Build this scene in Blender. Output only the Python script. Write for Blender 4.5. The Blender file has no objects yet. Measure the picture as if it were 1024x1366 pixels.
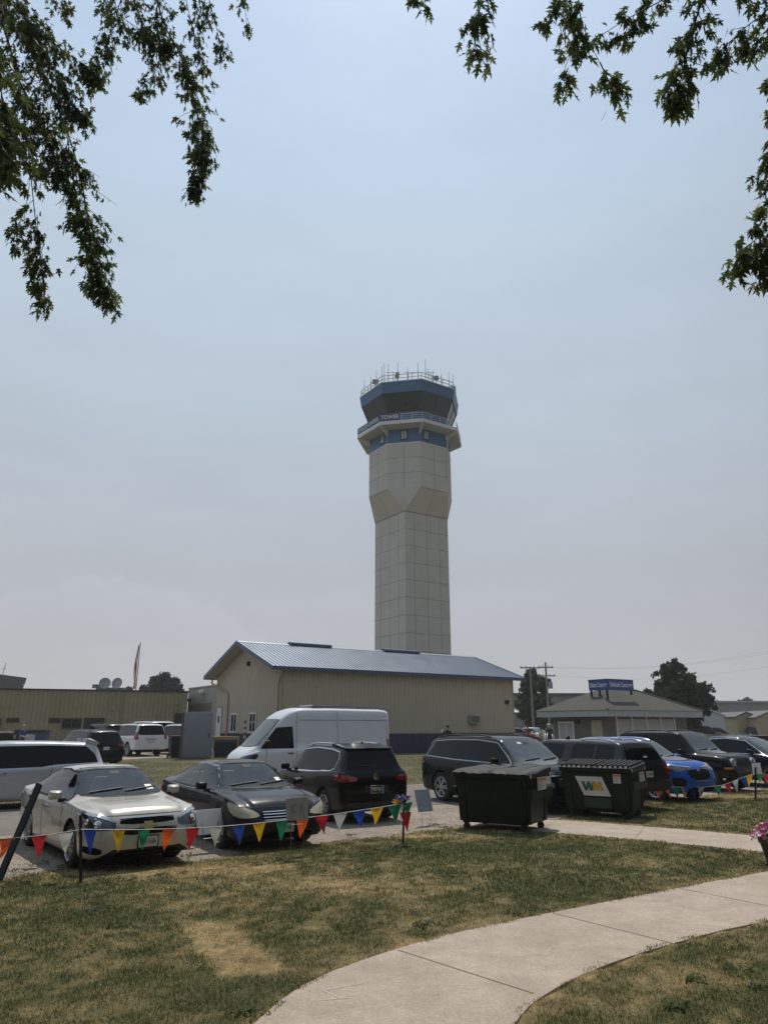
import bpy, bmesh, math, random
import numpy as np
from mathutils import Vector, Matrix, geometry
from mathutils.bvhtree import BVHTree
random.seed(7); RNG = np.random.default_rng(7)
S = bpy.context.scene
COL = S.collection
R = math.radians
# ------------------------------------------------------------------ camera
F = 947.0; TH = math.atan(286/947.0); CH = 2.05
CT, ST = math.cos(TH), math.sin(TH)
def smooth(a, b, t):
    t = min(1, max(0, (t-a)/(b-a))); return t*t*(3-2*t)
def gz(x, y): return .35*smooth(26, 44, y)
def ray(px, py):
    x = (px-512)/F; y = -(py-683)/F
    return Vector((x, CT-y*ST, ST+y*CT))
def G(px, py):
    d = ray(px, py); z = 0
    for i in range(25):
        t = (z-CH)/d.z; z = gz(d.x*t, d.y*t)
    return Vector((d.x*t, d.y*t, z))
def at(px, py, Y):
    d = ray(px, py); t = Y/d.y
    return Vector((d.x*t, Y, CH+d.z*t))
U = Vector((math.cos(R(33.5)), math.sin(R(33.5)), 0)); V = Vector((-U.y, U.x, 0)); ZV = Vector((0,0,1))
cam = bpy.data.cameras.new('camera'); co = bpy.data.objects.new('camera', cam); COL.objects.link(co)
co.location = (0,0,CH); co.rotation_euler = (math.pi/2+TH, 0, 0)
cam.sensor_fit = 'VERTICAL'; cam.sensor_height = 24; cam.lens = 24*F/1366; cam.clip_start = .05; cam.clip_end = 8000
S.camera = co
# ------------------------------------------------------------------ materials
def srgb(r, g, b):
    return tuple(((c/255)/12.92 if c/255 <= .04045 else ((c/255+.055)/1.055)**2.4) for c in (r,g,b))
_M = {}
def nd(nt, t, **kw):
    n = nt.nodes.new(t)
    for k, v in kw.items(): setattr(n, k, v)
    return n
def mat(name, col, rough=.6, metal=0., coat=0., spec=.5, var=.12, scale=3., bump=0., bscale=60., rvar=.1, trans=None, coatr=.04):
    """procedural principled material: base colour broken up by two noises, optional bump"""
    if name in _M: return _M[name]
    m = bpy.data.materials.new(name); m.use_nodes = True; nt = m.node_tree; b = nt.nodes['Principled BSDF']
    L = nt.links.new
    tc = nd(nt, 'ShaderNodeTexCoord')
    n1 = nd(nt, 'ShaderNodeTexNoise'); n1.inputs['Scale'].default_value = scale; n1.inputs['Detail'].default_value = 6; n1.inputs['Roughness'].default_value = .65
    L(tc.outputs['Object'], n1.inputs['Vector'])
    mr = nd(nt, 'ShaderNodeMapRange'); mr.inputs[1].default_value = .3; mr.inputs[2].default_value = .7
    mr.inputs[3].default_value = 1-var; mr.inputs[4].default_value = 1+var
    L(n1.outputs['Fac'], mr.inputs[0])
    mx = nd(nt, 'ShaderNodeVectorMath', operation='SCALE'); mx.inputs[0].default_value = col[:3]
    L(mr.outputs[0], mx.inputs['Scale']); L(mx.outputs[0], b.inputs['Base Color'])
    m2 = nd(nt, 'ShaderNodeMapRange'); m2.inputs[1].default_value = .3; m2.inputs[2].default_value = .7
    m2.inputs[3].default_value = max(.02, rough-rvar*rough); m2.inputs[4].default_value = min(1, rough+rvar*rough)
    L(n1.outputs['Fac'], m2.inputs[0]); L(m2.outputs[0], b.inputs['Roughness'])
    b.inputs['Metallic'].default_value = metal; b.inputs['Coat Weight'].default_value = coat; b.inputs['Coat Roughness'].default_value = coatr
    b.inputs['Specular IOR Level'].default_value = spec
    if bump:
        n2 = nd(nt, 'ShaderNodeTexNoise'); n2.inputs['Scale'].default_value = bscale; n2.inputs['Detail'].default_value = 5
        L(tc.outputs['Object'], n2.inputs['Vector'])
        bp = nd(nt, 'ShaderNodeBump'); bp.inputs['Strength'].default_value = bump; bp.inputs['Distance'].default_value = .02
        L(n2.outputs['Fac'], bp.inputs['Height']); L(bp.outputs[0], b.inputs['Normal'])
    _M[name] = m; return m
def leafmat(name, c1, c2, scale=1.5, tr=.35):
    if name in _M: return _M[name]
    m = bpy.data.materials.new(name); m.use_nodes = True; nt = m.node_tree; L = nt.links.new
    b = nt.nodes['Principled BSDF']; out = nt.nodes['Material Output']
    g = nd(nt, 'ShaderNodeNewGeometry')
    n1 = nd(nt, 'ShaderNodeTexNoise'); n1.inputs['Scale'].default_value = scale; n1.inputs['Detail'].default_value = 4
    tc = nd(nt, 'ShaderNodeTexCoord'); L(tc.outputs['Object'], n1.inputs['Vector'])
    ad = nd(nt, 'ShaderNodeMath', operation='ADD'); L(n1.outputs['Fac'], ad.inputs[0])
    sc = nd(nt, 'ShaderNodeMath', operation='MULTIPLY_ADD'); L(g.outputs['Random Per Island'], sc.inputs[0]); sc.inputs[1].default_value = .6; sc.inputs[2].default_value = -.3
    L(sc.outputs[0], ad.inputs[1])
    cr = nd(nt, 'ShaderNodeValToRGB'); cr.color_ramp.elements[0].position = .25; cr.color_ramp.elements[1].position = .8
    cr.color_ramp.elements[0].color = (*c1, 1); cr.color_ramp.elements[1].color = (*c2, 1)
    L(ad.outputs[0], cr.inputs[0]); L(cr.outputs[0], b.inputs['Base Color']); b.inputs['Roughness'].default_value = .58
    b.inputs['Specular IOR Level'].default_value = .18
    t = nd(nt, 'ShaderNodeBsdfTranslucent'); 
    hs = nd(nt, 'ShaderNodeHueSaturation'); hs.inputs['Value'].default_value = 1.5; hs.inputs['Hue'].default_value = .50; L(cr.outputs[0], hs.inputs['Color']); L(hs.outputs[0], t.inputs['Color'])
    ms = nd(nt, 'ShaderNodeMixShader'); ms.inputs[0].default_value = tr; L(b.outputs[0], ms.inputs[1]); L(t.outputs[0], ms.inputs[2]); L(ms.outputs[0], out.inputs['Surface'])
    _M[name] = m; return m
# ------------------------------------------------------------------ objects
def tag(o, label=None, cat=None, group=None, kind=None):
    if label: o['label'] = label
    if cat: o['category'] = cat
    if group: o['group'] = group
    if kind: o['kind'] = kind
    return o
def thing(name, label, cat, loc=(0,0,0), rz=0, group=None, sc=1.):
    o = bpy.data.objects.new(name, None); COL.objects.link(o); o.empty_display_size = .2
    o.location = loc; o.rotation_euler = (0,0,rz); o.scale = (sc,)*3
    return tag(o, label, cat, group)
def link(name, me, parent=None):
    o = bpy.data.objects.new(name, me); COL.objects.link(o)
    if parent is not None: o.parent = parent
    return o
def obj(name, bm, mats, parent=None, sharp=35):
    me = bpy.data.meshes.new(name); bm.normal_update(); bm.to_mesh(me); bm.free()
    for m in (mats if isinstance(mats, (list, tuple)) else [mats]): me.materials.append(m)
    if sharp is not None:
        me.polygons.foreach_set('use_smooth', [True]*len(me.polygons)); me.set_sharp_from_angle(angle=R(sharp))
    return link(name, me, parent)
def npmesh(name, verts, faces_flat, nper, mats, parent=None, matidx=None):
    me = bpy.data.meshes.new(name); nv = len(verts); nf = len(faces_flat)//nper
    me.vertices.add(nv); me.vertices.foreach_set('co', np.asarray(verts, np.float32).ravel())
    me.loops.add(nf*nper); me.loops.foreach_set('vertex_index', np.asarray(faces_flat, np.int32))
    me.polygons.add(nf); me.polygons.foreach_set('loop_start', np.arange(0, nf*nper, nper, dtype=np.int32))
    me.polygons.foreach_set('loop_total', np.full(nf, nper, np.int32))
    if matidx is not None: me.polygons.foreach_set('material_index', np.asarray(matidx, np.int32))
    for m in (mats if isinstance(mats, (list, tuple)) else [mats]): me.materials.append(m)
    me.update(calc_edges=True); me.validate()
    return link(name, me, parent)
def dup(root, loc=None, rz=None, label=None):
    c = root.copy(); COL.objects.link(c)
    def rec(a, b):
        for ch in a.children:
            d = ch.copy(); COL.objects.link(d); d.parent = b; d.matrix_parent_inverse = ch.matrix_parent_inverse; rec(ch, d)
    rec(root, c)
    if loc is not None: c.location = loc
    if rz is not None: c.rotation_euler = (0,0,rz)
    if label: c['label'] = label
    return c
def bx(bm, lo, hi, mi=0, M=None, bev=0.):
    """axis box lo..hi, optional matrix, optional bevel"""
    x0,y0,z0 = lo; x1,y1,z1 = hi
    vs = [bm.verts.new(p) for p in ((x0,y0,z0),(x1,y0,z0),(x1,y1,z0),(x0,y1,z0),(x0,y0,z1),(x1,y0,z1),(x1,y1,z1),(x0,y1,z1))]
    fs = [bm.faces.new([vs[i] for i in f]) for f in ((3,2,1,0),(4,5,6,7),(0,1,5,4),(1,2,6,5),(2,3,7,6),(3,0,4,7))]
    for f in fs: f.material_index = mi
    if bev:
        r = bmesh.ops.bevel(bm, geom=list({e for f in fs for e in f.edges}), offset=bev, segments=2, affect='EDGES', profile=.6)
        vs = list({v for f in r['faces'] for v in f.verts} | {v for v in vs if v.is_valid})
        for f in r['faces']: f.material_index = mi
    if M is not None:
        for v in vs: v.co = M @ v.co
    return vs
def BX(lo, hi, bev=0.):
    bm = bmesh.new(); bx(bm, lo, hi, 0, None, bev); return bm
def tube(bm, pts, r, n=8, mi=0, cap=True):
    """swept tube through points, r a number or one radius per point"""
    pts = [Vector(p) for p in pts]; rs = r if isinstance(r, (list, tuple)) else [r]*len(pts)
    prev = None; rings = []
    for i, p in enumerate(pts):
        t = (pts[min(i+1, len(pts)-1)]-pts[max(i-1, 0)]).normalized()
        a = prev if prev is not None else (Vector((0,0,1)) if abs(t.z) < .9 else Vector((1,0,0)))
        b = t.cross(a); 
        if b.length < 1e-5: b = t.cross(Vector((0,1,0)))
        b.normalize(); a = b.cross(t).normalized(); prev = a
        rings.append([bm.verts.new(p+(a*math.cos(2*math.pi*k/n)+b*math.sin(2*math.pi*k/n))*rs[i]) for k in range(n)])
    for A, B in zip(rings, rings[1:]):
        for k in range(n):
            f = bm.faces.new((A[k], A[(k+1)%n], B[(k+1)%n], B[k])); f.material_index = mi
    if cap:
        for rr in (rings[0][::-1], rings[-1]):
            f = bm.faces.new(rr); f.material_index = mi
    return bm
def TUBE(pts, r, n=8): return tube(bmesh.new(), pts, r, n)
def lathe(bm, prof, n=24, M=None, mi=0):
    """prof: list of (radius, z) revolved round z"""
    rings = []
    for (r, z) in prof:
        rings.append([bm.verts.new((r*math.cos(2*math.pi*k/n), r*math.sin(2*math.pi*k/n), z)) for k in range(n)] if r > 1e-6 else [bm.verts.new((0,0,z))])
    for A, B in zip(rings, rings[1:]):
        for k in range(n):
            q = [A[k % len(A)], A[(k+1) % len(A)], B[(k+1) % len(B)], B[k % len(B)]]
            q2 = []
            for v in q:
                if v not in q2: q2.append(v)
            if len(q2) > 2:
                try: f = bm.faces.new(q2); f.material_index = mi
                except ValueError: pass
    vs = [v for r in rings for v in r]
    if M is not None:
        for v in vs: v.co = M @ v.co
    return vs
def prism(bm, pts, d, mi=0):
    """polygon (3D points) extruded by vector d"""
    d = Vector(d); a = [bm.verts.new(Vector(p)) for p in pts]; b = [bm.verts.new(Vector(p)+d) for p in pts]
    n = len(a)
    fs = [bm.faces.new(a[::-1]), bm.faces.new(b)] + [bm.faces.new((a[i], a[(i+1)%n], b[(i+1)%n], b[i])) for i in range(n)]
    for f in fs: f.material_index = mi
    bmesh.ops.recalc_face_normals(bm, faces=fs)
    return a+b
def PRISM(pts, d): bm = bmesh.new(); prism(bm, pts, d); return bm
def frame(o, x, z=(0,0,1)):
    """matrix with x axis along x, z up, origin o"""
    x = Vector(x).normalized(); z = Vector(z).normalized(); y = z.cross(x).normalized(); z = x.cross(y)
    m = Matrix((x, y, z)).transposed().to_4x4(); m.translation = Vector(o); return m
def text_mesh(txt, size, depth=.004, bold=0.):
    cu = bpy.data.curves.new('t', 'FONT'); cu.body = txt; cu.size = size; cu.extrude = depth; cu.offset = bold; cu.align_x = 'CENTER'; cu.align_y = 'CENTER'
    o = bpy.data.objects.new('t', cu); COL.objects.link(o); dg = bpy.context.evaluated_depsgraph_get()
    me = bpy.data.meshes.new_from_object(o.evaluated_get(dg)); bpy.data.objects.remove(o); bpy.data.curves.remove(cu)
    return me
def lettering(name, txt, size, M, material, parent, width=None, mirror=False, bold=0.):
    """text lying in the local xy plane of M, facing +z of M; mesh is baked to M"""
    me = text_mesh(txt, size, bold=bold); xs = [v.co.x for v in me.vertices]
    k = (width/(max(xs)-min(xs))) if width else 1
    me.transform(M @ Matrix.Diagonal((-k if mirror else k, 1, 1, 1)))
    if mirror: me.flip_normals()
    me.materials.clear(); me.materials.append(material); me.name = name
    return link(name, me, parent)
# ------------------------------------------------------------------ cars
GLASS = mat('car_glass', (.016,.019,.019), .03, spec=.3, var=.05)
WSG = mat('windscreen_glass', (.055,.066,.066), .03, spec=.6, var=.35, scale=2.2)
TINT = mat('tinted_glass', (.004,.004,.005), .04, spec=.2, var=.05)
RUB = mat('tyre_rubber', (.018,.018,.018), .85, var=.3, bump=.3, bscale=90)
PLAS = mat('black_plastic', (.012,.012,.013), .55, var=.2)
GRL = mat('grille_black', (.006,.006,.006), .8, spec=.08)
GAP = mat('shut_line_black', (.006,.006,.006), .7)
CHR = mat('chrome_trim', (.75,.75,.76), .12, metal=1., var=.05)
RIMM = mat('alloy_wheel', (.45,.46,.47), .3, metal=.85, var=.08)
RIMD = mat('wheel_well_black', (.01,.01,.01), .7)
LAMP = mat('headlamp_lens', (.35,.37,.39), .06, metal=.35, coat=1, spec=.8, var=.4, scale=9)
LAMPD = mat('headlamp_dark', (.03,.03,.035), .1, coat=1)
HAZEL = mat('clouded_headlamp', (.42,.38,.27), .3, coat=.3, var=.15, scale=12)
REDL = mat('tail_lamp_red', (.22,.008,.01), .1, coat=1, var=.25, scale=14)
PLATE = mat('plate_white', (.6,.6,.58), .4); PLTXT = mat('plate_characters', (.05,.07,.14), .5)
STICK = mat('sticker_white', (.65,.68,.62), .5)
def lin(xs, ys, x): return np.interp(x, xs, ys)
class Shell:
    """car body lofted through stations (x, zb, zs, zt, w, wt, drop); x forward, origin on the ground under the middle"""
    def __init__(s, st, clad=1, sub=3, dx=.09):
        a = np.array(sorted(st)); X = a[:,0]
        xs = []
        for i in range(len(X)-1):
            n = max(2, int(math.ceil((X[i+1]-X[i])/dx))); xs += list(np.linspace(X[i], X[i+1], n, endpoint=False))
        xs.append(X[-1]); xs = np.array(xs)
        P = np.zeros((len(xs), 6)); k = np.linspace(-1.6, 1.6, 9); kw = np.exp(-k*k); kw /= kw.sum()
        for i, x in enumerate(xs):
            sg = min(.05, .45*min(x-X[0], X[-1]-x))
            for j in range(6): P[i,j] = (np.interp(x+k*sg, X, a[:,j+1])*kw).sum()
        rings = []
        for (zb, zs, zt, w, wt, dr) in P:
            h = zs-zb; wg = min(w*.94, max(wt, w*.94)); tall = smooth(.12, .3, zt-zs)
            c = [(0,zb),(.70*w,zb),(.91*w,zb+.015),(.955*w,zb+.07*h+.02),(.985*w,zb+.35*h),(w,zb+.66*h),(.99*w,zb+.9*h),(.965*w,zs),
                 (wg,zs+.015+.01*tall),(wt+(wg-wt)*.45, zs+.02+(zt-dr-zs-.02)*.56),(wt, zt-dr),(wt*.86, zt-dr*.38),(wt*.45, zt-dr*.08),(0, zt)]
            pts = []
            n = len(c)
            for i in range(n-1):
                p0 = np.array(c[i-1] if i else (-c[1][0], c[1][1])); p1 = np.array(c[i]); p2 = np.array(c[i+1]); p3 = np.array(c[i+2] if i+2 < n else (-c[n-2][0], c[n-2][1]))
                kk = sub if i > 0 else 1
                for t in np.linspace(0,1,kk,endpoint=False):
                    d1 = min(1., np.linalg.norm(p2-p1)/max(1e-6, np.linalg.norm(p1-p0)))*.5; d2 = min(1., np.linalg.norm(p2-p1)/max(1e-6, np.linalg.norm(p3-p2)))*.5
                    m1 = (p2-p1)*(.5)+(p1-p0)*d1*1.0 if i else (p2-p1); m1 = (p2-p0)*.5 if np.linalg.norm(p1-p0) < 2*np.linalg.norm(p2-p1) else m1
                    m2 = (p3-p1)*.5 if np.linalg.norm(p3-p2) < 2*np.linalg.norm(p2-p1) else (p2-p1)*.5+(p3-p2)*d2
                    h00=2*t**3-3*t**2+1; h10=t**3-2*t**2+t; h01=-2*t**3+3*t**2; h11=t**3-t**2
                    pts.append(h00*p1+h10*m1+h01*p2+h11*m2)
            pts.append(np.array(c[-1])); rings.append(pts)
        nh = len(rings[0]); s.nh = nh
        bm = bmesh.new(); vr = []
        for x, pts in zip(xs, rings):
            half = [bm.verts.new((x, p[0], p[1])) for p in pts]
            oth = [bm.verts.new((x, -p[0], p[1])) for p in pts[1:-1]]
            vr.append(half + oth[::-1])
        n = len(vr[0]); crow = 1+sub*clad
        for A, B in zip(vr, vr[1:]):
            for k2 in range(n):
                f = bm.faces.new((A[k2], A[(k2+1)%n], B[(k2+1)%n], B[k2]))
                row = k2 if k2 < nh-1 else n-1-k2
                f.material_index = 1 if row < crow else 0
        for ring, flip in ((vr[0], False), (vr[-1], True)):
            cz = sum((v.co for v in ring), Vector())/n; c = bm.verts.new(cz)
            for k2 in range(n):
                f = bm.faces.new((ring[k2], c, ring[(k2+1)%n]) if not flip else (ring[k2], ring[(k2+1)%n], c))
        bmesh.ops.recalc_face_normals(bm, faces=bm.faces[:])
        s.bm = bm; s.bvh = BVHTree.FromBMesh(bm)
    def body(s, mats, parent, arches, name='body', cut=None):
        bm = s.bm; bm.normal_update()
        me = bpy.data.meshes.new(name); bm.to_mesh(me)
        for m in mats: me.materials.append(m)
        me.materials.append(RIMD)
        o = link(name, me)
        c = bmesh.new()
        for (x, r, w, z) in arches:
            for sy in (-1, 1):
                n = 28; v0 = []; v1 = []
                for k in range(n):
                    p = (x+r*math.cos(2*math.pi*k/n), z+r*math.sin(2*math.pi*k/n))
                    v0.append(c.verts.new((p[0], sy*(w-.30), p[1]))); v1.append(c.verts.new((p[0], sy*(w+.3), p[1])))
                c.faces.new(v0); c.faces.new(v1[::-1])
                for k in range(n): c.faces.new((v0[k], v1[k], v1[(k+1)%n], v0[(k+1)%n]))
        bmesh.ops.recalc_face_normals(c, faces=c.faces[:])
        for f in c.faces: f.material_index = 0
        cm = bpy.data.meshes.new('cut'); c.to_mesh(cm); c.free(); cm.materials.append(RIMD); cutter = link('cut', cm)
        md = o.modifiers.new('b', 'BOOLEAN'); md.operation = 'DIFFERENCE'; md.object = cutter; md.solver = 'EXACT'; md.material_mode = 'TRANSFER'
        dg = bpy.context.evaluated_depsgraph_get(); me2 = bpy.data.meshes.new_from_object(o.evaluated_get(dg)); me2.name = name
        bpy.data.objects.remove(o); bpy.data.objects.remove(cutter)
        if cut:
            b2 = bmesh.new(); b2.from_mesh(me2); b2.normal_update()
            bmesh.ops.delete(b2, geom=[f for f in b2.faces if cut(f.calc_center_median(), f.normal)], context='FACES'); b2.to_mesh(me2); b2.free()
        me2.polygons.foreach_set('use_smooth', [True]*len(me2.polygons)); me2.set_sharp_from_angle(angle=R(38))
        return link(name, me2, parent)
    def patch(s, name, pts, d, mats, parent, off=.005, grid=.06, rnd=0, skirt=.02, hole=None):
        """panel lying on the shell: 3D outline projected along d, lifted by off, edges closed back to the shell"""
        d = Vector(d).normalized(); a = ZV - d*ZV.dot(d); a.normalize(); b = d.cross(a)
        poly = [Vector((Vector(p).dot(b), Vector(p).dot(a))) for p in pts]
        for _ in range(rnd):
            q = []
            for i in range(len(poly)):
                p, nx = poly[i], poly[(i+1)%len(poly)]
                q += [p.lerp(nx, .22), p.lerp(nx, .78)]
            poly = q
        # subdivide edges
        ed = []
        for i in range(len(poly)):
            p, nx = poly[i], poly[(i+1)%len(poly)]; k = max(1, int((nx-p).length/grid))
            ed += [p.lerp(nx, j/k) for j in range(k)]
        lo = Vector((min(p.x for p in ed), min(p.y for p in ed))); hi = Vector((max(p.x for p in ed), max(p.y for p in ed)))
        inner = []
        nx_ = int((hi.x-lo.x)/grid); ny_ = int((hi.y-lo.y)/grid)
        def inside(p):
            c = False; j = len(ed)-1
            for i in range(len(ed)):
                if (ed[i].y > p.y) != (ed[j].y > p.y) and p.x < (ed[j].x-ed[i].x)*(p.y-ed[i].y)/(ed[j].y-ed[i].y)+ed[i].x: c = not c
                j = i
            return c
        for i in range(1, nx_):
            for j in range(1, ny_):
                p = Vector((lo.x+(hi.x-lo.x)*i/nx_, lo.y+(hi.y-lo.y)*j/ny_))
                if inside(p) and min((p-e).length for e in ed) > grid*.3: inner.append(p)
        n = len(ed); hp = []; he = []
        if hole:
            hq = [Vector((Vector(p).dot(b), Vector(p).dot(a))) for p in hole]
            for i in range(len(hq)):
                p, nx = hq[i], hq[(i+1)%len(hq)]; k = max(1, int((nx-p).length/grid)); hp += [p.lerp(nx, j/k) for j in range(k)]
            m0 = n+len(inner); he = [(m0+i, m0+(i+1)%len(hp)) for i in range(len(hp))]
        vo, eo, fo, *_r = geometry.delaunay_2d_cdt(ed+inner+hp, [(i,(i+1)%n) for i in range(n)]+he, [], 1, 1e-5)
        if hole:
            def inh(p):
                c = False; j = len(hp)-1
                for i in range(len(hp)):
                    if (hp[i].y > p.y) != (hp[j].y > p.y) and p.x < (hp[j].x-hp[i].x)*(p.y-hp[i].y)/(hp[j].y-hp[i].y)+hp[i].x: c = not c
                    j = i
                return c
            fo = [f for f in fo if not inh(sum((vo[i] for i in f), Vector((0,0)))/len(f))]
        bm = bmesh.new(); vs = []
        for p in vo:
            o = b*p.x + a*p.y - d*6
            h, nrm, idx, _ = s.bvh.ray_cast(o, d)
            if h is None or (h-o).length > 9.5:
                h, nrm, idx, _ = s.bvh.find_nearest(b*p.x+a*p.y-d*.6)
            if nrm.dot(d) > 0: nrm = -nrm
            vs.append((bm.verts.new(h+nrm*off), nrm))
        for f in fo:
            try: bm.faces.new([vs[i][0] for i in f])
            except ValueError: pass
        bm.normal_update()
        for f in bm.faces:
            if f.normal.dot(d) > 0: f.normal_flip()
        if skirt:
            nm = {v: nr for v, nr in vs}
            be = [e for e in bm.edges if e.is_boundary]
            low = {}
            for e in be:
                for v in e.verts:
                    if v not in low: low[v] = bm.verts.new(v.co-nm[v]*(off+skirt))
            for e in be:
                v0, v1 = e.verts
                if e.link_loops[0].vert != v0: v0, v1 = v1, v0
                try: bm.faces.new((v1, v0, low[v0], low[v1]))
                except ValueError: pass
        return obj(name, bm, mats, parent, 50)
def clipx(poly, x0, x1):
    def cl(P, f, g):
        out = []
        for i in range(len(P)):
            p, q = P[i], P[(i+1)%len(P)]
            if f(p): out.append(p)
            if f(p) != f(q):
                t = (g-p[0])/(q[0]-p[0]); out.append((g, p[1]+(q[1]-p[1])*t))
        return out
    P = cl(poly, lambda p: p[0] >= x0, x0)
    return cl(P, lambda p: p[0] <= x1, x1) if P else []
def grow(poly, d):
    c = (sum(p[0] for p in poly)/len(poly), sum(p[1] for p in poly)/len(poly))
    out = []
    n = len(poly)
    for i in range(n):
        p0, p1, p2 = [Vector(poly[(i+k)%n]) for k in (-1,0,1)]
        e1 = (p1-p0).normalized(); e2 = (p2-p1).normalized(); n1 = Vector((e1.y,-e1.x)); n2 = Vector((e2.y,-e2.x)); m = (n1+n2)
        if m.length < 1e-4: m = n1
        m.normalize(); m = m*d/max(.45, m.dot(n1))
        area = sum(poly[k][0]*poly[(k+1)%n][1]-poly[(k+1)%n][0]*poly[k][1] for k in range(n))
        out.append(tuple(p1 + (m if area > 0 else -m)))
    return out
_RIM = {}
def rim_mesh(r, style):
    k = (round(r,3), style)
    if k in _RIM: return _RIM[k]
    bm = bmesh.new(); MX = Matrix.Rotation(-math.pi/2, 4, 'X')   # outward = +y
    lathe(bm, [(0,-.02),(r*.9,-.02),(r*.93,.04),(r,.052),(r*1.02,.045),(r*1.02,-.06)], 30, MX, 0)
    for f in bm.faces:
        c = f.calc_center_median(); f.material_index = 1 if math.hypot(c.x, c.z) < r*.88 else 0
    ns = {'five':5,'ten':10,'six':6,'seven':7,'steel':8}[style]
    for i in range(ns):
        a = 2*math.pi*i/ns
        tw = (.11 if ns == 10 else .17)*r; spl = (0,) if ns > 6 else (-.17, .17)
        for sft in spl:
            aa = a+sft; M = Matrix.Rotation(aa, 4, 'Y')
            w0, w1 = tw*.5, tw*(.62 if len(spl) == 1 else .34)
            q = [(.08*r,.035,-w0),(.93*r,.028,-w1),(.93*r,.028,w1),(.08*r,.035,w0)]
            if len(spl) == 2:
                Mi = Matrix.Rotation(a, 4, 'Y').inverted() @ M
                q = [Vector((.10*r,.035,-w0*.8)), Mi @ Vector((.93*r,.028,-w1)), Mi @ Vector((.93*r,.028,w1)), Vector((.10*r,.035,w0*.8))]
                M = Matrix.Rotation(a, 4, 'Y')
            prism(bm, [M @ Vector(p) for p in q], (0,-.03,0), 0)
    lathe(bm, [(r*.2,-.01),(r*.2,.04),(r*.15,.048),(0,.05)], 16, MX, 0)
    me = bpy.data.meshes.new('rim'); bm.normal_update(); bm.to_mesh(me); bm.free(); me.materials.append(RIMM); me.materials.append(RIMD)
    me.polygons.foreach_set('use_smooth', [True]*len(me.polygons)); me.set_sharp_from_angle(angle=R(30))
    _RIM[k] = me; return me
_TYR = {}
def tyre_mesh(r, rr, w):
    k = (r, rr, w)
    if k in _TYR: return _TYR[k]
    bm = bmesh.new(); MX = Matrix.Rotation(-math.pi/2, 4, 'X'); h = w/2
    lathe(bm, [(rr*.98,-h*.8),(rr*1.02,-h*.9),((r+rr)/2,-h*1.02),(r*.95,-h*.93),(r*.99,-h*.78),(r,-h*.4),(r,h*.4),(r*.99,h*.78),(r*.95,h*.93),((r+rr)/2,h*1.02),(rr*1.02,h*.9),(rr*.98,h*.8)], 36, MX)
    me = bpy.data.meshes.new('wheel'); bm.normal_update(); bm.to_mesh(me); bm.free(); me.materials.append(RUB)
    me.polygons.foreach_set('use_smooth', [True]*len(me.polygons)); me.set_sharp_from_angle(angle=R(40))
    _TYR[k] = me; return me
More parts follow.
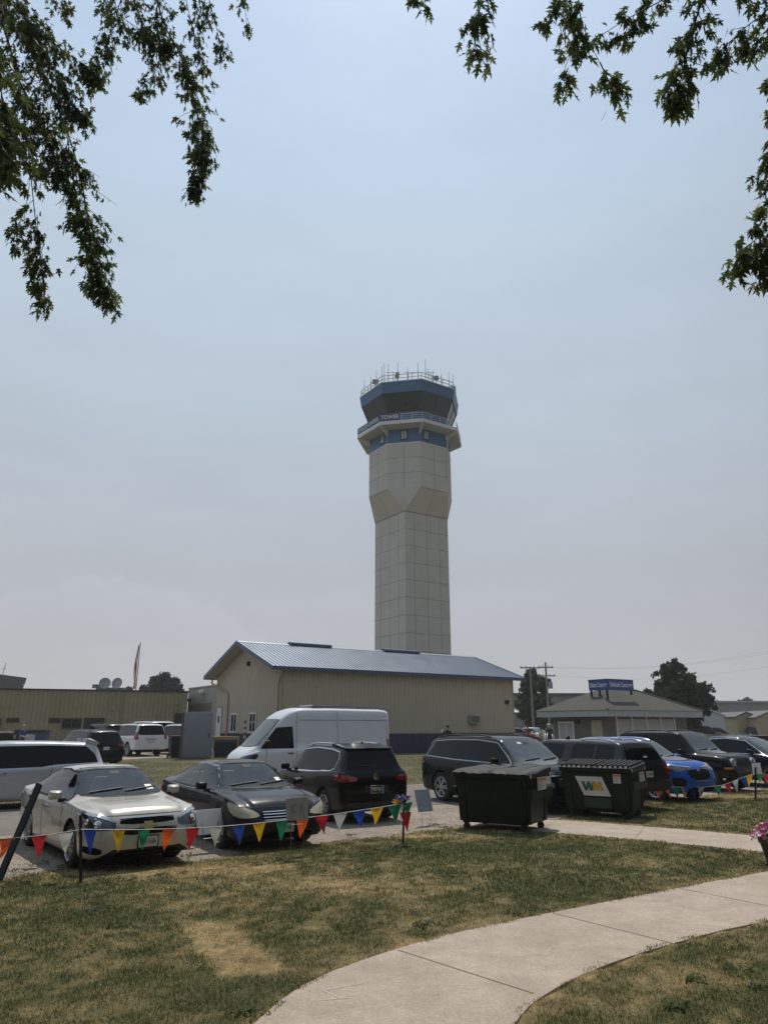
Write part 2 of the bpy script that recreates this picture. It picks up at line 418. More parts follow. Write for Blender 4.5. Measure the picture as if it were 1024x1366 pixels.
def car(c, name, label, cat, loc, rz, group='parked cars', sc=1.):
    t = thing(name, label, cat, loc, rz, group, sc)
    paint = c['paint']; op = c.get('open'); sh = Shell(c['st'], c.get('clad', 1), 6 if op else c.get('sub', 3), .035 if op else .09); W = c['W']/2
    ar = [(x, c['r']+.055, W, c['r']+.01) for x in c['ax']]
    def wpts(pl, bow): z0, z1, w0, w1 = pl; return [(0,-w0,z0),(0,-w0*.5,z0-bow*.7),(0,w0*.5,z0-bow*.7),(0,w0,z0),(0,w1,z1),(0,w1*.5,z1+.022),(0,-w1*.5,z1+.022),(0,-w1,z1)]
    cut = None
    if op:
        def ipt(p, P):
            r_ = False; j = len(P)-1
            for i in range(len(P)):
                if (P[i][1] > p[1]) != (P[j][1] > p[1]) and p[0] < (P[j][0]-P[i][0])*(p[1]-P[i][1])/(P[j][1]-P[i][1])+P[i][0]: r_ = not r_
                j = i
            return r_
        wsp = [(p[1],p[2]) for p in wpts(c['ws'],.05)]; rwp = [(p[1],p[2]) for p in wpts(c['rw'],.03)]
        sidep = [clipx(P, e0, e1) for P, cu in c['glass'] for e0, e1 in zip([-9]+[q+.02 for q in cu], [q-.02 for q in cu]+[9])]
        def cut(p, n):
            if abs(n.y) > .45 and any(ipt((p.x,p.z), P) for P in sidep): return True
            if abs(n.x) > .12 and n.z > .2 and p.z > c['ws'][0]-.05: return ipt((p.y,p.z), wsp if p.x > 0 else rwp) and abs(n.y) < .75
            return False
    sh.body([paint, c.get('low', PLAS)], t, ar, 'body', cut)
    if op: interior(t, op)
    g = c.get('grid', .07); tint = c.get('tint', GLASS)
    # glazing
    for (nm, pl, d, m) in (('windshield', c['ws'], -1, WSG), ('rear_window', c.get('rw'), 1, c.get('rtint', tint))):
        if not pl: continue
        z0, z1, w0, w1 = pl
        if d == -1 and c.get('wsd'): dd = Vector(c['wsd'])
        else: dd = Vector((d, 0, 0))
        bow = .05 if d == -1 else .03
        pts = [(0,-w0,z0),(0,-w0*.5,z0-bow*.7),(0,w0*.5,z0-bow*.7),(0,w0,z0),(0,w1,z1),(0,w1*.5,z1+.022),(0,-w1*.5,z1+.022),(0,-w1,z1)]
        sh.patch(nm+'_seal', [Vector(p)*1 for p in [(0,p[1]*1.035,p[2]+(.015 if p[2] > (z0+z1)/2 else -.015)) for p in pts]], dd, GAP, t, .003, g, hole=[(0,p[1]*.955,p[2]+(-.02 if p[2] > (z0+z1)/2 else .02)) for p in pts] if op else None)
        sh.patch(nm, pts, dd, op['glass'] if op else m, t, .008, g, skirt=0 if op else .02)
    for sy in (-1, 1):
        d = (0,-sy,0)
        for poly, cuts in c['glass']:
            if c.get('trim'): sh.patch('window_trim', [(x,0,z) for x,z in grow(poly, .022)], d, c['trim'], t, .003, g, hole=[(x,0,z) for x,z in grow(poly, .002)] if op else None)
            e = [-9]+[v for v in cuts]+[9]
            for i in range(len(e)-1):
                P = clipx(poly, e[i]+.028, e[i+1]-.028) if cuts else poly
                if len(P) > 2:
                    sh.patch('window', [(x,0,z) for x,z in grow(P, -.008)], d, op['glass'] if op else tint, t, .008, g, skirt=0 if op else .02)
                    if op: sh.patch('window_seal', [(x,0,z) for x,z in grow(P, .016)], d, GAP, t, .004, g, hole=[(x,0,z) for x,z in grow(P, -.018)])
            if cuts and not c.get('bodypillar') and not op:
                sh.patch('window_pillar', [(x,0,z) for x,z in grow(poly, .004)], d, GAP, t, .005, g)
        for (x0, z0, x1, z1) in c.get('seams', ()):
            dx, dz = x1-x0, z1-z0; l = math.hypot(dx,dz); nx, nz = -dz/l*.0075, dx/l*.0075
            sh.patch('panel_gap', [(x0-nx,0,z0-nz),(x1-nx,0,z1-nz),(x1+nx,0,z1+nz),(x0+nx,0,z0+nz)], d, GAP, t, .0025, .08, 0, 0)
        for (x, z) in c.get('handles', ()):
            sh.patch('door_handle', [(x-.11,0,z-.015),(x+.11,0,z-.012),(x+.11,0,z+.018),(x-.11,0,z+.018)], d, c.get('handle', paint), t, .03, .05, 1)
        for (nm, m, pts, dd, off, rnd) in c.get('sides', ()):
            sh.patch(nm, [(p[0], p[1]*sy, p[2]) for p in pts], (dd[0], -dd[1]*sy, dd[2] if len(dd) > 2 else 0), m, t, off, .05, rnd)
        if c.get('mirror'):
            x, z = c['mirror']; h, nr, i_, _ = sh.bvh.ray_cast(Vector((x, sy*3, z-.06)), Vector((0,-sy,0))); y0 = abs(h.y)
            bm = bmesh.new(); bx(bm, (x-.05,-.11,z-.07), (x+.10,.11,z+.08), 0, None, .045)
            for v in bm.verts:
                if v.co.x > x+.03: v.co.y *= .8; v.co.z = z+(v.co.z-z)*.75
                v.co.y = (v.co.y+y0+.17)*sy
            bmesh.ops.recalc_face_normals(bm, faces=bm.faces[:])
            mo = obj('mirror', bm, c.get('mirmat', paint), t, 60)
            bm = bmesh.new(); bx(bm, (x-.02, min(sy*(y0-.06), sy*(y0+.12)), z-.11), (x+.05, max(sy*(y0-.06), sy*(y0+.12)), z-.045), 0, None, .012); obj('mirror_stalk', bm, PLAS, mo)
        if c.get('rails'):
            x0, x1 = c['rails']; pts = []
            for k in range(13):
                x = x0+(x1-x0)*k/12; h, nr, i_, _ = sh.bvh.ray_cast(Vector((x, sy*c.get('raily', .52), 4)), Vector((0,0,-1)))
                pts.append(h+Vector((0,0,.045*min(1, 5*min(k,12-k)/12)+.005)))
            bm = bmesh.new(); tube(bm, pts, .018, 8); obj('roof_rail', bm, c.get('railm', PLAS), t, 50)
    for (nm, m, pts, dd, off, rnd) in c.get('ends', ()):
        sh.patch(nm, pts, dd, m, t, off, .06, rnd)
    for f in c.get('extra', ()): f(t, sh)
    r = c['r']; rr = r*c.get('rimk', .68); tw = c.get('tw', .22)
    for x in c['ax']:
        for sy in (-1, 1):
            w = link('wheel', tyre_mesh(r, rr, tw), t); w.location = (x, sy*(W-.035-tw/2), r)
            if sy < 0: w.rotation_euler = (0,0,math.pi)
            q = link('rim', rim_mesh(rr, c.get('rim', 'five')), w); q.location = (0, tw/2-.045, 0)
    return t
def seeglass(name, tint, ior=1.5):
    m = bpy.data.materials.new(name); m.use_nodes = True; nt = m.node_tree; L = nt.links.new; nt.nodes.remove(nt.nodes['Principled BSDF'])
    tr = nd(nt, 'ShaderNodeBsdfTransparent'); tr.inputs['Color'].default_value = (*tint, 1); gl = nd(nt, 'ShaderNodeBsdfGlossy'); gl.inputs['Roughness'].default_value = .015; fr = nd(nt, 'ShaderNodeFresnel'); fr.inputs['IOR'].default_value = ior
    mx = nd(nt, 'ShaderNodeMixShader'); L(fr.outputs[0], mx.inputs[0]); L(tr.outputs[0], mx.inputs[1]); L(gl.outputs[0], mx.inputs[2]); L(mx.outputs[0], nt.nodes['Material Output'].inputs['Surface']); return m
def interior(t, op):
    """cabin: floor, dashboard, steering wheel, front seats, rear bench, parcel shelf"""
    sm, dm = op['seat'], op['dash']
    bm = bmesh.new(); bx(bm, (-1.5,-.70,.30), (1.2,.70,.36)); obj('cabin_floor', bm, dm, t, None)
    bm = bmesh.new(); bx(bm, (.72,-.74,.55), (1.12,.74,.90), 0, None, .06); bx(bm, (.60,.12,.86), (.85,.58,.97), 0, None, .04); bx(bm, (.62,-.10,.50), (.80,.10,.88), 0, None, .03); obj('dashboard', bm, dm, t, 40)
    bm = bmesh.new(); M = Matrix.Translation((.52,.36,.92)) @ Matrix.Rotation(R(-65),4,'Y'); n = 20
    tube(bm, [M @ Vector((.185*math.cos(6.2832*k/n), .185*math.sin(6.2832*k/n), 0)) for k in range(n+1)], .016, 6); tube(bm, [M @ Vector((-.17,0,0)), M @ Vector((.17,0,0))], .02, 6); tube(bm, [M @ Vector((0,0,0)), M @ Vector((0,0,-.25))], .03, 6); obj('steering_wheel', bm, dm, t, 60)
    for y in (-.36,.36):
        bm = bmesh.new(); bx(bm, (-.25,y-.25,.42), (.28,y+.25,.60), 0, None, .05); bx(bm, (-.10,y-.25,.0), (.06,y+.25,.66), 0, Matrix.Translation((-.22,0,.52)) @ Matrix.Rotation(R(-16),4,'Y'), .06); bx(bm, (-.06,y-.13,.0), (.05,y+.13,.19), 0, Matrix.Translation((-.42,0,1.17)) @ Matrix.Rotation(R(-12),4,'Y'), .045); obj('front_seat', bm, sm, t, 50)
    bm = bmesh.new(); bx(bm, (-1.15,-.64,.42), (-.62,.64,.58), 0, None, .05); bx(bm, (-.10,-.64,0), (.06,.64,.55), 0, Matrix.Translation((-1.10,0,.52)) @ Matrix.Rotation(R(-22),4,'Y'), .05)
    for y in (-.36,.36): bx(bm, (-.05,y-.13,0), (.05,y+.13,.14), 0, Matrix.Translation((-1.28,0,1.03)), .04)
    obj('rear_bench', bm, sm, t, 50)
    bm = bmesh.new(); bx(bm, (-1.75,-.66,.90), (-1.28,.66,.96), 0, None, .02); obj('parcel_shelf', bm, dm, t, None)
def plate(x, z, txt, front=True, w=.3, h=.15, m=None, frame_m=None):
    def f(t, sh):
        d = -1 if front else 1
        hit = sh.bvh.ray_cast(Vector((-d*6,0,z)), Vector((d,0,0)))[0]; X = hit.x - d*.012
        bm = bmesh.new(); bx(bm, (min(X,X-d*.012), -w/2, z-h/2), (max(X,X-d*.012), w/2, z+h/2), 0, None, .004); p = obj('licence_plate', bm, m or PLATE, t)
        bm = bmesh.new(); x0 = X+d*.003
        for (a,b,c_,e) in ((-w/2-.012,w/2+.012,h/2,h/2+.012),(-w/2-.012,w/2+.012,-h/2-.012,-h/2),(-w/2-.012,-w/2,-h/2,h/2),(w/2,w/2+.012,-h/2,h/2)):
            bx(bm, (min(x0,x0-d*.02), a, z+c_), (max(x0,x0-d*.02), b, z+e), 0)
        obj('frame', bm, frame_m or PLAS, p)
        if txt:
            xx = X-d*.014; M = frame((xx,0,z), (0,-d,0), (0,0,1)) @ Matrix.Rotation(math.pi/2, 4, 'X')
            lettering('characters', txt, h*.72, M, PLTXT if not m else PLATE, p, w*.82)
    return f
def wipers(zs, half, rear=False):
    def f(t, sh):
        for y0, y1 in ((-.55,.02),(.05,.6)):
            pts = []
            for k in range(7):
                y = y0+(y1-y0)*k/6; h = sh.bvh.ray_cast(Vector((6,y,zs+.02+.05*k/6)), Vector((-1,0,0)))
                pts.append(h[0]+h[1]*.022)
            bm = bmesh.new(); tube(bm, pts, .011, 6); obj('wiper', bm, PLAS, t)
    return f
def inside_mirror(z):
    def f(t, sh):
        h = sh.bvh.ray_cast(Vector((6,0,z)), Vector((-1,0,0)))
        bm = bmesh.new(); c = h[0]+h[1]*.004; bx(bm, (-.06,-.09,-.004), (.05,.09,.008), 0, frame(c, Vector((0,1,0)).cross(h[1]), h[1]), .01); obj('sensor_pad', bm, GAP, t)
    return f
def paint(name, c, metal=.25, rough=.33, coat=.55): return mat(name, c, rough, metal, coat, .08, .05, 1.2, 0, 0, .25, None, .05)
CHAMP = paint('paint_champagne', (.505,.470,.405), .18, .27, .8)
CHARC = paint('paint_charcoal', (.012,.012,.016), .3, .3, .5)
BLACKP = paint('paint_black', (.003,.003,.0035), .0, .3, .42)
NAVYB = paint('paint_blue_black', (.003,.004,.0075), .1, .3, .42)
SILV = paint('paint_silver_blue', (.42,.43,.44), .35)
WHITEP = paint('paint_white', (.62,.63,.64), 0, .35)
GREYP = paint('paint_slate', (.020,.020,.025), .3, .3, .45)
BLUEP = paint('paint_bright_blue', (.010,.085,.42), .1)
INDIG = paint('paint_indigo', (.006,.010,.030), .2, .3, .45)
REDP = paint('paint_dark_red', (.16,.01,.015), .2)
GOLD = mat('badge_gold', (.45,.36,.16), .25, .8)
def mir(pts): return pts + [(p[0], -p[1], p[2]) for p in pts[::-1]]
def band(w0, w1, z0, z1): return [(0,-w0,z0),(0,w0,z0),(0,w1,z1),(0,-w1,z1)]
FR = (-1,0,0); RE = (1,0,0); CF = (-.75,.66); CR = (.75,.66)
SEDAN_ST = [(-2.43,.42,.62,.66,.55,.40,.02),(-2.40,.30,.78,.83,.74,.55,.02),(-2.33,.24,.93,1.0,.83,.62,.03),(-2.15,.20,.985,1.07,.88,.66,.03),
 (-1.72,.19,.975,1.10,.91,.68,.03),(-1.5,.18,.97,1.17,.915,.66,.04),(-1.05,.18,.955,1.36,.925,.60,.07),(-.75,.18,.95,1.425,.93,.585,.07),(-.3,.18,.945,1.46,.93,.585,.07),(.1,.18,.94,1.452,.93,.585,.07),(.38,.18,.935,1.41,.93,.59,.07),
 (1.12,.18,.93,1.03,.925,.70,.04),(1.25,.18,.92,.985,.922,.70,.03),(1.7,.18,.875,.955,.918,.70,.045),(2.02,.18,.82,.895,.905,.68,.05),(2.20,.19,.755,.825,.865,.64,.05),(2.31,.21,.67,.735,.80,.58,.04),(2.39,.25,.57,.62,.71,.52,.03),(2.435,.33,.48,.51,.56,.42,.02)]
SEDAN_GL = [(1.02,.955),(.98,1.0),(.40,1.345),(-.1,1.39),(-.6,1.372),(-1.05,1.27),(-1.42,1.04),(-1.38,.985),(-.6,.965)]
def bowtie(z, s=1.):
    def f(t, sh):
        sh.patch('badge', [(0,-.12*s,z-.018*s),(0,-.055*s,z-.018*s),(0,-.055*s,z-.045*s),(0,.055*s,z-.045*s),(0,.055*s,z-.018*s),(0,.12*s,z-.018*s),(0,.105*s,z+.018*s),(0,.055*s,z+.018*s),(0,.055*s,z+.045*s),(0,-.055*s,z+.045*s),(0,-.055*s,z+.018*s),(0,-.105*s,z+.018*s)], FR, GOLD, t, .03, .05)
    return f
def projector(x, y, z, r=.055, m=None):
    def f(t, sh):
        for sy in (-1,1):
            d = Vector((-.75,-.66*sy,0)); h = sh.bvh.ray_cast(Vector((x,y*sy,z))-d*3, d)
            bm = bmesh.new(); M = Matrix.Translation(h[0]+h[1]*.014) @ h[1].to_track_quat('Z','Y').to_matrix().to_4x4()
            lathe(bm, [(r,-.01),(r,.008),(r*.82,.012),(r*.75,.004),(r*.4,.012),(0,.016)], 18, M); obj('lamp_reflector', bm, m or CHR, t)
    return f
def antenna(x, z0=3):
    def f(t, sh):
        h = sh.bvh.ray_cast(Vector((x,0,3)), Vector((0,0,-1)))[0]
        bm = bmesh.new(); prism(bm, [h+Vector((-.09,-.02,-.005)), h+Vector((.09,-.015,-.005)), h+Vector((-.06,-.012,.075)), h+Vector((-.085,-.012,.075))], (0,.04,0)); obj('roof_antenna', bm, PLAS, t)
    return f
def roundel(x_sign, z, r=.065):
    def f(t, sh):
        d = Vector((-x_sign,0,0)); h = sh.bvh.ray_cast(Vector((x_sign*6,0,z)), d)
        M = frame(h[0]+h[1]*.012, Vector((0,x_sign,0)), (0,0,1)) @ Matrix.Rotation(math.pi/2, 4, 'X')
        bm = bmesh.new(); n = 24
        for k in range(n):
            a, b = 2*math.pi*k/n, 2*math.pi*(k+1)/n
            prism(bm, [M @ Vector((q*math.cos(w), q*math.sin(w), 0)) for q, w in ((r,a),(r,b),(r*.84,b),(r*.84,a))], M.to_3x3() @ Vector((0,0,.008)))
        for poly in ([(-.62,.55),(-.42,.55),(0,-.1+.35),(.42,.55),(.62,.55),(.08,-.02),(-.08,-.02)], [(-.78,.2),(-.6,.2),(-.36,-.42),(-.06,.02),(.06,.02),(.36,-.42),(.6,.2),(.78,.2),(.42,-.78),(.28,-.78),(0,-.28),(-.28,-.78),(-.42,-.78)]):
            prism(bm, [M @ Vector((p[0]*r,p[1]*r,0)) for p in poly], M.to_3x3() @ Vector((0,0,.007)))
        obj('badge', bm, CHR, t, 20)
    return f
def strip(name, m, x0, x1, z0, z1, y, off=.02):
    return (name, m, [(x0,y,z0),(x1,y,z0),(x1,y,z1),(x0,y,z1)], (0,1), off, 0)
MAL_ST = [q for q in SEDAN_ST if q[0] < 1.4] + [(1.7,.18,.885,.965,.918,.70,.05),(2.02,.18,.86,.945,.905,.68,.055),(2.20,.19,.815,.895,.87,.65,.06),(2.31,.21,.745,.815,.81,.6,.05),(2.385,.25,.63,.69,.73,.54,.04),(2.435,.33,.50,.53,.57,.43,.02)]
malibu = dict(st=MAL_ST, paint=CHAMP, W=1.86, r=.335, ax=(1.46,-1.28), ws=(1.04,1.395,.735,.555), rw=(1.13,1.36,.66,.53), wsd=None,
 glass=[(SEDAN_GL, (.62,-.30,-1.02))], trim=None, open=dict(glass=seeglass('clear_car_glass', (.66,.76,.74), 1.85), seat=mat('grey_seat', (.26,.25,.225), .85), dash=mat('dark_dash', (.05,.05,.052), .6)), rim='ten', mirror=(.80,1.03), handles=[(-.10,.80),(-.98,.83)], handle=CHR,
 seams=[(.95,.30,.93,.93),(-.30,.25,-.30,.93),(-1.02,.52,-1.12,.95)],
 sides=[('headlight', LAMPD, [(2.36,.46,.615),(2.30,.45,.735),(2.12,.62,.825),(1.88,.82,.875),(1.86,.88,.83),(2.05,.83,.66),(2.2,.70,.61)], CF, .008, 1),
        ('lamp_edge', LAMP, [(2.30,.45,.735),(2.12,.62,.825),(1.88,.82,.875),(1.87,.86,.855),(2.12,.64,.795),(2.29,.46,.71)], CF, .013, 0),
        ('fog_lamp_pod', GRL, [(2.3,.60,.275),(2.3,.60,.37),(2.0,.86,.40),(2.05,.86,.30)], CF, .008, 1),
        ('tail_light', REDL, [(-2.33,.5,.72),(-2.1,.88,.74),(-2.05,.88,.9),(-2.3,.5,.9)], CR, .01, 1)],
 ends=[('grille', GRL, [(0,-.44,.675),(0,.44,.675),(0,.42,.755),(0,-.42,.755)], FR, .008, 1),('grille', GRL, band(.46,.46,.53,.61), FR, .008, 1),
       ('grille_bar', CHAMP, band(.47,.46,.615,.668), FR, .022, 0),('chrome_trim', CHR, band(.43,.42,.757,.768), FR, .018, 0),
       ('air_intake', GRL, [(0,-.44,.215),(0,.44,.215),(0,.52,.30),(0,-.52,.30)], FR, .01, 1),('sunroof', TINT, [(.15,-.36,0),(-.55,-.36,0),(-.55,.36,0),(.15,.36,0)], (0,0,-1), .004, 1),
       ('inspection_sticker', STICK, [(0,.44,1.065),(0,.57,1.065),(0,.55,1.135),(0,.43,1.135)], FR, .012, 0),
       ('hood_gap', GAP, [(0,-.60,.80),(0,.60,.80),(0,.60,.807),(0,-.60,.807)], FR, .003, 0)],
 extra=[plate(0,.42,'AES 5106'), bowtie(.64,1.25), projector(2.2,.64,.70,.058), projector(2.06,.77,.735,.045), wipers(1.03,.6), inside_mirror(1.335)])
accord = dict(malibu); accord.update(st=SEDAN_ST, open=dict(glass=seeglass('pale_car_glass', (.68,.76,.76), 1.75), seat=mat('beige_seat', (.42,.38,.29), .85), dash=mat('grey_dash', (.10,.095,.085), .6)), paint=CHARC, r=.325, ax=(1.50,-1.30), trim=CHR, handle=CHARC, rim='seven', ws=(1.03,1.40,.735,.56), mirmat=BLACKP, glass=[(SEDAN_GL, (-.22,-1.08))],
 sides=[('headlight', HAZEL, [(2.34,.44,.585),(2.27,.46,.66),(2.05,.68,.765),(1.86,.84,.825),(1.84,.89,.78),(2.02,.85,.625),(2.2,.70,.57)], CF, .012, 1),
        ('lamp_pocket', PLAS, [(2.3,.62,.25),(2.3,.62,.33),(2.0,.86,.37),(2.05,.86,.27)], CF, .008, 1),
        ('tail_light', REDL, [(-2.33,.5,.72),(-2.0,.90,.76),(-1.95,.90,.9),(-2.3,.5,.9)], CR, .01, 1)],
 ends=[('grille', GRL, [(0,-.44,.50),(0,.44,.50),(0,.46,.67),(0,-.46,.67)], FR, .006, 1)] + [('grille_bar', CHR, band(.43,.43,z,z+.015), FR, .02, 0) for z in (.52,.565,.61,.65)] +
      [('air_intake', GRL, [(0,-.5,.21),(0,.5,.21),(0,.56,.33),(0,-.56,.33)], FR, .01, 1),('inspection_sticker', STICK, [(0,.44,1.065),(0,.55,1.065),(0,.53,1.13),(0,.43,1.13)], FR, .012, 0),
       ('hood_gap', GAP, [(0,-.62,.735),(0,.62,.735),(0,.62,.743),(0,-.62,.743)], FR, .003, 0)],
 extra=[plate(0,.395,'ALZ-3681'), wipers(1.0,.6), inside_mirror(1.34)])
TIG_ST = [(-2.20,.42,.72,.76,.62,.46,.02),(-2.19,.34,.90,.95,.76,.58,.02),(-2.15,.29,1.03,1.10,.84,.64,.03),(-2.08,.27,1.08,1.17,.865,.66,.04),(-2.0,.25,1.09,1.34,.875,.64,.05),(-1.93,.24,1.09,1.50,.88,.63,.06),(-1.86,.24,1.09,1.60,.885,.625,.07),(-1.7,.23,1.08,1.64,.89,.62,.07),
 (-.8,.22,1.05,1.675,.905,.62,.07),(0,.22,1.02,1.67,.905,.62,.07),(.32,.22,1.01,1.63,.905,.62,.07),(1.12,.22,.99,1.12,.90,.7,.04),(1.3,.22,.98,1.06,.90,.7,.03),(1.85,.22,.90,1.0,.87,.68,.05),(2.06,.24,.78,.87,.80,.6,.05),(2.16,.27,.64,.71,.68,.5,.04),(2.21,.36,.52,.55,.5,.4,.02)]
TIG_GL = [(.98,1.03),(.95,1.07),(.30,1.52),(-.4,1.575),(-1.2,1.55),(-1.62,1.50),(-1.72,1.35),(-1.66,1.17),(-1.5,1.115),(-.4,1.06)]
tiguan = dict(st=TIG_ST, paint=BLACKP, W=1.81, r=.345, ax=(1.31,-1.26), ws=(1.06,1.59,.73,.58), rw=(1.15,1.535,.70,.565), rtint=TINT, tint=TINT, clad=1,
 glass=[(TIG_GL, (-.12,-1.0))], trim=CHR, rim='ten', mirror=(.72,1.11), handles=[(.02,.90),(-.9,.94)], seams=[(.95,.35,.9,1.0),(-.12,.28,-.12,1.03),(-.95,.55,-1.05,1.08)], rails=(.15,-1.65), raily=.56, railm=CHR,
 sides=[('tail_light', REDL, [(-2.1,.42,.90),(-2.1,.42,.985),(-2.0,.62,1.03),(-1.9,.86,1.05),(-1.80,.90,1.0),(-1.82,.90,.93),(-2.0,.80,.885)], CR, .014, 1),
        ('headlight', LAMP, [(2.1,.4,.72),(2.1,.4,.82),(1.85,.84,.88),(1.85,.86,.78)], CF, .01, 1)],
 ends=[('rear_spoiler', BLACKP, [(0,-.60,1.545),(0,.60,1.545),(0,.57,1.625),(0,-.57,1.625)], RE, .07, 0),('bumper_skin', PLAS, [(0,-.70,.36),(0,.70,.36),(0,.74,.46),(0,-.74,.46)], RE, .01, 0),
       ('plate_recess', PLAS, band(.30,.30,.665,.80), RE, .006, 0),('tailgate_gap', GAP, band(.78,.78,.655,.663), RE, .004, 0),('lamp_marker', REDL, band(.12,.12,1.548,1.56), RE, .074, 0),
       ('rear_wiper', PLAS, [(0,-.05,1.19),(0,.40,1.205),(0,.40,1.218),(0,-.05,1.215)], RE, .024, 0)],
 extra=[plate(0,.725,'MEV3J1', False, m=mat('plate_black', (.02,.02,.02), .5), frame_m=CHR), roundel(-1,.99,.075), antenna(-1.45)])
TRV_ST = [(-2.59,.46,.82,.86,.62,.45,.02),(-2.57,.36,1.05,1.10,.80,.6,.02),(-2.52,.31,1.14,1.22,.90,.68,.03),(-2.42,.28,1.16,1.36,.93,.69,.05),(-2.32,.26,1.165,1.55,.95,.68,.06),(-2.22,.25,1.165,1.68,.96,.68,.07),(-2.0,.25,1.16,1.73,.97,.68,.07),(-1.0,.24,1.12,1.765,.99,.68,.07),(.2,.24,1.09,1.765,.99,.68,.07),(.55,.24,1.08,1.745,.99,.68,.07),(.8,.24,1.07,1.69,.99,.68,.07),
 (1.52,.24,1.06,1.19,.985,.76,.04),(1.7,.24,1.05,1.13,.98,.76,.03),(2.15,.24,1.0,1.09,.955,.74,.045),(2.38,.25,.92,1.01,.92,.7,.05),(2.50,.27,.80,.88,.84,.62,.05),(2.57,.31,.66,.71,.72,.52,.03),(2.6,.40,.56,.58,.56,.42,.02)]
TRV_GL = [(1.40,1.10),(1.36,1.14),(.72,1.585),(0,1.645),(-1.2,1.64),(-1.98,1.60),(-2.20,1.30),(-2.22,1.22),(-1.0,1.155)]
traverse = dict(st=TRV_ST, paint=NAVYB, W=1.98, r=.39, ax=(1.56,-1.50), ws=(1.13,1.66,.80,.635), rw=(1.25,1.62,.76,.62), tint=TINT, glass=[(TRV_GL, (1.08,.28,-.82))], clad=1,
 trim=mat('dark_chrome', (.4,.4,.42), .2, .9), rim='six', mirror=(1.0,1.17), mirmat=BLACKP, handles=[(.32,.98),(-.75,1.0)], seams=[(1.4,.4,1.3,1.08),(.28,.3,.28,1.1),(-.82,.3,-.95,1.13)], rails=(.35,-2.0), raily=.60,
 sides=[('headlight', LAMPD, [(2.5,.5,.88),(2.45,.5,.95),(2.05,.90,1.0),(2.05,.92,.94)], CF, .012, 0),('running_lamp', LAMP, [(2.55,.55,.60),(2.5,.55,.74),(2.25,.86,.76),(2.28,.86,.62)], CF, .012, 1),
        ('tail_light', REDL, [(-2.55,.5,.98),(-2.25,.92,.98),(-2.2,.94,1.10),(-2.5,.5,1.10)], CR, .012, 1)],
 ends=[('grille', GRL, band(.55,.62,.45,.84), FR, .01, 1),('chrome_trim', CHR, band(.6,.62,.85,.87), FR, .02, 0),('air_intake', GRL, band(.6,.7,.26,.38), FR, .01, 1),('inspection_sticker', STICK, [(0,-.25,1.56),(0,-.12,1.56),(0,-.12,1.61),(0,-.25,1.61)], FR, .012, 0),
   ('hood_gap', GAP, band(.75,.72,.955,.965), FR, .003, 0)],
 extra=[bowtie(.70), plate(0,.42,'BCA-7715'), wipers(1.15,.7), inside_mirror(1.58)])
VAN_ST = [(-2.57,.40,.70,.75,.70,.5,.02),(-2.56,.32,.92,1.0,.86,.62,.03),(-2.52,.27,1.08,1.18,.93,.70,.04),(-2.44,.25,1.12,1.36,.95,.71,.05),(-2.36,.23,1.12,1.54,.965,.70,.06),(-2.28,.22,1.12,1.66,.97,.70,.07),(-2.05,.22,1.11,1.71,.98,.70,.07),(-1.0,.2,1.07,1.75,.995,.70,.07),(0,.2,1.03,1.76,.995,.70,.07),(.6,.2,1.01,1.72,.995,.69,.07),(.9,.2,1.0,1.66,.99,.68,.07),
 (1.78,.2,.99,1.12,.98,.74,.04),(1.95,.2,.97,1.05,.97,.74,.03),(2.3,.21,.86,.95,.92,.68,.05),(2.48,.24,.70,.78,.80,.6,.05),(2.56,.3,.55,.6,.62,.5,.03),(2.58,.38,.48,.5,.5,.4,.02)]
VAN_GL = [(1.5,1.04),(1.45,1.08),(.85,1.55),(.3,1.615),(-1.0,1.625),(-2.0,1.59),(-2.24,1.38),(-2.33,1.17),(-1.2,1.13),(-.85,1.075)]
minivan = dict(st=VAN_ST, paint=SILV, W=1.99, r=.355, ax=(1.6,-1.43), ws=(1.1,1.62,.8,.63), rw=(1.22,1.6,.74,.6), tint=TINT, glass=[(VAN_GL, (1.0,))], bodypillar=False, clad=1, low=SILV, trim=None, rim='five', mirror=(1.18,1.1),
 handles=[(.65,.90),(.12,.93)], handle=CHR, seams=[(.40,.25,.40,1.03),(-1.0,.28,-1.12,1.07)],
 sides=[('tail_light', REDL, [(-2.5,.6,.94),(-2.25,.97,.96),(-2.2,.97,1.07),(-2.5,.6,1.09)], CR, .014, 1),('headlight', LAMP, [(2.45,.5,.72),(2.4,.5,.82),(2.05,.9,.88),(2.1,.9,.78)], CF, .012, 1)],
 ends=[('rear_spoiler', SILV, [(0,-.66,1.60),(0,.66,1.60),(0,.62,1.68),(0,-.62,1.68)], RE, .13, 0),('grille', GRL, band(.5,.5,.5,.66), FR, .01, 1)], extra=[plate(0,.8,'AKV-2210', False)])
TRN_ST = [(-2.99,.55,1.25,2.45,.86,.74,.14),(-2.97,.46,1.3,2.62,.94,.80,.13),(-2.92,.42,1.32,2.70,.98,.82,.13),(-2.6,.4,1.32,2.74,1.0,.835,.13),(-.5,.4,1.32,2.76,1.0,.835,.13),(.75,.4,1.32,2.74,1.0,.83,.13),(1.1,.4,1.31,2.64,1.0,.81,.14),(1.38,.4,1.30,2.46,1.0,.79,.13),
 (1.5,.4,1.30,2.33,1.0,.78,.11),(2.3,.38,1.24,1.49,.99,.80,.06),(2.42,.38,1.22,1.40,.98,.80,.05),(2.72,.37,1.08,1.22,.95,.76,.05),(2.88,.37,.92,1.04,.90,.7,.05),(2.96,.4,.74,.80,.80,.6,.03),(2.99,.46,.60,.64,.66,.5,.02)]
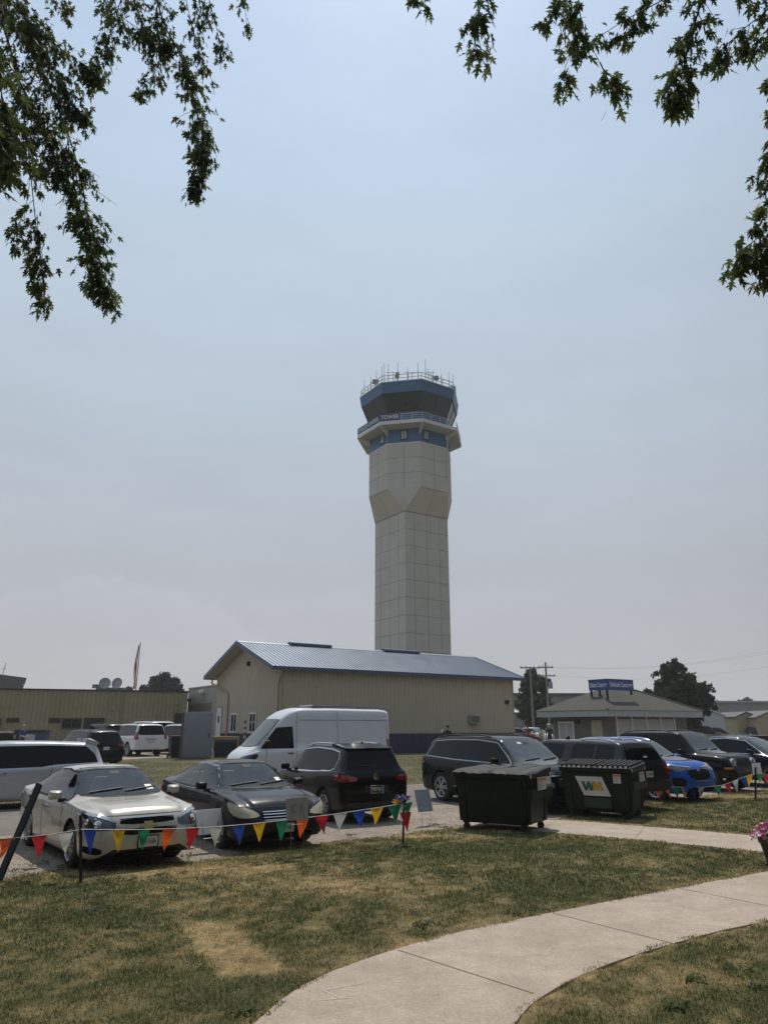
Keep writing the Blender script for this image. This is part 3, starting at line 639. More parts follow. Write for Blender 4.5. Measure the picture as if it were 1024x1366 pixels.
transit = dict(st=TRN_ST, paint=WHITEP, W=2.0, r=.36, ax=(1.93,-1.82), ws=(1.44,2.30,.82,.70), rw=None, tint=TINT, clad=1, glass=[([(2.18,1.36),(1.62,2.02),(1.05,2.06),(1.0,1.36)],())], trim=GAP, rim='steel', mirror=(2.0,1.55), mirmat=PLAS,
 handles=[(1.12,1.18),(-.55,1.2)], handle=PLAS, seams=[(2.05,.75,2.0,1.33),(.9,.45,.88,2.55),(-.75,.45,-.75,2.6),(-.8,2.3,-2.85,2.3),(-2.85,.9,-2.85,2.3),(.8,2.3,-.7,2.3),(.85,1.12,-2.8,1.12)],
 sides=[('headlight', LAMPD, [(2.85,.55,.92),(2.8,.55,1.04),(2.35,.97,1.20),(2.3,.99,1.10),(2.5,.97,.92)], CF, .012, 1),('tail_light', REDL, [(-2.98,.80,1.25),(-2.9,.97,1.25),(-2.9,.97,1.62),(-2.98,.80,1.62)], CR, .012, 0),
        ('side_moulding', PLAS, [(1.3,1,.62),(-1.3,1,.62),(-1.3,1,.76),(1.3,1,.76)], (0,1), .014, 0)],
 ends=[('grille', GRL, band(.5,.55,.62,.95), FR, .012, 1),('bumper', PLAS, band(.7,.75,.42,.58), FR, .015, 0)],
 extra=[])
def solar(t, sh):
    bm = bmesh.new(); bx(bm, (-2.75,-.55,2.80), (.1,.55,2.835), 0, None, .006); p = obj('roof_panel', bm, [mat('solar_black', (.01,.012,.02), .15, coat=.6)], t)
    bm = bmesh.new()
    for y in (-.585,.555): bx(bm, (-2.8,y,2.80), (.12,y+.03,2.85), 0)
    for x in (-2.83,.12): bx(bm, (x,-.585,2.80), (x+.03,.585,2.85), 0)
    for x in (-2.3,-.4):
        for y in (-.5,.46): bx(bm, (x,y,2.70), (x+.05,y+.04,2.80), 0)
    obj('panel_frame', bm, mat('aluminium', (.6,.6,.62), .4, .8), p)
transit['extra'] = [solar]
PICK_ST = [(-2.62,.55,.78,.80,.86,.6,.02),(-2.60,.52,.98,1.0,.88,.68,.02),(-2.56,.5,1.12,1.16,.90,.72,.03),(-2.50,.48,1.22,1.32,.905,.72,.05),(-2.42,.46,1.225,1.52,.905,.68,.06),(-2.32,.45,1.225,1.66,.905,.655,.07),(-2.15,.45,1.22,1.71,.91,.645,.07),(-1.2,.44,1.21,1.735,.915,.64,.07),(-.5,.44,1.20,1.73,.915,.64,.07),(.3,.42,1.18,1.735,.915,.64,.07),(.6,.42,1.16,1.70,.915,.635,.07),
 (1.25,.42,1.13,1.25,.915,.7,.04),(1.4,.42,1.12,1.18,.915,.7,.03),(2.0,.42,1.06,1.14,.90,.68,.05),(2.35,.42,.95,1.05,.87,.65,.06),(2.5,.44,.78,.84,.78,.6,.04),(2.58,.5,.64,.66,.66,.5,.02)]
def cabgap(t, sh):
    for sy in (-1,1): sh.patch('cab_gap', [(-.62,0,.55),(-.555,0,.55),(-.555,0,1.70),(-.62,0,1.70)], (0,-sy,0), GAP, t, .004, .06, 0, 0)
    sh.patch('cab_gap', [(-.62,-.62,0),(-.555,-.62,0),(-.555,.62,0),(-.62,.62,0)], (0,0,-1), GAP, t, .004, .06, 0, 0)
pickup = dict(st=PICK_ST, paint=GREYP, W=1.83, r=.37, ax=(1.62,-1.45), ws=(1.2,1.66,.73,.58), rw=(1.25,1.63,.68,.575), rtint=TINT, tint=TINT, glass=[([(-.72,1.27),(-.74,1.60),(-.85,1.635),(-2.02,1.615),(-2.16,1.56),(-2.2,1.29),(-2.1,1.265)],(-1.55,)),([(1.0,1.19),(.5,1.60),(.3,1.625),(-.42,1.61),(-.44,1.25)],(.22,))], trim=None, rim='six', mirror=(.85,1.28), mirmat=PLAS, clad=2,
 handles=[(.3,1.05),(-.4,1.07)], seams=[(1.05,.6,1.0,1.15),(.2,.6,.2,1.2),(-.66,1.24,-2.5,1.24)], rails=(-.9,-2.05), raily=.54, railm=CHR,
 sides=[('tail_light', REDL, [(-2.6,.70,.86),(-2.45,.90,.86),(-2.45,.90,1.16),(-2.6,.70,1.16)], CR, .012, 0),('headlight', LAMP, [(2.45,.5,.84),(2.4,.5,.98),(2.1,.88,1.02),(2.15,.88,.86)], CF, .012, 0)],
 ends=[('bumper', PLAS, band(.85,.85,.52,.70), RE, .05, 0),('grille', GRL, band(.45,.45,.62,.9), FR, .012, 0),('topper_sticker', STICK, [(0,-.12,1.30),(0,.02,1.30),(0,.02,1.335),(0,-.12,1.335)], RE, .014, 0)], extra=[cabgap, plate(0,.9,'FT-4419', False), antenna(.1)])
JEEP_ST = [(-2.2,.5,.8,.85,.8,.6,.02),(-2.17,.45,1.1,1.18,.88,.7,.03),(-2.1,.42,1.14,1.4,.90,.7,.05),(-2.0,.4,1.14,1.72,.905,.69,.05),(-1.8,.4,1.14,1.78,.91,.69,.05),(-.5,.4,1.12,1.80,.915,.69,.05),(.2,.4,1.10,1.795,.915,.69,.05),(.45,.4,1.09,1.76,.915,.69,.05),(.95,.4,1.08,1.22,.91,.74,.04),(1.08,.4,1.07,1.15,.905,.74,.03),(1.7,.4,1.03,1.12,.89,.72,.04),(1.98,.4,.99,1.08,.86,.68,.04),(2.08,.42,.93,1.0,.82,.62,.04),(2.14,.44,.78,.82,.79,.6,.03),(2.2,.46,.62,.64,.76,.58,.02)]
jeep = dict(st=JEEP_ST, paint=BLACKP, W=1.83, r=.37, ax=(1.40,-1.25), ws=(1.16,1.73,.74,.63), rw=(1.2,1.68,.7,.62), tint=TINT, glass=[([(.82,1.12),(.40,1.66),(-.5,1.70),(-1.9,1.68),(-1.95,1.18)],(-.25,-1.15))], trim=None, rim='five', mirror=(.62,1.18), clad=2, handles=[(-.15,1.0),(-1.0,1.02)], seams=[(.8,.5,.75,1.1),(-.25,.5,-.25,1.12)], rails=(.1,-1.8), raily=.6,
 sides=[('turn_lamp', mat('amber_lens', (.5,.2,.03), .2), [(2.15,.72,.68),(2.0,.88,.68),(2.0,.88,.74),(2.15,.72,.74)], CF, .012, 0),('fender_flare', mat('flare_paint', (.008,.008,.009), .35, coat=.6), [(1.9,.9,.74),(1.9,.9,.84),(1.4,.9,.90),(.95,.9,.84),(.93,.9,.74),(1.05,.9,.74),(1.4,.9,.82),(1.78,.9,.74)], (0,1), .05, 0)],
 ends=[('grille', BLACKP, band(.36,.36,.72,.98), FR, .012, 0)] + [('grille_slot', GAP, [(0,y-.026,.74),(0,y+.026,.74),(0,y+.026,.96),(0,y-.026,.96)], FR, .02, 0) for y in (-.3,-.2,-.1,0,.1,.2,.3)] + [('bumper', BLACKP, band(.8,.8,.46,.66), FR, .07, 0)],
 extra=[plate(0,.55,'', True), wipers(1.18,.7)])
def round_lamps(t, sh):
    for sy in (-1,1):
        h = sh.bvh.ray_cast(Vector((6,.56*sy,.86)), Vector((-1,0,0)))
        bm = bmesh.new(); lathe(bm, [(.135,-.06),(.135,.03),(.12,.04),(.115,.02),(.07,.045),(0,.055)], 24, Matrix.Translation(h[0]) @ Matrix.Rotation(math.pi/2, 4, 'Y'))
        obj('headlight', bm, LAMP, t)
jeep['extra'] = jeep['extra'] + [round_lamps]
KX = .98
blue_st = [(x*KX, a, b*(1.05 if x > 1.2 else 1), c_*(1.045 if x > 1.2 else .975), w, q, d) for (x,a,b,c_,w,q,d) in TIG_ST]
bluecar = dict(tiguan); bluecar.update(st=blue_st, paint=BLUEP, ax=(1.28,-1.23), trim=None, rails=(.15,-1.6), ws=(1.10,1.55,.73,.58), rw=(1.12,1.49,.70,.565), glass=[([(x*KX, z*.975) for x,z in TIG_GL],(-.12,-1.0))],
 sides=[('headlight', LAMPD, [(2.1,.30,.84),(2.08,.3,.885),(1.75,.86,.955),(1.75,.88,.83),(1.95,.75,.79)], CF, .012, 0),('lamp_edge', CHR, [(2.08,.3,.885),(2.08,.3,.90),(1.72,.86,.975),(1.72,.86,.957)], CF, .02, 0),('bumper_vent', GRL, [(2.1,.62,.42),(2.1,.58,.62),(1.85,.86,.66),(1.9,.86,.44)], CF, .01, 1)],
 ends=[('grille', GRL, band(.40,.50,.58,.84), FR, .012, 1),('chrome_trim', CHR, band(.38,.36,.55,.565), FR, .02, 0),('air_intake', GRL, band(.55,.6,.27,.40), FR, .012, 1)], extra=[roundel(1,.79,.06), wipers(1.10,.6)])
CUV_ST = [(-2.37,.40,.75,.8,.6,.45,.02),(-2.33,.30,.95,1.02,.80,.6,.03),(-2.2,.25,1.06,1.16,.88,.66,.04),(-1.9,.22,1.08,1.27,.92,.66,.05),(-1.3,.2,1.07,1.49,.94,.62,.07),(-.8,.2,1.05,1.59,.95,.60,.07),(-.2,.2,1.03,1.625,.955,.60,.07),(.3,.2,1.01,1.60,.955,.60,.07),(.6,.2,1.0,1.53,.95,.60,.07),(1.4,.2,.98,1.1,.94,.7,.04),(1.55,.2,.96,1.04,.94,.7,.03),(2.0,.22,.86,.94,.88,.66,.05),(2.25,.25,.7,.77,.76,.56,.05),(2.36,.33,.55,.58,.56,.42,.02)]
crossover = dict(st=CUV_ST, paint=INDIG, W=1.91, r=.36, ax=(1.42,-1.45), ws=(1.05,1.54,.76,.57), rw=(1.2,1.55,.66,.53), tint=TINT, glass=[([(1.2,1.04),(1.15,1.07),(.55,1.45),(-.1,1.52),(-.9,1.47),(-1.5,1.32),(-1.85,1.16),(-1.8,1.13),(-.6,1.075)],(.1,-.95))], trim=mat('bright_trim', (.6,.6,.62), .2, .9), rim='five', mirror=(.85,1.12), mirmat=INDIG, clad=1, handles=[(.1,.92),(-.9,.95)], handle=CHR, seams=[(1.0,.4,1.0,1.0),(.05,.3,.05,1.03),(-1.0,.5,-1.1,1.07)],
 sides=[('tail_light', REDL, [(-2.3,.5,.9),(-2.05,.88,.93),(-2.0,.9,1.0),(-2.25,.5,.98)], CR, .012, 0),('headlight', LAMP, [(2.25,.5,.68),(2.2,.5,.76),(1.85,.86,.84),(1.85,.88,.76)], CF, .012, 0)], ends=[('air_intake', GRL, band(.55,.6,.27,.40), FR, .012, 1)], extra=[wipers(1.07,.6)])
TAH_ST = [(-2.56,.55,.8,.85,.85,.6,.02),(-2.54,.45,1.08,1.14,.94,.7,.03),(-2.48,.4,1.17,1.32,.97,.74,.05),(-2.40,.38,1.18,1.6,.985,.74,.06),(-2.32,.38,1.18,1.80,.99,.74,.07),(-2.1,.37,1.17,1.85,1.0,.74,.07),(-.6,.36,1.15,1.88,1.01,.74,.07),(.5,.36,1.13,1.87,1.01,.74,.07),(.72,.36,1.12,1.82,1.01,.73,.07),(1.3,.36,1.11,1.27,1.005,.8,.04),(1.45,.36,1.1,1.2,1.0,.8,.03),(2.1,.36,1.06,1.17,.98,.78,.05),(2.4,.36,1.0,1.1,.95,.74,.05),(2.5,.38,.85,.9,.9,.7,.03),(2.55,.45,.65,.68,.8,.6,.02)]
tahoe = dict(st=TAH_ST, paint=WHITEP, W=2.01, r=.40, ax=(1.58,-1.44), ws=(1.2,1.79,.82,.68), rw=(1.26,1.74,.80,.68), rtint=TINT, tint=TINT, glass=[([(1.1,1.17),(.66,1.72),(-.5,1.77),(-2.1,1.74),(-2.25,1.22)],(.15,-.85,-1.35))], trim=GAP, rim='six', mirror=(.85,1.25), clad=1, handles=[(.15,1.05),(-.75,1.07)], seams=[(.15,.5,.15,1.15),(-.85,.5,-.95,1.17)], rails=(.3,-2.0), raily=.62,
 sides=[('tail_light', REDL, [(-2.53,.76,.98),(-2.40,.98,.98),(-2.40,.98,1.38),(-2.46,.78,1.38)], CR, .016, 0),('headlight', LAMP, [(2.5,.5,.85),(2.45,.5,1.0),(2.2,.95,1.03),(2.25,.95,.86)], CF, .012, 0)],
 ends=[('bumper_step', PLAS, band(.5,.5,.5,.58), RE, .03, 0),('bumper', WHITEP, band(.92,.92,.45,.72), RE, .05, 0),('chrome_trim', CHR, band(.35,.35,1.0,1.04), RE, .015, 0)], extra=[plate(0,.9,'', False)])
explorer = dict(traverse); explorer.update(paint=NAVYB, rim='five', trim=GAP, extra=[plate(0,.9,'', False)], rtint=TINT)
darksuv = dict(tahoe); darksuv.update(paint=BLACKP, trim=None)
def sliver(): pass
# ------------------------------------------------------------------ ground, lawn, paths
def vnoise(x, y, seed=0):
    xi = np.floor(x).astype(int); yi = np.floor(y).astype(int); xf = x-xi; yf = y-yi
    def h(a, b):
        n = (a*374761393 + b*668265263 + seed*974634) & 0x7fffffff; n = ((n ^ (n >> 13))*1274126177) & 0x7fffffff
        return ((n ^ (n >> 16)) & 0xffff)/65535.
    u = xf*xf*(3-2*xf); v = yf*yf*(3-2*yf)
    return (h(xi,yi)*(1-u)+h(xi+1,yi)*u)*(1-v)+(h(xi,yi+1)*(1-u)+h(xi+1,yi+1)*u)*v
def fbm(x, y, s, seed=0, o=4):
    r = 0; a = .5; t = 0
    for i in range(o):
        r = r+a*vnoise(x*s*2**i+37*i, y*s*2**i+91*i, seed+i); t += a; a *= .55
    return r/t
def gzv(y): 
    t = np.clip((y-26)/18., 0, 1); return .35*t*t*(3-2*t)
def cr(pts, k=8):
    P = [np.array(p, float) for p in pts]; out = []
    for i in range(len(P)-1):
        p0 = P[max(i-1,0)]; p1 = P[i]; p2 = P[i+1]; p3 = P[min(i+2,len(P)-1)]
        for t in np.linspace(0,1,k,endpoint=False):
            out.append(.5*((2*p1)+(-p0+p2)*t+(2*p0-5*p1+4*p2-p3)*t*t+(-p0+3*p1-3*p2+p3)*t**3))
    out.append(P[-1]); return out
def inpoly(px, py, poly):
    c = np.zeros(px.shape, bool); n = len(poly); j = n-1
    for i in range(n):
        xi, yi = poly[i][:2]; xj, yj = poly[j][:2]
        if yi != yj:
            c ^= ((yi > py) != (yj > py)) & (px < (xj-xi)*(py-yi)/(yj-yi)+xi)
        j = i
    return c
def polydist(px, py, poly, closed=True):
    d = np.full(px.shape, 1e9); n = len(poly)
    for i in range(n if closed else n-1):
        ax, ay = poly[i][:2]; bx_, by_ = poly[(i+1)%n][:2]; l2 = (bx_-ax)**2+(by_-ay)**2+1e-12
        t = np.clip(((px-ax)*(bx_-ax)+(py-ay)*(by_-ay))/l2, 0, 1); d = np.minimum(d, np.hypot(px-ax-t*(bx_-ax), py-ay-t*(by_-ay)))
    return d
def sheet(name, poly, dz, m, step=1.2, jag=0.):
    ed = []
    for i in range(len(poly)):
        a = np.array(poly[i][:2]); b = np.array(poly[(i+1)%len(poly)][:2]); l = np.linalg.norm(b-a); k = max(1, int(l/(min(step, .25) if jag else step)))
        for q in range(k):
            p = a+(b-a)*q/k
            if jag and 2 < p[1] < 45: p = p + (np.array([fbm(p[:1]*1., p[1:]*1., 1.3, 5)[0], fbm(p[:1], p[1:], 1.3, 9)[0]])-.5)*2*jag
            ed.append(p)
    A = np.array(ed); lo = A.min(0); hi = A.max(0)
    gx, gy = np.meshgrid(np.arange(lo[0], hi[0], step), np.arange(lo[1], hi[1], step)); gx = gx.ravel(); gy = gy.ravel()
    ok = inpoly(gx, gy, ed) & (polydist(gx, gy, ed) > step*.3); pts = ed+[np.array(p) for p in zip(gx[ok], gy[ok])]
    n = len(ed)
    vo, eo, fo, *_ = geometry.delaunay_2d_cdt([Vector(p) for p in pts], [(i,(i+1)%n) for i in range(n)], [], 1, 1e-4)
    bm = bmesh.new(); vs = [bm.verts.new((p.x, p.y, gz(p.x,p.y)+dz)) for p in vo]
    for f in fo:
        try: bm.faces.new([vs[i] for i in f])
        except ValueError: pass
    bm.normal_update()
    for f in bm.faces:
        if f.normal.z < 0: f.normal_flip()
    o = obj(name, bm, m, None, None); tag(o, kind='structure'); return o
def groundmat(name, cols, scales, rough=.95, bump=.4, bscale=40, stones=0., attr=False):
    """two-tone ground: big blotches, mid mottling, fine grain, optional pebbles"""
    m = bpy.data.materials.new(name); m.use_nodes = True; nt = m.node_tree; L = nt.links.new; b = nt.nodes['Principled BSDF']
    tc = nd(nt, 'ShaderNodeTexCoord'); b.inputs['Roughness'].default_value = rough; b.inputs['Specular IOR Level'].default_value = .2
    def noise(s, d=6):
        n = nd(nt, 'ShaderNodeTexNoise'); n.inputs['Scale'].default_value = s; n.inputs['Detail'].default_value = d; n.inputs['Roughness'].default_value = .7; L(tc.outputs['Object'], n.inputs['Vector']); return n.outputs['Fac']
    if attr:
        a = nd(nt, 'ShaderNodeAttribute'); a.attribute_name = 'dry'; f0 = a.outputs['Fac']
    else: f0 = noise(scales[0])
    r0 = nd(nt, 'ShaderNodeValToRGB'); e = r0.color_ramp.elements; e[0].position = .30 if not attr else .05; e[1].position = .68 if not attr else .95; e[0].color = (*cols[0],1); e[1].color = (*cols[1],1)
    L(f0, r0.inputs[0])
    mx = nd(nt, 'ShaderNodeMix', data_type='RGBA', blend_type='MIX'); r1 = nd(nt, 'ShaderNodeValToRGB'); r1.color_ramp.elements[0].position = .42; r1.color_ramp.elements[1].position = .66
    r1.color_ramp.elements[0].color = (0,0,0,1); r1.color_ramp.elements[1].color = (.7,.7,.7,1); L(noise(scales[1]), r1.inputs[0])
    L(r1.outputs[0], mx.inputs['Factor']); L(r0.outputs[0], mx.inputs['A']); mx.inputs['B'].default_value = (*cols[2],1)
    fine = nd(nt, 'ShaderNodeMapRange'); fine.inputs[1].default_value = .3; fine.inputs[2].default_value = .7; fine.inputs[3].default_value = .72; fine.inputs[4].default_value = 1.28; L(noise(scales[2], 8), fine.inputs[0])
    sc = nd(nt, 'ShaderNodeVectorMath', operation='SCALE'); L(mx.outputs['Result'], sc.inputs[0]); L(fine.outputs[0], sc.inputs['Scale'])
    col = sc.outputs[0]; h = noise(bscale, 8)
    if stones:
        v = nd(nt, 'ShaderNodeTexVoronoi'); v.inputs['Scale'].default_value = stones; L(tc.outputs['Object'], v.inputs['Vector'])
        vr = nd(nt, 'ShaderNodeMapRange'); L(v.outputs['Distance'], vr.inputs[0]); vr.inputs[1].default_value = 0; vr.inputs[2].default_value = .8; vr.inputs[3].default_value = 1.2; vr.inputs[4].default_value = .62
        hv = nd(nt, 'ShaderNodeSeparateColor'); L(v.outputs['Color'], hv.inputs[0]); vm = nd(nt, 'ShaderNodeMath', operation='MULTIPLY_ADD'); L(hv.outputs[0], vm.inputs[0]); vm.inputs[1].default_value = .5; vm.inputs[2].default_value = .75
        mm = nd(nt, 'ShaderNodeMath', operation='MULTIPLY'); L(vr.outputs[0], mm.inputs[0]); L(vm.outputs[0], mm.inputs[1])
        s2 = nd(nt, 'ShaderNodeVectorMath', operation='SCALE'); L(col, s2.inputs[0]); L(mm.outputs[0], s2.inputs['Scale']); col = s2.outputs[0]
        ih = nd(nt, 'ShaderNodeMath', operation='SUBTRACT'); ih.inputs[0].default_value = 1; L(v.outputs['Distance'], ih.inputs[1]); h = ih.outputs[0]
    L(col, b.inputs['Base Color'])
    bp = nd(nt, 'ShaderNodeBump'); bp.inputs['Strength'].default_value = bump; bp.inputs['Distance'].default_value = .03; L(h, bp.inputs['Height']); L(bp.outputs[0], b.inputs['Normal'])
    _M[name] = m; return m
# base ground to the horizon
gx = np.concatenate([[-2600,-1200,-500,-220,-120], np.arange(-70,71,2.), [120,220,500,1200,2600]])
gy = np.concatenate([[-600,-200,-60,-20], np.arange(-4,60,1.), np.arange(60,120,6.), [160,240,400,800,1500,2600]])
XX, YY = np.meshgrid(gx, gy); nx, ny = len(gx), len(gy)
vv = np.stack([XX.ravel(), YY.ravel(), gzv(YY.ravel())], 1)
ii = (np.arange(ny-1)[:,None]*nx+np.arange(nx-1)[None,:]).ravel()
ff = np.stack([ii, ii+1, ii+nx+1, ii+nx], 1).ravel()
tag(npmesh('ground', vv, ff, 4, groundmat('dry_field', [(.15,.13,.07),(.09,.10,.045),(.22,.18,.12)], (.09,.8,9))), kind='structure')
L0 = Vector((-5.4,11.0,0)); 
def lu(a, b): p = L0+U*a+V*b; return (p.x, p.y)
# L-line: lawn edge; gravel between, then the road
GRAV = groundmat('gravel_lot', [(.30,.25,.20),(.42,.355,.29),(.22,.18,.135)], (.35,1.6,30), .95, .6, 60, 26)
ROADM = groundmat('worn_asphalt', [(.16,.142,.122),(.22,.195,.17),(.13,.115,.10)], (.25,1.1,40), .9, .3, 90)
sheet('parking_gravel', [lu(-30,-3.0), lu(14,-3.0), lu(60,-3), lu(60,26), lu(-30,26)], .004, GRAV, 1.4)
road_near = [G(-260,1135), G(0,1110), G(575,1060), G(720,1047)]
sheet('road', [lu(-30,4.6), lu(0,4.6), lu(14,4.4), lu(60,4.4), lu(60,10.4), lu(12,10.2), lu(0,9.4), lu(-30,9)], .010, ROADM, 1.4)
VERGE = groundmat('verge_grass', [(.05,.062,.021),(.17,.135,.075),(.042,.05,.018)], (.5,2.4,14), .95, .6, 50)
VERGE_P = [lu(-30,9.2), lu(0,9.6), lu(12,10.4), lu(31,10.6), lu(31,29), lu(10,29), lu(-6,27.5), lu(-10,33), lu(-22,24), lu(-30,20)]
sheet('verge', VERGE_P, .014, VERGE, 1.2, .25)
sheet('yard', [(-40,36),(-14,40.5),(-9,46),(-10,58),(-45,52)], .020, groundmat('yard_gravel', [(.26,.23,.2),(.36,.31,.26),(.2,.17,.13)], (.3,1.5,30), .95, .4, 60), 1.5, .2)
# lawn outline (world xy)
edge_pts = [G(-300,1245), G(-80,1190), G(0,1172), G(60,1163), G(120,1158), G(200,1150), G(260,1150), G(330,1138), G(430,1125), G(500,1117), G(560,1110), G(605,1106), G(640,1099), G(735,1093), G(800,1080), G(880,1067), G(960,1060), G(1024,1052), G(1200,1035)]
LAWN = [(p.x,p.y) for p in edge_pts] + [(34,26),(26,-6),(-22,-6),(-22,6)]
PA = cr([G(120,1600)[:2], G(230,1460)[:2], G(345,1366)[:2], G(395,1324)[:2], G(470,1290)[:2], G(600,1250)[:2], G(800,1208)[:2], G(1024,1165)[:2], G(1300,1115)[:2], G(1700,1062)[:2]])
PB = cr([G(620,1600)[:2], G(640,1460)[:2], G(690,1366)[:2], G(730,1330)[:2], G(800,1295)[:2], G(900,1262)[:2], G(1024,1232)[:2], G(1300,1180)[:2], G(1700,1115)[:2]])
PATH = [tuple(p) for p in PA]+[tuple(p) for p in PB[::-1]]
QA = cr([G(628,1096)[:2], G(733,1095)[:2], G(860,1104)[:2], G(1010,1117)[:2], G(1090,1124)[:2], G(1250,1126)[:2]])
QB = cr([G(628,1104)[:2], G(735,1112)[:2], G(870,1124)[:2], G(1012,1138)[:2], G(1100,1146)[:2], G(1250,1150)[:2]])
WALK = [tuple(p) for p in QA]+[tuple(p) for p in QB[::-1]]
def Gl(px, py): p = G(px, py); return np.array((p.x, p.y))
# dry-grass blotches: pixel centre, radii in metres along world x,y, strength
BLOBS = [((270,1165),1.3,.45,.45),((420,1180),1.5,.5,.35),((560,1185),1.1,.6,.45),((300,1205),.8,.5,.15),((200,1330),.5,.3,.15),
 ((160,1170),.9,.3,.45),((330,1160),.8,.25,.5),((560,1118),1.2,.3,.6),((700,1112),1.4,.3,.3),((965,1064),2.0,.5,.8),((1000,1045),2.,.8,.8),((900,1100),2.,.5,.3),
 ((120,1225),.8,.4,-.45),((250,1320),.8,.4,-.35),((620,1180),1.2,.5,-.3),((740,1190),1.3,.6,-.35),((690,1135),2.,.5,-.4),((430,1330),.9,.3,-.4),((520,1140),1.5,.5,-.4),((60,1190),1.2,.4,-.3),((900,1310),.8,.4,.35),((820,1340),.7,.25,.25),((970,1340),.6,.3,-.3),((850,1165),1.5,.4,-.2)]
PATCH = [tuple(Gl(*p)) for p in ((248,1243),(272,1233),(306,1237),(330,1258),(352,1278),(383,1299),(345,1306),(300,1311),(282,1290),(262,1268))]
def dryness(x, y):
    d = .27+.30*(fbm(x, y, .75, 3)-.5)+.75*(fbm(x*1.6, y, 2.6, 11)-.5)+1.15*(fbm(x, y, 8., 23)-.5)
    for (c, rx, ry, a) in BLOBS:
        c = Gl(*c); e = ((x-c[0])/rx)**2+((y-c[1])/ry)**2+.9*(fbm(x, y, 2.2, 31)-.5); d = d+a*np.exp(-np.clip(e,0,9)**1.3)
    w1 = .10*(fbm(x, y, 3.2, 51)-.5); w2 = .10*(fbm(x, y, 3.2, 57)-.5); sd = np.where(inpoly(x+w1, y+w2, PATCH), 1, -1)*polydist(x+w1, y+w2, PATCH); d = d+np.clip(sd/.09+.6, 0, 1)*(.80+.5*(fbm(x, y, 5., 63)-.5))
    pe = np.minimum(polydist(x, y, PATH), polydist(x, y, WALK)); d = d+.38*np.exp(-(pe/.13)**2)
    le = polydist(x, y, LAWN[:19], False); d = d+.35*np.exp(-(le/.35)**2)
    return np.clip(d, 0, 1)
# lawn sheet with a 'dry' attribute
def lawn_sheet():
    xs = np.arange(-16, 26, .11); ys = np.arange(1.0, 27, .11); gx, gy = np.meshgrid(xs, ys); m = np.abs(gx) < .95*gy+4.5
    gx = gx[m]; gy = gy[m]; ok = inpoly(gx, gy, LAWN) & (polydist(gx, gy, LAWN) > .05); gx = gx[ok]; gy = gy[ok]
    h = .012+.035*fbm(gx, gy, 1.6, 41)*np.clip(polydist(gx, gy, LAWN)/.4, 0, 1)
    pd = np.minimum(np.where(inpoly(gx, gy, PATH), -1, 1)*polydist(gx, gy, PATH), np.where(inpoly(gx, gy, WALK), -1, 1)*polydist(gx, gy, WALK))
    h = np.where(pd < 0, .002, h)
    key = {}; 
    ix = np.round((gx+16)/.11).astype(int); iy = np.round((gy-1)/.11).astype(int)
    idx = -np.ones((len(xs)+2, len(ys)+2), int); idx[ix, iy] = np.arange(len(gx))
    a, b, c, d = idx[ix,iy], idx[ix+1,iy], idx[ix+1,iy+1], idx[ix,iy+1]; q = (b >= 0)&(c >= 0)&(d >= 0)
    f = np.stack([a[q],b[q],c[q],d[q]],1).ravel()
    LM = groundmat('lawn_soil', [(.075,.080,.027),(.35,.25,.12),(.11,.095,.044)], (1,5,26), .95, .8, 45, 0, True)
    o = npmesh('lawn', np.stack([gx,gy,h],1), f, 4, LM); tag(o, kind='structure')
    at_ = o.data.attributes.new('dry', 'FLOAT', 'POINT'); at_.data.foreach_set('value', dryness(gx, gy).astype(np.float32))
    o.data.polygons.foreach_set('use_smooth', [True]*len(o.data.polygons))
lawn_sheet()
CONC = groundmat('pinkish_concrete', [(.345,.282,.222),(.445,.37,.298),(.295,.238,.185)], (.8,2.2,50), .85, .12, 120)
JOINT = mat('joint_dark', (.17,.145,.12), .9)
CHALK = mat('chalk_mark', (.56,.51,.46), .9)
def slab(name, A, B, z, joints, marks=()):
    bm = bmesh.new(); n = min(len(A), len(B)); 
    def res(P, n):
        P = np.array(P); s = np.concatenate([[0], np.cumsum(np.linalg.norm(np.diff(P,axis=0),axis=1))]); t = np.linspace(0, s[-1], n); return np.stack([np.interp(t, s, P[:,0]), np.interp(t, s, P[:,1])],1)
    A = res(A, 90); B = res(B, 90); rows = []
    for a, b in zip(A, B):
        cols = [(*a, -.05)]+[(*(a+(b-a)*k/6), z) for k in range(7)]+[(*b, -.05)]; rows.append([bm.verts.new(c) for c in cols])
    for r, q in zip(rows, rows[1:]):
        for k in range(8): bm.faces.new((r[k], r[k+1], q[k+1], q[k]))
    bm.normal_update()
    bm.faces.ensure_lookup_table()
    if bm.faces[3].normal.z < 0:
        for f in bm.faces: f.normal_flip()
    for (p, q, w, mi) in [(j[0], j[1], .006, 1) for j in joints]+[(m[0], m[1], m[2], 2) for m in marks]:
        p = Gl(*p); q = Gl(*q); n_ = np.array((-(q-p)[1], (q-p)[0])); n_ = n_/np.linalg.norm(n_)*w; k = 6
        for i in range(k):
            s = p+(q-p)*i/k; e = p+(q-p)*(i+1)/k
            f = bm.faces.new([bm.verts.new((*v, z+.003)) for v in (s-n_, e-n_, e+n_, s+n_)]); f.material_index = mi
            f.normal_update()
            if f.normal.z < 0: f.normal_flip()
    return tag(obj(name, bm, [CONC, JOINT, CHALK], None, 30), kind='structure')
slab('path', PA, PB, .028, [((531,1272),(712,1331)),((738,1222),(902,1264)),((905,1188),(1024,1212))], [((432,1327),(452,1337),.005),((432,1327),(484,1317),.004),((420,1341),(466,1337),.004)])
slab('sidewalk', QA, QB, .024, [((860,1104),(845,1122)),((742,1096),(720,1110))])
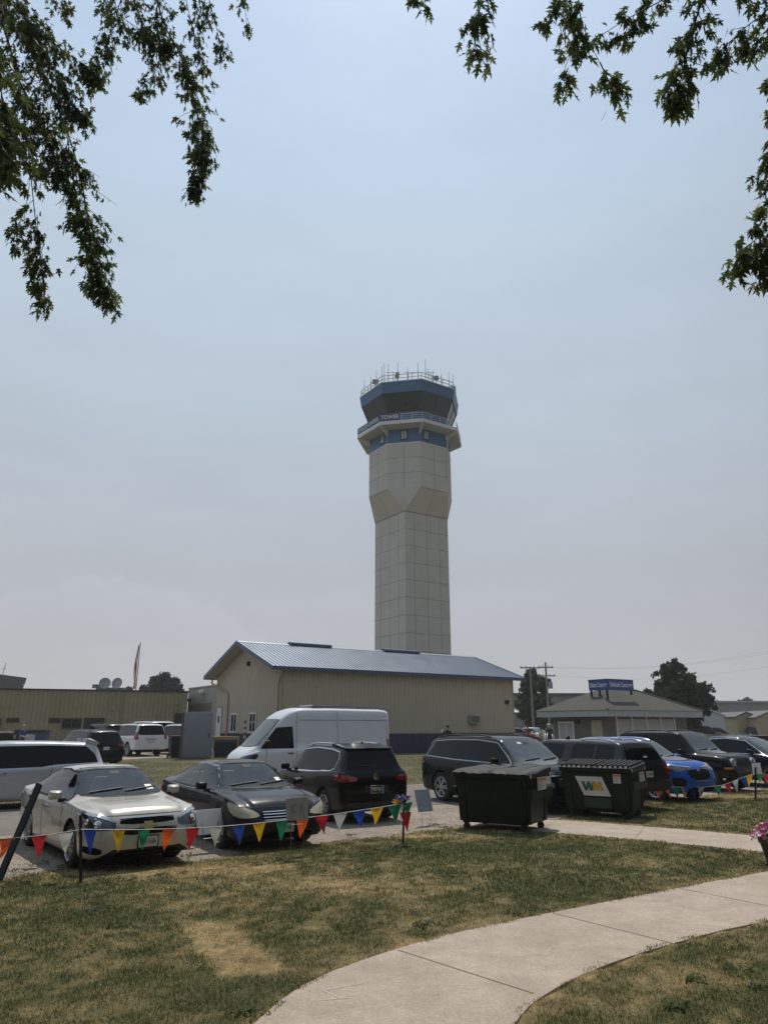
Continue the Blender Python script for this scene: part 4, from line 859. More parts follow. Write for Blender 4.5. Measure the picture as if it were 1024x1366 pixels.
# grass blades: one uncountable object
def grass():
    P = []
    for (y0, y1, dens, ln, wd) in ((3.6,5.2,2400,.03,.0034),(5.2,7.5,4200,.030,.0032),(7.5,10,3000,.032,.0042),(10,14.5,1700,.036,.006),(14.5,24,700,.045,.009)):
        xm = .80*y1+2; n = int((y1-y0)*2*xm*dens); x = RNG.uniform(-xm, xm, n); y = RNG.uniform(y0, y1, n); k = np.abs(x) < .58*y+.3+(.22*y+1.7)*(RNG.random(n) < .55); x = x[k]; y = y[k]
        k = inpoly(x, y, LAWN); x = x[k]; y = y[k]
        k = ~(inpoly(x, y, PATH) & (polydist(x, y, PATH) > .012+.045*(fbm(x, y, 3.1, 91) > .56))) & ~(inpoly(x, y, WALK) & (polydist(x, y, WALK) > .02)); x = x[k]; y = y[k]
        d = dryness(x, y); tuft = fbm(x, y, 4.5, 77)
        keep = RNG.random(len(x)) < np.clip(1.12-.55*d+(tuft-.5)*1.6, .08, 1); x = x[keep]; y = y[keep]; d = d[keep]; tuft = tuft[keep]
        P.append(np.stack([x, y, d, np.full(len(x), ln)*(.55+.7*RNG.random(len(x)))*(.55+1.1*tuft)*(1.15-.45*d), np.full(len(x), wd)*(.7+.6*RNG.random(len(x)))],1))
    P = np.concatenate(P); n = len(P); x, y, d, ln, wd = P.T
    z = .010+.035*fbm(x, y, 1.6, 41)*np.clip(polydist(x, y, LAWN)/.4, 0, 1)
    a = RNG.uniform(0, 2*np.pi, n); b = RNG.uniform(0, 2*np.pi, n); lean = ln*RNG.uniform(.1, 1.0, n); hgt = ln*RNG.uniform(.5, 1.0, n)
    p0 = np.stack([x-np.cos(a)*wd, y-np.sin(a)*wd, z],1); p1 = np.stack([x+np.cos(a)*wd, y+np.sin(a)*wd, z],1); p2 = np.stack([x+np.cos(b)*lean, y+np.sin(b)*lean, z+hgt],1)
    v = np.stack([p0,p1,p2],1).reshape(-1,3); f = np.arange(3*n, dtype=np.int32)
    m = bpy.data.materials.new('grass_blades'); m.use_nodes = True; nt = m.node_tree; L = nt.links.new; bs = nt.nodes['Principled BSDF']
    at_ = nd(nt, 'ShaderNodeAttribute'); at_.attribute_name = 'dry'; g = nd(nt, 'ShaderNodeNewGeometry'); mm = nd(nt, 'ShaderNodeMath', operation='MULTIPLY_ADD'); L(g.outputs['Random Per Island'], mm.inputs[0]); mm.inputs[1].default_value = .7; mm.inputs[2].default_value = -.35
    ad = nd(nt, 'ShaderNodeMath', operation='ADD'); L(mm.outputs[0], ad.inputs[0]); L(at_.outputs['Fac'], ad.inputs[1])
    r = nd(nt, 'ShaderNodeValToRGB'); e = r.color_ramp.elements; e[0].position = .15; e[0].color = (.076,.096,.026,1); e[1].position = .9; e[1].color = (.43,.31,.145,1)
    k = r.color_ramp.elements.new(.5); k.color = (.155,.150,.055,1); L(ad.outputs[0], r.inputs[0]); L(r.outputs[0], bs.inputs['Base Color']); bs.inputs['Roughness'].default_value = .6; bs.inputs['Specular IOR Level'].default_value = .25
    t = nd(nt, 'ShaderNodeBsdfTranslucent'); L(r.outputs[0], t.inputs['Color']); ms = nd(nt, 'ShaderNodeMixShader'); ms.inputs[0].default_value = .3; L(bs.outputs[0], ms.inputs[1]); L(t.outputs[0], ms.inputs[2]); L(ms.outputs[0], nt.nodes['Material Output'].inputs['Surface'])
    o = npmesh('grass', v, f, 3, m); tag(o, 'short patchy green and straw coloured lawn grass around the concrete paths', 'grass', kind='stuff')
    A = o.data.attributes.new('dry', 'FLOAT', 'POINT'); A.data.foreach_set('value', np.repeat(d, 3).astype(np.float32)); print('BLADES', n)
grass()
def verge_tufts():
    n = 60000; x = RNG.uniform(-22, 14, n); y = RNG.uniform(19, 46, n); k = inpoly(x, y, VERGE_P) & (fbm(x, y, .6, 15) > .42); x = x[k]; y = y[k]; n = len(x); a = RNG.uniform(0, 6.28, n); l = .05*(.5+RNG.random(n)); w = .012; z = gzv(y)+.012; dx = np.cos(a); dy = np.sin(a)
    v = np.stack([np.stack([x-dx*w,y-dy*w,z],1), np.stack([x+dx*w,y+dy*w,z],1), np.stack([x-dy*l*.7,y+dx*l*.7,z+l],1)],1).reshape(-1,3)
    o = npmesh('verge_grass', v, np.arange(3*n), 3, leafmat('verge_blade', (.045,.06,.018), (.16,.14,.06), .8, .25)); tag(o, 'rough grass of the verge between the road and the tan metal building', 'grass', kind='stuff')
verge_tufts()
def weeds():
    """broad-leaved clumps in the lawn and scruffy tufts in the gravel"""
    spots = [(330,1358,.10,40),(418,1213+5,.10,40),(925,1283+30,.10,40),(985,1300,.14,50),(340,1158,.10,30),(595,1107,.16,60),(470,1117,.12,40),(900,1347,.12,50),(1010,1325,.1,40),(700,1222,.16,50),(712,1218,.12,40),(160,1240,.16,60),(120,1222,.2,70),(90,1160,.2,60),(50,1155,.18,50),(25,1165,.15,40),(300,1120,.2,40),(620,1105,.2,40),(580,1103,.18,60),(960,1139,.16,90),(948,1138,.14,80),(975,1141,.16,80),(250,1145,.15,40),(560,1240,.1,40)]
    vs = []; fs = []
    for (px, py, r, n) in spots:
        c = Gl(px, py)
        for k in range(n):
            a = random.uniform(0, 6.28); q = r*random.random()**.6; x = c[0]+q*math.cos(a); y = c[1]+q*math.sin(a); l = random.uniform(.025, .07); w = l*.22; b = random.uniform(0, 6.28); up = random.uniform(.3, 1.)
            dx, dy = math.cos(b), math.sin(b); i = len(vs); z = .03
            vs += [(x,y,z),(x+dx*l*.5-dy*w,y+dy*l*.5+dx*w,z+l*.6*up),(x+dx*l,y+dy*l,z+l*.7*up),(x+dx*l*.5+dy*w,y+dy*l*.5-dx*w,z+l*.6*up)]; fs += [i,i+1,i+2,i+3]
    o = npmesh('weeds', vs, fs, 4, leafmat('weed_leaf', (.025,.04,.012), (.09,.11,.035), 3, .3)); tag(o, 'low broad leaved weeds sprouting in the lawn and along the gravel edge', 'weeds', kind='stuff')
    vs = []; fs = []
    for k in range(2600):
        a = random.uniform(-4.5, 22); b = random.uniform(-.3, 4.5)**1.0; p = L0+U*a+V*b; s = random.uniform(.008, .03); i = len(vs)
        for q in range(4):
            t = q*1.57+random.uniform(0,.6); vs.append((p.x+s*math.cos(t)*random.uniform(.6,1.2), p.y+s*math.sin(t)*random.uniform(.6,1.2), .005))
        vs.append((p.x, p.y, .006+s*random.uniform(.5,.9))); 
        for q in range(4): fs += [i+q, i+(q+1)%4, i+4]
    o = npmesh('loose_stones', vs, fs, 3, mat('pebble', (.36,.31,.26), .9, var=.4, scale=2.)); tag(o, 'loose pale gravel stones scattered over the parking lot', 'gravel', kind='stuff')
weeds()
def clover():
    vs = []; fs = []
    for k in range(170):
        px = random.uniform(120, 1000); py = random.uniform(1130, 1340); c = Gl(px, py); x = np.array([c[0]]); y = np.array([c[1]])
        if inpoly(x, y, PATH)[0] or inpoly(x, y, WALK)[0] or not inpoly(x, y, LAWN)[0] or fbm(x, y, .6, 83)[0] < .5: continue
        r = random.uniform(.004, .0065); z = random.uniform(.05, .075); i = len(vs)
        vs += [(c[0]+r*math.cos(q*1.05), c[1]+r*math.sin(q*1.05), z) for q in range(6)]+[(c[0], c[1], z+r)]
        for q in range(6): fs += [i+q, i+(q+1)%6, i+6]
    o = npmesh('clover_blossoms', vs, fs, 3, mat('clover_white', (.36,.33,.23), .7)); tag(o, 'tiny pale clover blossoms dotted through the lawn', 'clover', kind='stuff')
clover()
# ------------------------------------------------------------------ control tower
CONCP = mat('precast_panel', (.46,.44,.40), .9, var=.07, scale=.6, bump=.15, bscale=20, spec=.2)
CONCJ = mat('panel_joint', (.25,.235,.21), .95)
BLUEM = mat('tower_blue_metal', (.045,.105,.20), .45, .3, var=.06)
PALEM = mat('pale_metal', (.50,.50,.50), .5, .2, var=.06)
SOFF = mat('soffit_panel', (.36,.36,.35), .8, var=.06)
def clearglass(name, tint):
    m = bpy.data.materials.new(name); m.use_nodes = True; nt = m.node_tree; L = nt.links.new; nt.nodes.remove(nt.nodes['Principled BSDF'])
    tr = nd(nt, 'ShaderNodeBsdfTransparent'); tr.inputs['Color'].default_value = (*tint, 1); gl = nd(nt, 'ShaderNodeBsdfGlossy'); gl.inputs['Roughness'].default_value = .02; fr = nd(nt, 'ShaderNodeFresnel'); fr.inputs['IOR'].default_value = 1.45
    mx = nd(nt, 'ShaderNodeMixShader'); L(fr.outputs[0], mx.inputs[0]); L(tr.outputs[0], mx.inputs[1]); L(gl.outputs[0], mx.inputs[2]); L(mx.outputs[0], nt.nodes['Material Output'].inputs['Surface']); return m
TGLASS = clearglass('cab_glass', (.78,.86,.88))
SIGNB = mat('sign_navy', (.018,.025,.09), .5)
SIGNW = mat('sign_white_letters', (.56,.57,.59), .5)
ANT = mat('antenna_metal', (.30,.30,.31), .5, .4)
EQP = mat('equipment_grey', (.22,.22,.23), .6)
TC = Vector((3.76, 95.0, .35)); TS = 3.6; RO = 5.95
def tower():
    t = thing('control_tower', 'tall pale concrete airport control tower with a glazed blue cab on top', 'control tower', TC, R(33.5))
    def za(py, ap): return at(520, py, 95-.98*ap).z-TC.z
    z1 = za(682, 5.09); z2 = za(650.5, 5.5); z3 = za(591, 5.5); z4 = za(571.5, 5.5); z5 = za(564.5, 7.1); z6 = za(560, 7.1); z7 = za(551.5, 7.1); z8 = za(549.5, 5.54); z9 = za(522.3, 6.5); z10 = za(508.5, 6.8); z11 = za(498.5, 6.8)
    def oc(R_, z): return [Vector((R_*math.cos(R(22.5+45*k)), R_*math.sin(R(22.5+45*k)), z)) for k in range(8)]
    def loops(bm, A, B, mi=0, cap=False):
        a = [bm.verts.new(p) for p in A]; b = [bm.verts.new(p) for p in B]; n = len(a)
        for k in range(n): bm.faces.new((a[k], a[(k+1)%n], b[(k+1)%n], b[k])).material_index = mi
        if cap: bm.faces.new(a[::-1]).material_index = mi; bm.faces.new(b).material_index = mi
        return a, b
    def quadjoint(bm, a, b, c, d, us, vs, w=.034, pr=.012):
        """joint strips on the quad a-b (bottom) d-c (top)"""
        nr = (b-a).cross(d-a).normalized()*pr
        def P(u, v): return (a*(1-u)+b*u)*(1-v)+(d*(1-u)+c*u)*v
        lu_ = (b-a).length; lv = (d-a).length
        for u in us: 
            e = w/lu_; f = bm.faces.new([bm.verts.new(P(x,y)+nr) for x,y in ((u-e,0),(u+e,0),(u+e,1),(u-e,1))]); f.material_index = 1
        for v in vs:
            e = w/lv; f = bm.faces.new([bm.verts.new(P(x,y)+nr*1.15) for x,y in ((0,v-e),(1,v-e),(1,v+e),(0,v+e))]); f.material_index = 1
    sq = [Vector((TS*x, TS*y, 0)) for x, y in ((1,1),(-1,1),(-1,-1),(1,-1))]
    zz = lambda P, z: [Vector((p.x, p.y, z)) for p in P]
    bm = bmesh.new(); loops(bm, zz(sq,0), zz(sq,z1), 0)
    rows = []; h = z1; 
    while h > 2: h -= 2.28; rows.append(h/z1)
    for k in range(4): quadjoint(bm, sq[k], sq[(k+1)%4], zz(sq,z1)[(k+1)%4], zz(sq,z1)[k], (.21,.5,.79), rows)
    obj('shaft', bm, [CONCP, CONCJ], t, None)
    # flare from square to octagon: four trapezoids and four corner triangles
    bm = bmesh.new(); o2 = oc(RO, z2); c1 = zz(sq, z1); zl = z1+.02
    bmv = {}
    def V_(p):
        k = tuple(round(q,4) for q in p); 
        if k not in bmv: bmv[k] = bm.verts.new(p)
        return bmv[k]
    cr_ = [0,1,2,3]; grown = [Vector((p.x*1.01, p.y*1.01, zl)) for p in sq]
    for k in range(4):
        a, b = o2[2*k], o2[2*k+1]; 
        bm.faces.new((V_(grown[k]), V_(b), V_(a)))
        nxt = o2[(2*k+2)%8]; bm.faces.new((V_(grown[k]), V_(grown[(k+1)%4]), V_(nxt), V_(b)))
        quadjoint(bm, grown[k], grown[(k+1)%4], nxt, b, (.5,), (.018,.992))
    bm.faces.new([V_(p) for p in grown[::-1]])
    bmesh.ops.recalc_face_normals(bm, faces=[f for f in bm.faces if f.material_index == 0])
    obj('flare', bm, [CONCP, CONCJ], t, None)
    bm = bmesh.new(); loops(bm, oc(RO,z2), oc(RO,z3), 0)
    nr = max(2, round((z3-z2)/2.3))
    for k in range(8):
        a, b = oc(RO,z2)[k], oc(RO,z2)[(k+1)%8]; quadjoint(bm, a, b, oc(RO,z3)[(k+1)%8], oc(RO,z3)[k], (.5,), [i/nr for i in range(1,nr)])
    obj('upper_shaft', bm, [CONCP, CONCJ], t, None)
    bm = bmesh.new(); loops(bm, oc(RO+.05,z3-.12), oc(RO+.05,z3+.08), 0, True); obj('ledge', bm, PALEM, t, None)
    bm = bmesh.new(); loops(bm, oc(RO-.03,z3), oc(RO-.03,z6), 0, True); eq = obj('equipment_level', bm, BLUEM, t, None)
    for k in (3,4,5):
        a, b = oc(RO-.03,0)[k], oc(RO-.03,0)[(k+1)%8]; c = (a+b)/2; x = (b-a).normalized(); n = Vector((x.y,-x.x,0)); off = {3:1.1,4:.05,5:-1.25}[k]
        if n.dot(c) < 0: n = -n
        M = frame(Vector((c.x,c.y,(z3+z4)/2+.1))+x*off, x); M2 = Matrix((x, n, ZV)).transposed().to_4x4(); M2.translation = M.translation
        bm = bmesh.new(); bx(bm, (-.5,-.02,-.72), (.5,.05,.72), 0, M2); w = obj('window', bm, GAP, eq, None)
        bm = bmesh.new(); bx(bm, (-.36,.0,-.56), (-.03,.065,.6), 0, M2); bx(bm, (.03,.0,-.56), (.36,.065,.6), 0, M2); obj('pane', bm, mat('pale_pane', (.25,.27,.28), .1, spec=.8), w, None)
    # balcony: sloped soffit, slab edge, brackets
    RB = 7.68
    bm = bmesh.new(); A = oc(RO-.05, z4-.1); B = oc(RB-.1, z5); loops(bm, A, B, 0); obj('soffit', bm, SOFF, t, None)
    bm = bmesh.new(); loops(bm, oc(RB,z5), oc(RB,z6), 0, True); obj('balcony_slab', bm, PALEM, t, None)
    for k in range(8):
        bm = bmesh.new(); d = oc(1,0)[k]; M = Matrix((d, Vector((-d.y,d.x,0)), ZV)).transposed().to_4x4()
        prism(bm, [M @ Vector(p) for p in ((RO-.1,-.12,z4-.9),(RB-.15,-.12,z5-.12),(RB-.15,-.12,z5+.05),(RO-.1,-.12,z4))], M.to_3x3() @ Vector((0,.24,0)))
        obj('bracket', bm, PALEM, t, None)
    bm = bmesh.new(); hr = z7-z6
    for k in range(8):
        a, b = oc(RB-.12,z6)[k], oc(RB-.12,z6)[(k+1)%8]
        for f in (.35,.68,1.): tube(bm, [a+ZV*hr*f, b+ZV*hr*f], .035 if f == 1 else .022, 6)
        for i in range(4): p = a.lerp(b, i/4); tube(bm, [p, p+ZV*hr], .03, 6)
        bx(bm, (-.02,-.02,0), (.02,.02,.01), 0, Matrix.Translation(a))
    obj('balcony_railing', bm, PALEM, t, None)
    # name boards on two railing sides
    for k, txt, w in ((3,'OSHKOSH CONTROL',.95),(4,'TOWER',.44)):
        a, b = oc(RB-.02,z6)[k], oc(RB-.02,z6)[(k+1)%8]; x = (b-a).normalized(); n = Vector((x.y,-x.x,0)); L_ = (b-a).length
        e = a+x*L_*(.0 if k == 4 else .02); f = a+x*L_*(.46 if k == 4 else .985)
        bm = bmesh.new(); prism(bm, [e+ZV*.06, f+ZV*.06, f+ZV*(hr+.05), e+ZV*(hr+.05)], n*.06); s = obj('sign_board', bm, SIGNB, t, None)
        M = Matrix((x, ZV, n)).transposed().to_4x4(); M.translation = (e+f)/2+ZV*(hr/2+.05)+n*.07
        lettering('lettering', txt, hr*.86, M, SIGNW, s, (f-e).length*.92, bold=.01)
    # glazed cab leaning outwards
    bm = bmesh.new(); loops(bm, oc(RO+.02,z6), oc(RO+.02,z8+.05), 0); obj('cab_sill', bm, BLUEM, t, None)
    Rb, Rt = 6.0, 7.03
    for k in range(8):
        a, b = oc(Rb,z8)[k], oc(Rb,z8)[(k+1)%8]; d, c = oc(Rt,z9)[k], oc(Rt,z9)[(k+1)%8]
        for (u0, u1) in ((.02,.495),(.505,.98)):
            P = lambda u, v: (a*(1-u)+b*u)*(1-v)+(d*(1-u)+c*u)*v
            nr = (b-a).cross(d-a).normalized(); bm = bmesh.new(); prism(bm, [P(u0,.0), P(u1,.0), P(u1,1), P(u0,1)], -nr*.05); obj('window', bm, TGLASS, t, None)
    for k in range(8):
        a, b = oc(Rb,z8)[k], oc(Rb,z8)[(k+1)%8]; d, c = oc(Rt,z9)[k], oc(Rt,z9)[(k+1)%8]
        for p, q, r in ((a,d,.10),((a+b)/2,(c+d)/2,.06)): obj('mullion', TUBE([p,q], r, 6), mat('mullion_dark', (.03,.035,.045), .5, .3), t, None)
    bm = bmesh.new(); loops(bm, oc(Rb-.1,z8-.3), oc(Rb-.1,z8-.1), 0, True); cb = bmesh.new(); loops(cb, oc(Rt-.1,z9-.05), oc(Rt-.1,z9+.1), 0, True); obj('cab_ceiling', cb, mat('ceiling_grey', (.13,.145,.15), .9), t, None)
    bx(bm, (-1.1,-.9,z8-.1), (.6,.7,z9)); rq = random.Random(3)
    for i in range(9): a = rq.uniform(0,6.28); bx(bm, (-.22,-.15,-.1), (.22,.15,1.5+rq.uniform(-.3,.2)), 0, Matrix.Translation((3.9*math.cos(a),3.9*math.sin(a),z8)) @ Matrix.Rotation(a,4,'Z'), .08)
    for k in range(8):
        q = oc(5.1,z8)[k]; bx(bm, (-.5,-.4,-.2), (.5,.4,.75), 0, Matrix.Translation(q))
    obj('cab_interior', bm, mat('cab_interior_grey', (.018,.022,.026), .9, var=.4), t, None)
    bm = bmesh.new(); A = loops(bm, oc(Rt+.12,z9-.08), oc(7.38,z10), 0, True); obj('roof_fascia', bm, BLUEM, t, None)
    bm = bmesh.new(); loops(bm, oc(7.42,z10), oc(7.42,z10+.12), 0, True); obj('roof_edge', bm, PALEM, t, None)
    bm = bmesh.new(); hr = z11-z10; 
    for k in range(8):
        a, b = oc(7.2,z10)[k], oc(7.2,z10)[(k+1)%8]
        for f in (.55,1.): tube(bm, [a+ZV*hr*f, b+ZV*hr*f], .06, 6)
        for i in range(3): p = a.lerp(b, i/3); tube(bm, [p, p+ZV*hr], .05, 6)
    obj('roof_railing', bm, PALEM, t, None)
    rr = random.Random(4)
    for i in range(9):
        a = R(22.5+i*40+rr.uniform(-8,8)); q = 6.6; p = Vector((q*math.cos(a), q*math.sin(a), z10+.12)); s = rr.uniform(.28,.45)
        bm = bmesh.new(); tube(bm, [p, p+ZV*hr*.9], .05, 6); bx(bm, (-s,-.25,-.28), (s,.25,.28), 0, Matrix.Translation(p+ZV*hr*rr.uniform(.6,.9)) @ Matrix.Rotation(a+rr.uniform(-.5,.5),4,'Z'), .03); obj('roof_equipment', bm, EQP, t, 40)
    # whip antennas: pixel columns on the photograph's skyline, height above the railing in metres
    for (px, hgt) in ((490,2.1),(499,1.2),(506,2.1),(513,2.5),(516,3.1),(521,2.7),(533,2.6),(545,1.5),(558,2.5),(567.5,3.4),(571,1.3),(577,1.2),(588,1.0),(598.5,2.2),(604.5,2.4),(608.5,.7)):
        X = (px-549.5)/947*105; lim = max(.3, 6.9**2-X*X); dep = -math.sqrt(lim)*.95; wv = Vector((X, dep, 0)); wv.rotate(Matrix.Rotation(-R(33.5),3,'Z'))
        p = Vector((wv.x, wv.y, z10+.1)); bm = bmesh.new(); tube(bm, [p, p+ZV*(hr+.1)], .06, 6); tube(bm, [p+ZV*hr, p+ZV*(hr+hgt*.24)], .05, 6); tube(bm, [p+ZV*(hr+hgt*.24), p+ZV*(hr+hgt*.68)], .034, 5); obj('antenna', bm, ANT, t, None)
    for (px, w) in ((527,1.0),(551,1.2),(574,.7)):
        X = (px-549.5)/947*105; wv = Vector((X,-5.9,0)); wv.rotate(Matrix.Rotation(-R(33.5),3,'Z')); p = Vector((wv.x,wv.y,z10+.1)); d = Vector((1,0,0)); d.rotate(Matrix.Rotation(-R(33.5),3,'Z'))
        bm = bmesh.new(); tube(bm, [p,p+ZV*(hr+.5)], .05, 6); tube(bm, [p+ZV*(hr+.5)-d*w, p+ZV*(hr+.5)+d*w], .035, 6); obj('antenna_arm', bm, ANT, t, None)
    # louvre and downpipe
    a, b = oc(RO,0)[5], oc(RO,0)[6]; x = (b-a).normalized(); n = Vector((x.y,-x.x,0)); zc = za(608.5,5.4)
    M2 = Matrix((x, n, ZV)).transposed().to_4x4(); M2.translation = a+x*(b-a).length*.98+ZV*zc
    a2, b2 = oc(RO,0)[6], oc(RO,0)[7]; x2 = (b2-a2).normalized(); n2 = Vector((x2.y,-x2.x,0)); M3 = Matrix((x2,n2,ZV)).transposed().to_4x4(); M3.translation = a2+x2*.45+ZV*zc
    bm = bmesh.new()
    for i in range(5): bx(bm, (-.38,.0,-.33+i*.14), (.38,.06,-.25+i*.14), 0, M3)
    bx(bm, (-.42,0,-.38), (.42,.03,.38), 0, M3); obj('vent_louvre', bm, EQP, t, None)
    p = oc(RO+.1,0)[6]; bm = bmesh.new(); tube(bm, [Vector((p.x,p.y,z3-5)), Vector((p.x,p.y,z5))], .07, 8); obj('downpipe', bm, PALEM, t, None)
tower()
# ------------------------------------------------------------------ tan metal building with the blue roof
TANW = mat('tan_metal_wall', (.43,.38,.295), .55, .0, var=.05, scale=.8, spec=.4)
TANT = mat('tan_trim', (.30,.255,.19), .5)
NAVYW = mat('navy_metal_wall', (.022,.030,.070), .5, var=.08)
ROOFM = mat('blue_grey_roof', (.165,.20,.25), .40, .5, var=.06, scale=.7)
FASC = mat('blue_fascia', (.05,.085,.155), .45, .2)
SOFT = mat('tan_soffit', (.34,.29,.215), .8)
WHITEF = mat('white_frame', (.62,.63,.62), .5)
WPANE = mat('window_pane', (.02,.024,.028), .04, spec=.9, var=.2)
def ribwall(bm, o, x, n, L_, zt, mi=0, pitch=.3, z0=0., rib=.045, thick=.1):
    """corrugated wall: o start, x along, n outward, zt(s) top height"""
    k = max(1, int(L_/pitch)); st = [i*L_/k for i in range(k+1)]
    for i in range(k):
        s0, s1 = st[i], st[i+1]
        f = bm.faces.new([bm.verts.new(o+x*s+ZV*z) for s, z in ((s0,z0),(s1,z0),(s1,zt(s1)),(s0,zt(s0)))]); f.material_index = mi
        r = pitch*.16; m = s0+pitch*.5
        q = [bm.verts.new(o+x*s+n*e+ZV*z) for s, e, z in ((m-r*1.6,.001,z0),(m-r*.8,rib,z0),(m+r*.8,rib,z0),(m+r*1.6,.001,z0),(m-r*1.6,.001,zt(m-r)-.01),(m-r*.8,rib,zt(m-r)-.01),(m+r*.8,rib,zt(m+r)-.01),(m+r*1.6,.001,zt(m+r)-.01))]
        for a, b in ((0,1),(1,2),(2,3)):
            f = bm.faces.new((q[a],q[b],q[b+4],q[a+4])); f.material_index = mi
def hang(name, o, x, n, s, z, w, h, d, m, parent, bev=0.):
    """box on a wall: centre at distance s along x and height z"""
    M = Matrix((x, n, ZV)).transposed().to_4x4(); M.translation = o+x*s+ZV*z
    bm = bmesh.new(); bx(bm, (-w/2, .0, -h/2), (w/2, d, h/2), 0, M, bev); return obj(name, bm, m, parent, None)
def window_on(o, x, n, s, z, w, h, parent, frame_m=None, mull=True, pm=None):
    fr = frame_m or WHITEF; t = .09; M = Matrix((x, n, ZV)).transposed().to_4x4(); M.translation = o+x*s+ZV*z
    bm = bmesh.new(); bx(bm, (-w/2,.03,h/2-t), (w/2,.075,h/2), 0, M); bx(bm, (-w/2,.03,-h/2), (w/2,.09,-h/2+t), 0, M); bx(bm, (-w/2,.03,-h/2+t), (-w/2+t,.075,h/2-t), 0, M); bx(bm, (w/2-t,.03,-h/2+t), (w/2,.075,h/2-t), 0, M)
    if mull: bx(bm, (-.03,.03,-h/2+t), (.03,.07,h/2-t), 0, M)
    wd = obj('window', bm, fr, parent, None)
    bm = bmesh.new(); bx(bm, (-w/2+t,.0,-h/2+t), ((-.03 if mull else w/2-t),.05,h/2-t), 0, M)
    if mull: bx(bm, (.03,.0,-h/2+t), (w/2-t,.05,h/2-t), 0, M)
    obj('pane', bm, pm or WPANE, wd, None); return wd
def barn():
    B = Vector((-6.2,44.4,.33)); Lb = 19.0; Wb = 10.8; E = 5.2; RISE = 1.86
    t = thing('metal_building', 'tan ribbed metal building with a blue grey gable roof and navy lower walls', 'building', B, R(33.5))
    X = Vector((1,0,0)); Y = Vector((0,1,0)); O = Vector((0,0,0))
    def gab(s): return E+RISE*(1-abs(s-Wb/2)/(Wb/2))
    WH = 1.28
    bm = bmesh.new(); ribwall(bm, O+X*0, X, -Y, Lb, lambda s: E, 0, .29, WH); ribwall(bm, Vector((Lb,0,0)), Y, X, Wb, gab, 0, .29, WH); ribwall(bm, Vector((0,Wb,0)), -Y, -X, Wb, lambda s: gab(Wb-s), 0, .29, WH); ribwall(bm, Vector((Lb,Wb,0)), -X, Y, Lb, lambda s: E, 0, .29, WH)
    obj('wall', bm, TANW, t, None)
    bm = bmesh.new(); ribwall(bm, O-Y*.006, X, -Y, Lb, lambda s: WH, 0, .29, -.4); ribwall(bm, Vector((Lb+.006,0,0)), Y, X, Wb, lambda s: WH, 0, .29, -.4); ribwall(bm, Vector((-.006,Wb,0)), -Y, -X, Wb, lambda s: WH, 0, .29, -.4); obj('wainscot', bm, NAVYW, t, None)
    bm = bmesh.new(); bx(bm, (-.04,-.045,WH-.03), (Lb+.04,.0,WH+.05)); bx(bm, (-.045,0,WH-.03), (0,Wb,WH+.05)); 
    for p in ((-.04,-.04),(Lb-.08,-.04),(-.04,Wb-.08)): bx(bm, (p[0],p[1],-.4), (p[0]+.12,p[1]+.12,E))
    obj('wall_trim', bm, TANT, t, None)
    ov = .9; sl = RISE/(Wb/2); ey = -.45
    for sgn, nm in ((1,'roof'),(-1,'roof')):
        def pt(x, d, up=0.):   # d distance from the eave edge, in plan
            y = ey+d; z = E+sl*y+.16+up
            return Vector((x, y if sgn > 0 else Wb-y, z))
        D = Wb/2-ey; bm = bmesh.new(); n = int((Lb+2*ov)/.3); st = [(-ov)+(Lb+2*ov)*i/n for i in range(n+1)]
        a, b, c, d = pt(-ov,0), pt(Lb+ov,0), pt(Lb+ov,D), pt(-ov,D); prism(bm, [a,b,c,d], (0,0,-.05))
        for s in st: 
            if s < Lb+ov-.03: prism(bm, [pt(s,0,.001),pt(s+.035,0,.001),pt(s+.035,D,.001),pt(s,D,.001)], (0,0,.035))
        bmesh.ops.recalc_face_normals(bm, faces=bm.faces[:]); obj(nm, bm, ROOFM, t, None)
        bm = bmesh.new()
        for xx in (-ov-.03, Lb+ov): prism(bm, [pt(xx,-.02,.06),pt(xx+.03,-.02,.06),pt(xx+.03,-.02,-.22),pt(xx,-.02,-.22)], pt(0,D)-pt(0,-.02))
        prism(bm, [pt(-ov,-.03,.03),pt(Lb+ov,-.03,.03),pt(Lb+ov,-.03,-.2),pt(-ov,-.03,-.2)], (0,.03*sgn,0))
        bmesh.ops.recalc_face_normals(bm, faces=bm.faces[:]); obj('fascia', bm, FASC, t, None)
        bm = bmesh.new(); prism(bm, [pt(-ov,0,-.08),pt(0,0,-.08),pt(0,D,-.08),pt(-ov,D,-.08)], (0,0,-.03)); prism(bm, [pt(Lb,0,-.08),pt(Lb+ov,0,-.08),pt(Lb+ov,D,-.08),pt(Lb,D,-.08)], (0,0,-.03)); prism(bm, [pt(-ov,0,-.12),pt(Lb+ov,0,-.12),pt(Lb+ov,-ey+.02,-.12),pt(-ov,-ey+.02,-.12)], (0,0,-.03)); bmesh.ops.recalc_face_normals(bm, faces=bm.faces[:]); obj('soffit', bm, SOFT, t, None)
    zr = E+RISE+.16
    bm = bmesh.new(); prism(bm, [Vector((-ov,Wb/2-.25,zr-.06)),Vector((-ov,Wb/2,zr+.05)),Vector((-ov,Wb/2+.25,zr-.06))], (Lb+2*ov,0,0)); obj('ridge_cap', bm, ROOFM, t, None)
    for s0, s1 in ((3.0,6.3),(10.9,14.2)):
        bm = bmesh.new(); prism(bm, [Vector((s0,Wb/2-.32,zr-.02)),Vector((s0,Wb/2-.28,zr+.14)),Vector((s0,Wb/2,zr+.21)),Vector((s0,Wb/2+.28,zr+.14)),Vector((s0,Wb/2+.32,zr-.02))], (s1-s0,0,0)); obj('ridge_vent', bm, FASC, t, None)
    # gable side (local -x): s measured from the near corner
    gx, gn = Y, -X
    for s in (4.05, 7.2): window_on(O, gx, gn, s, 1.95, 1.1, 1.25, t)
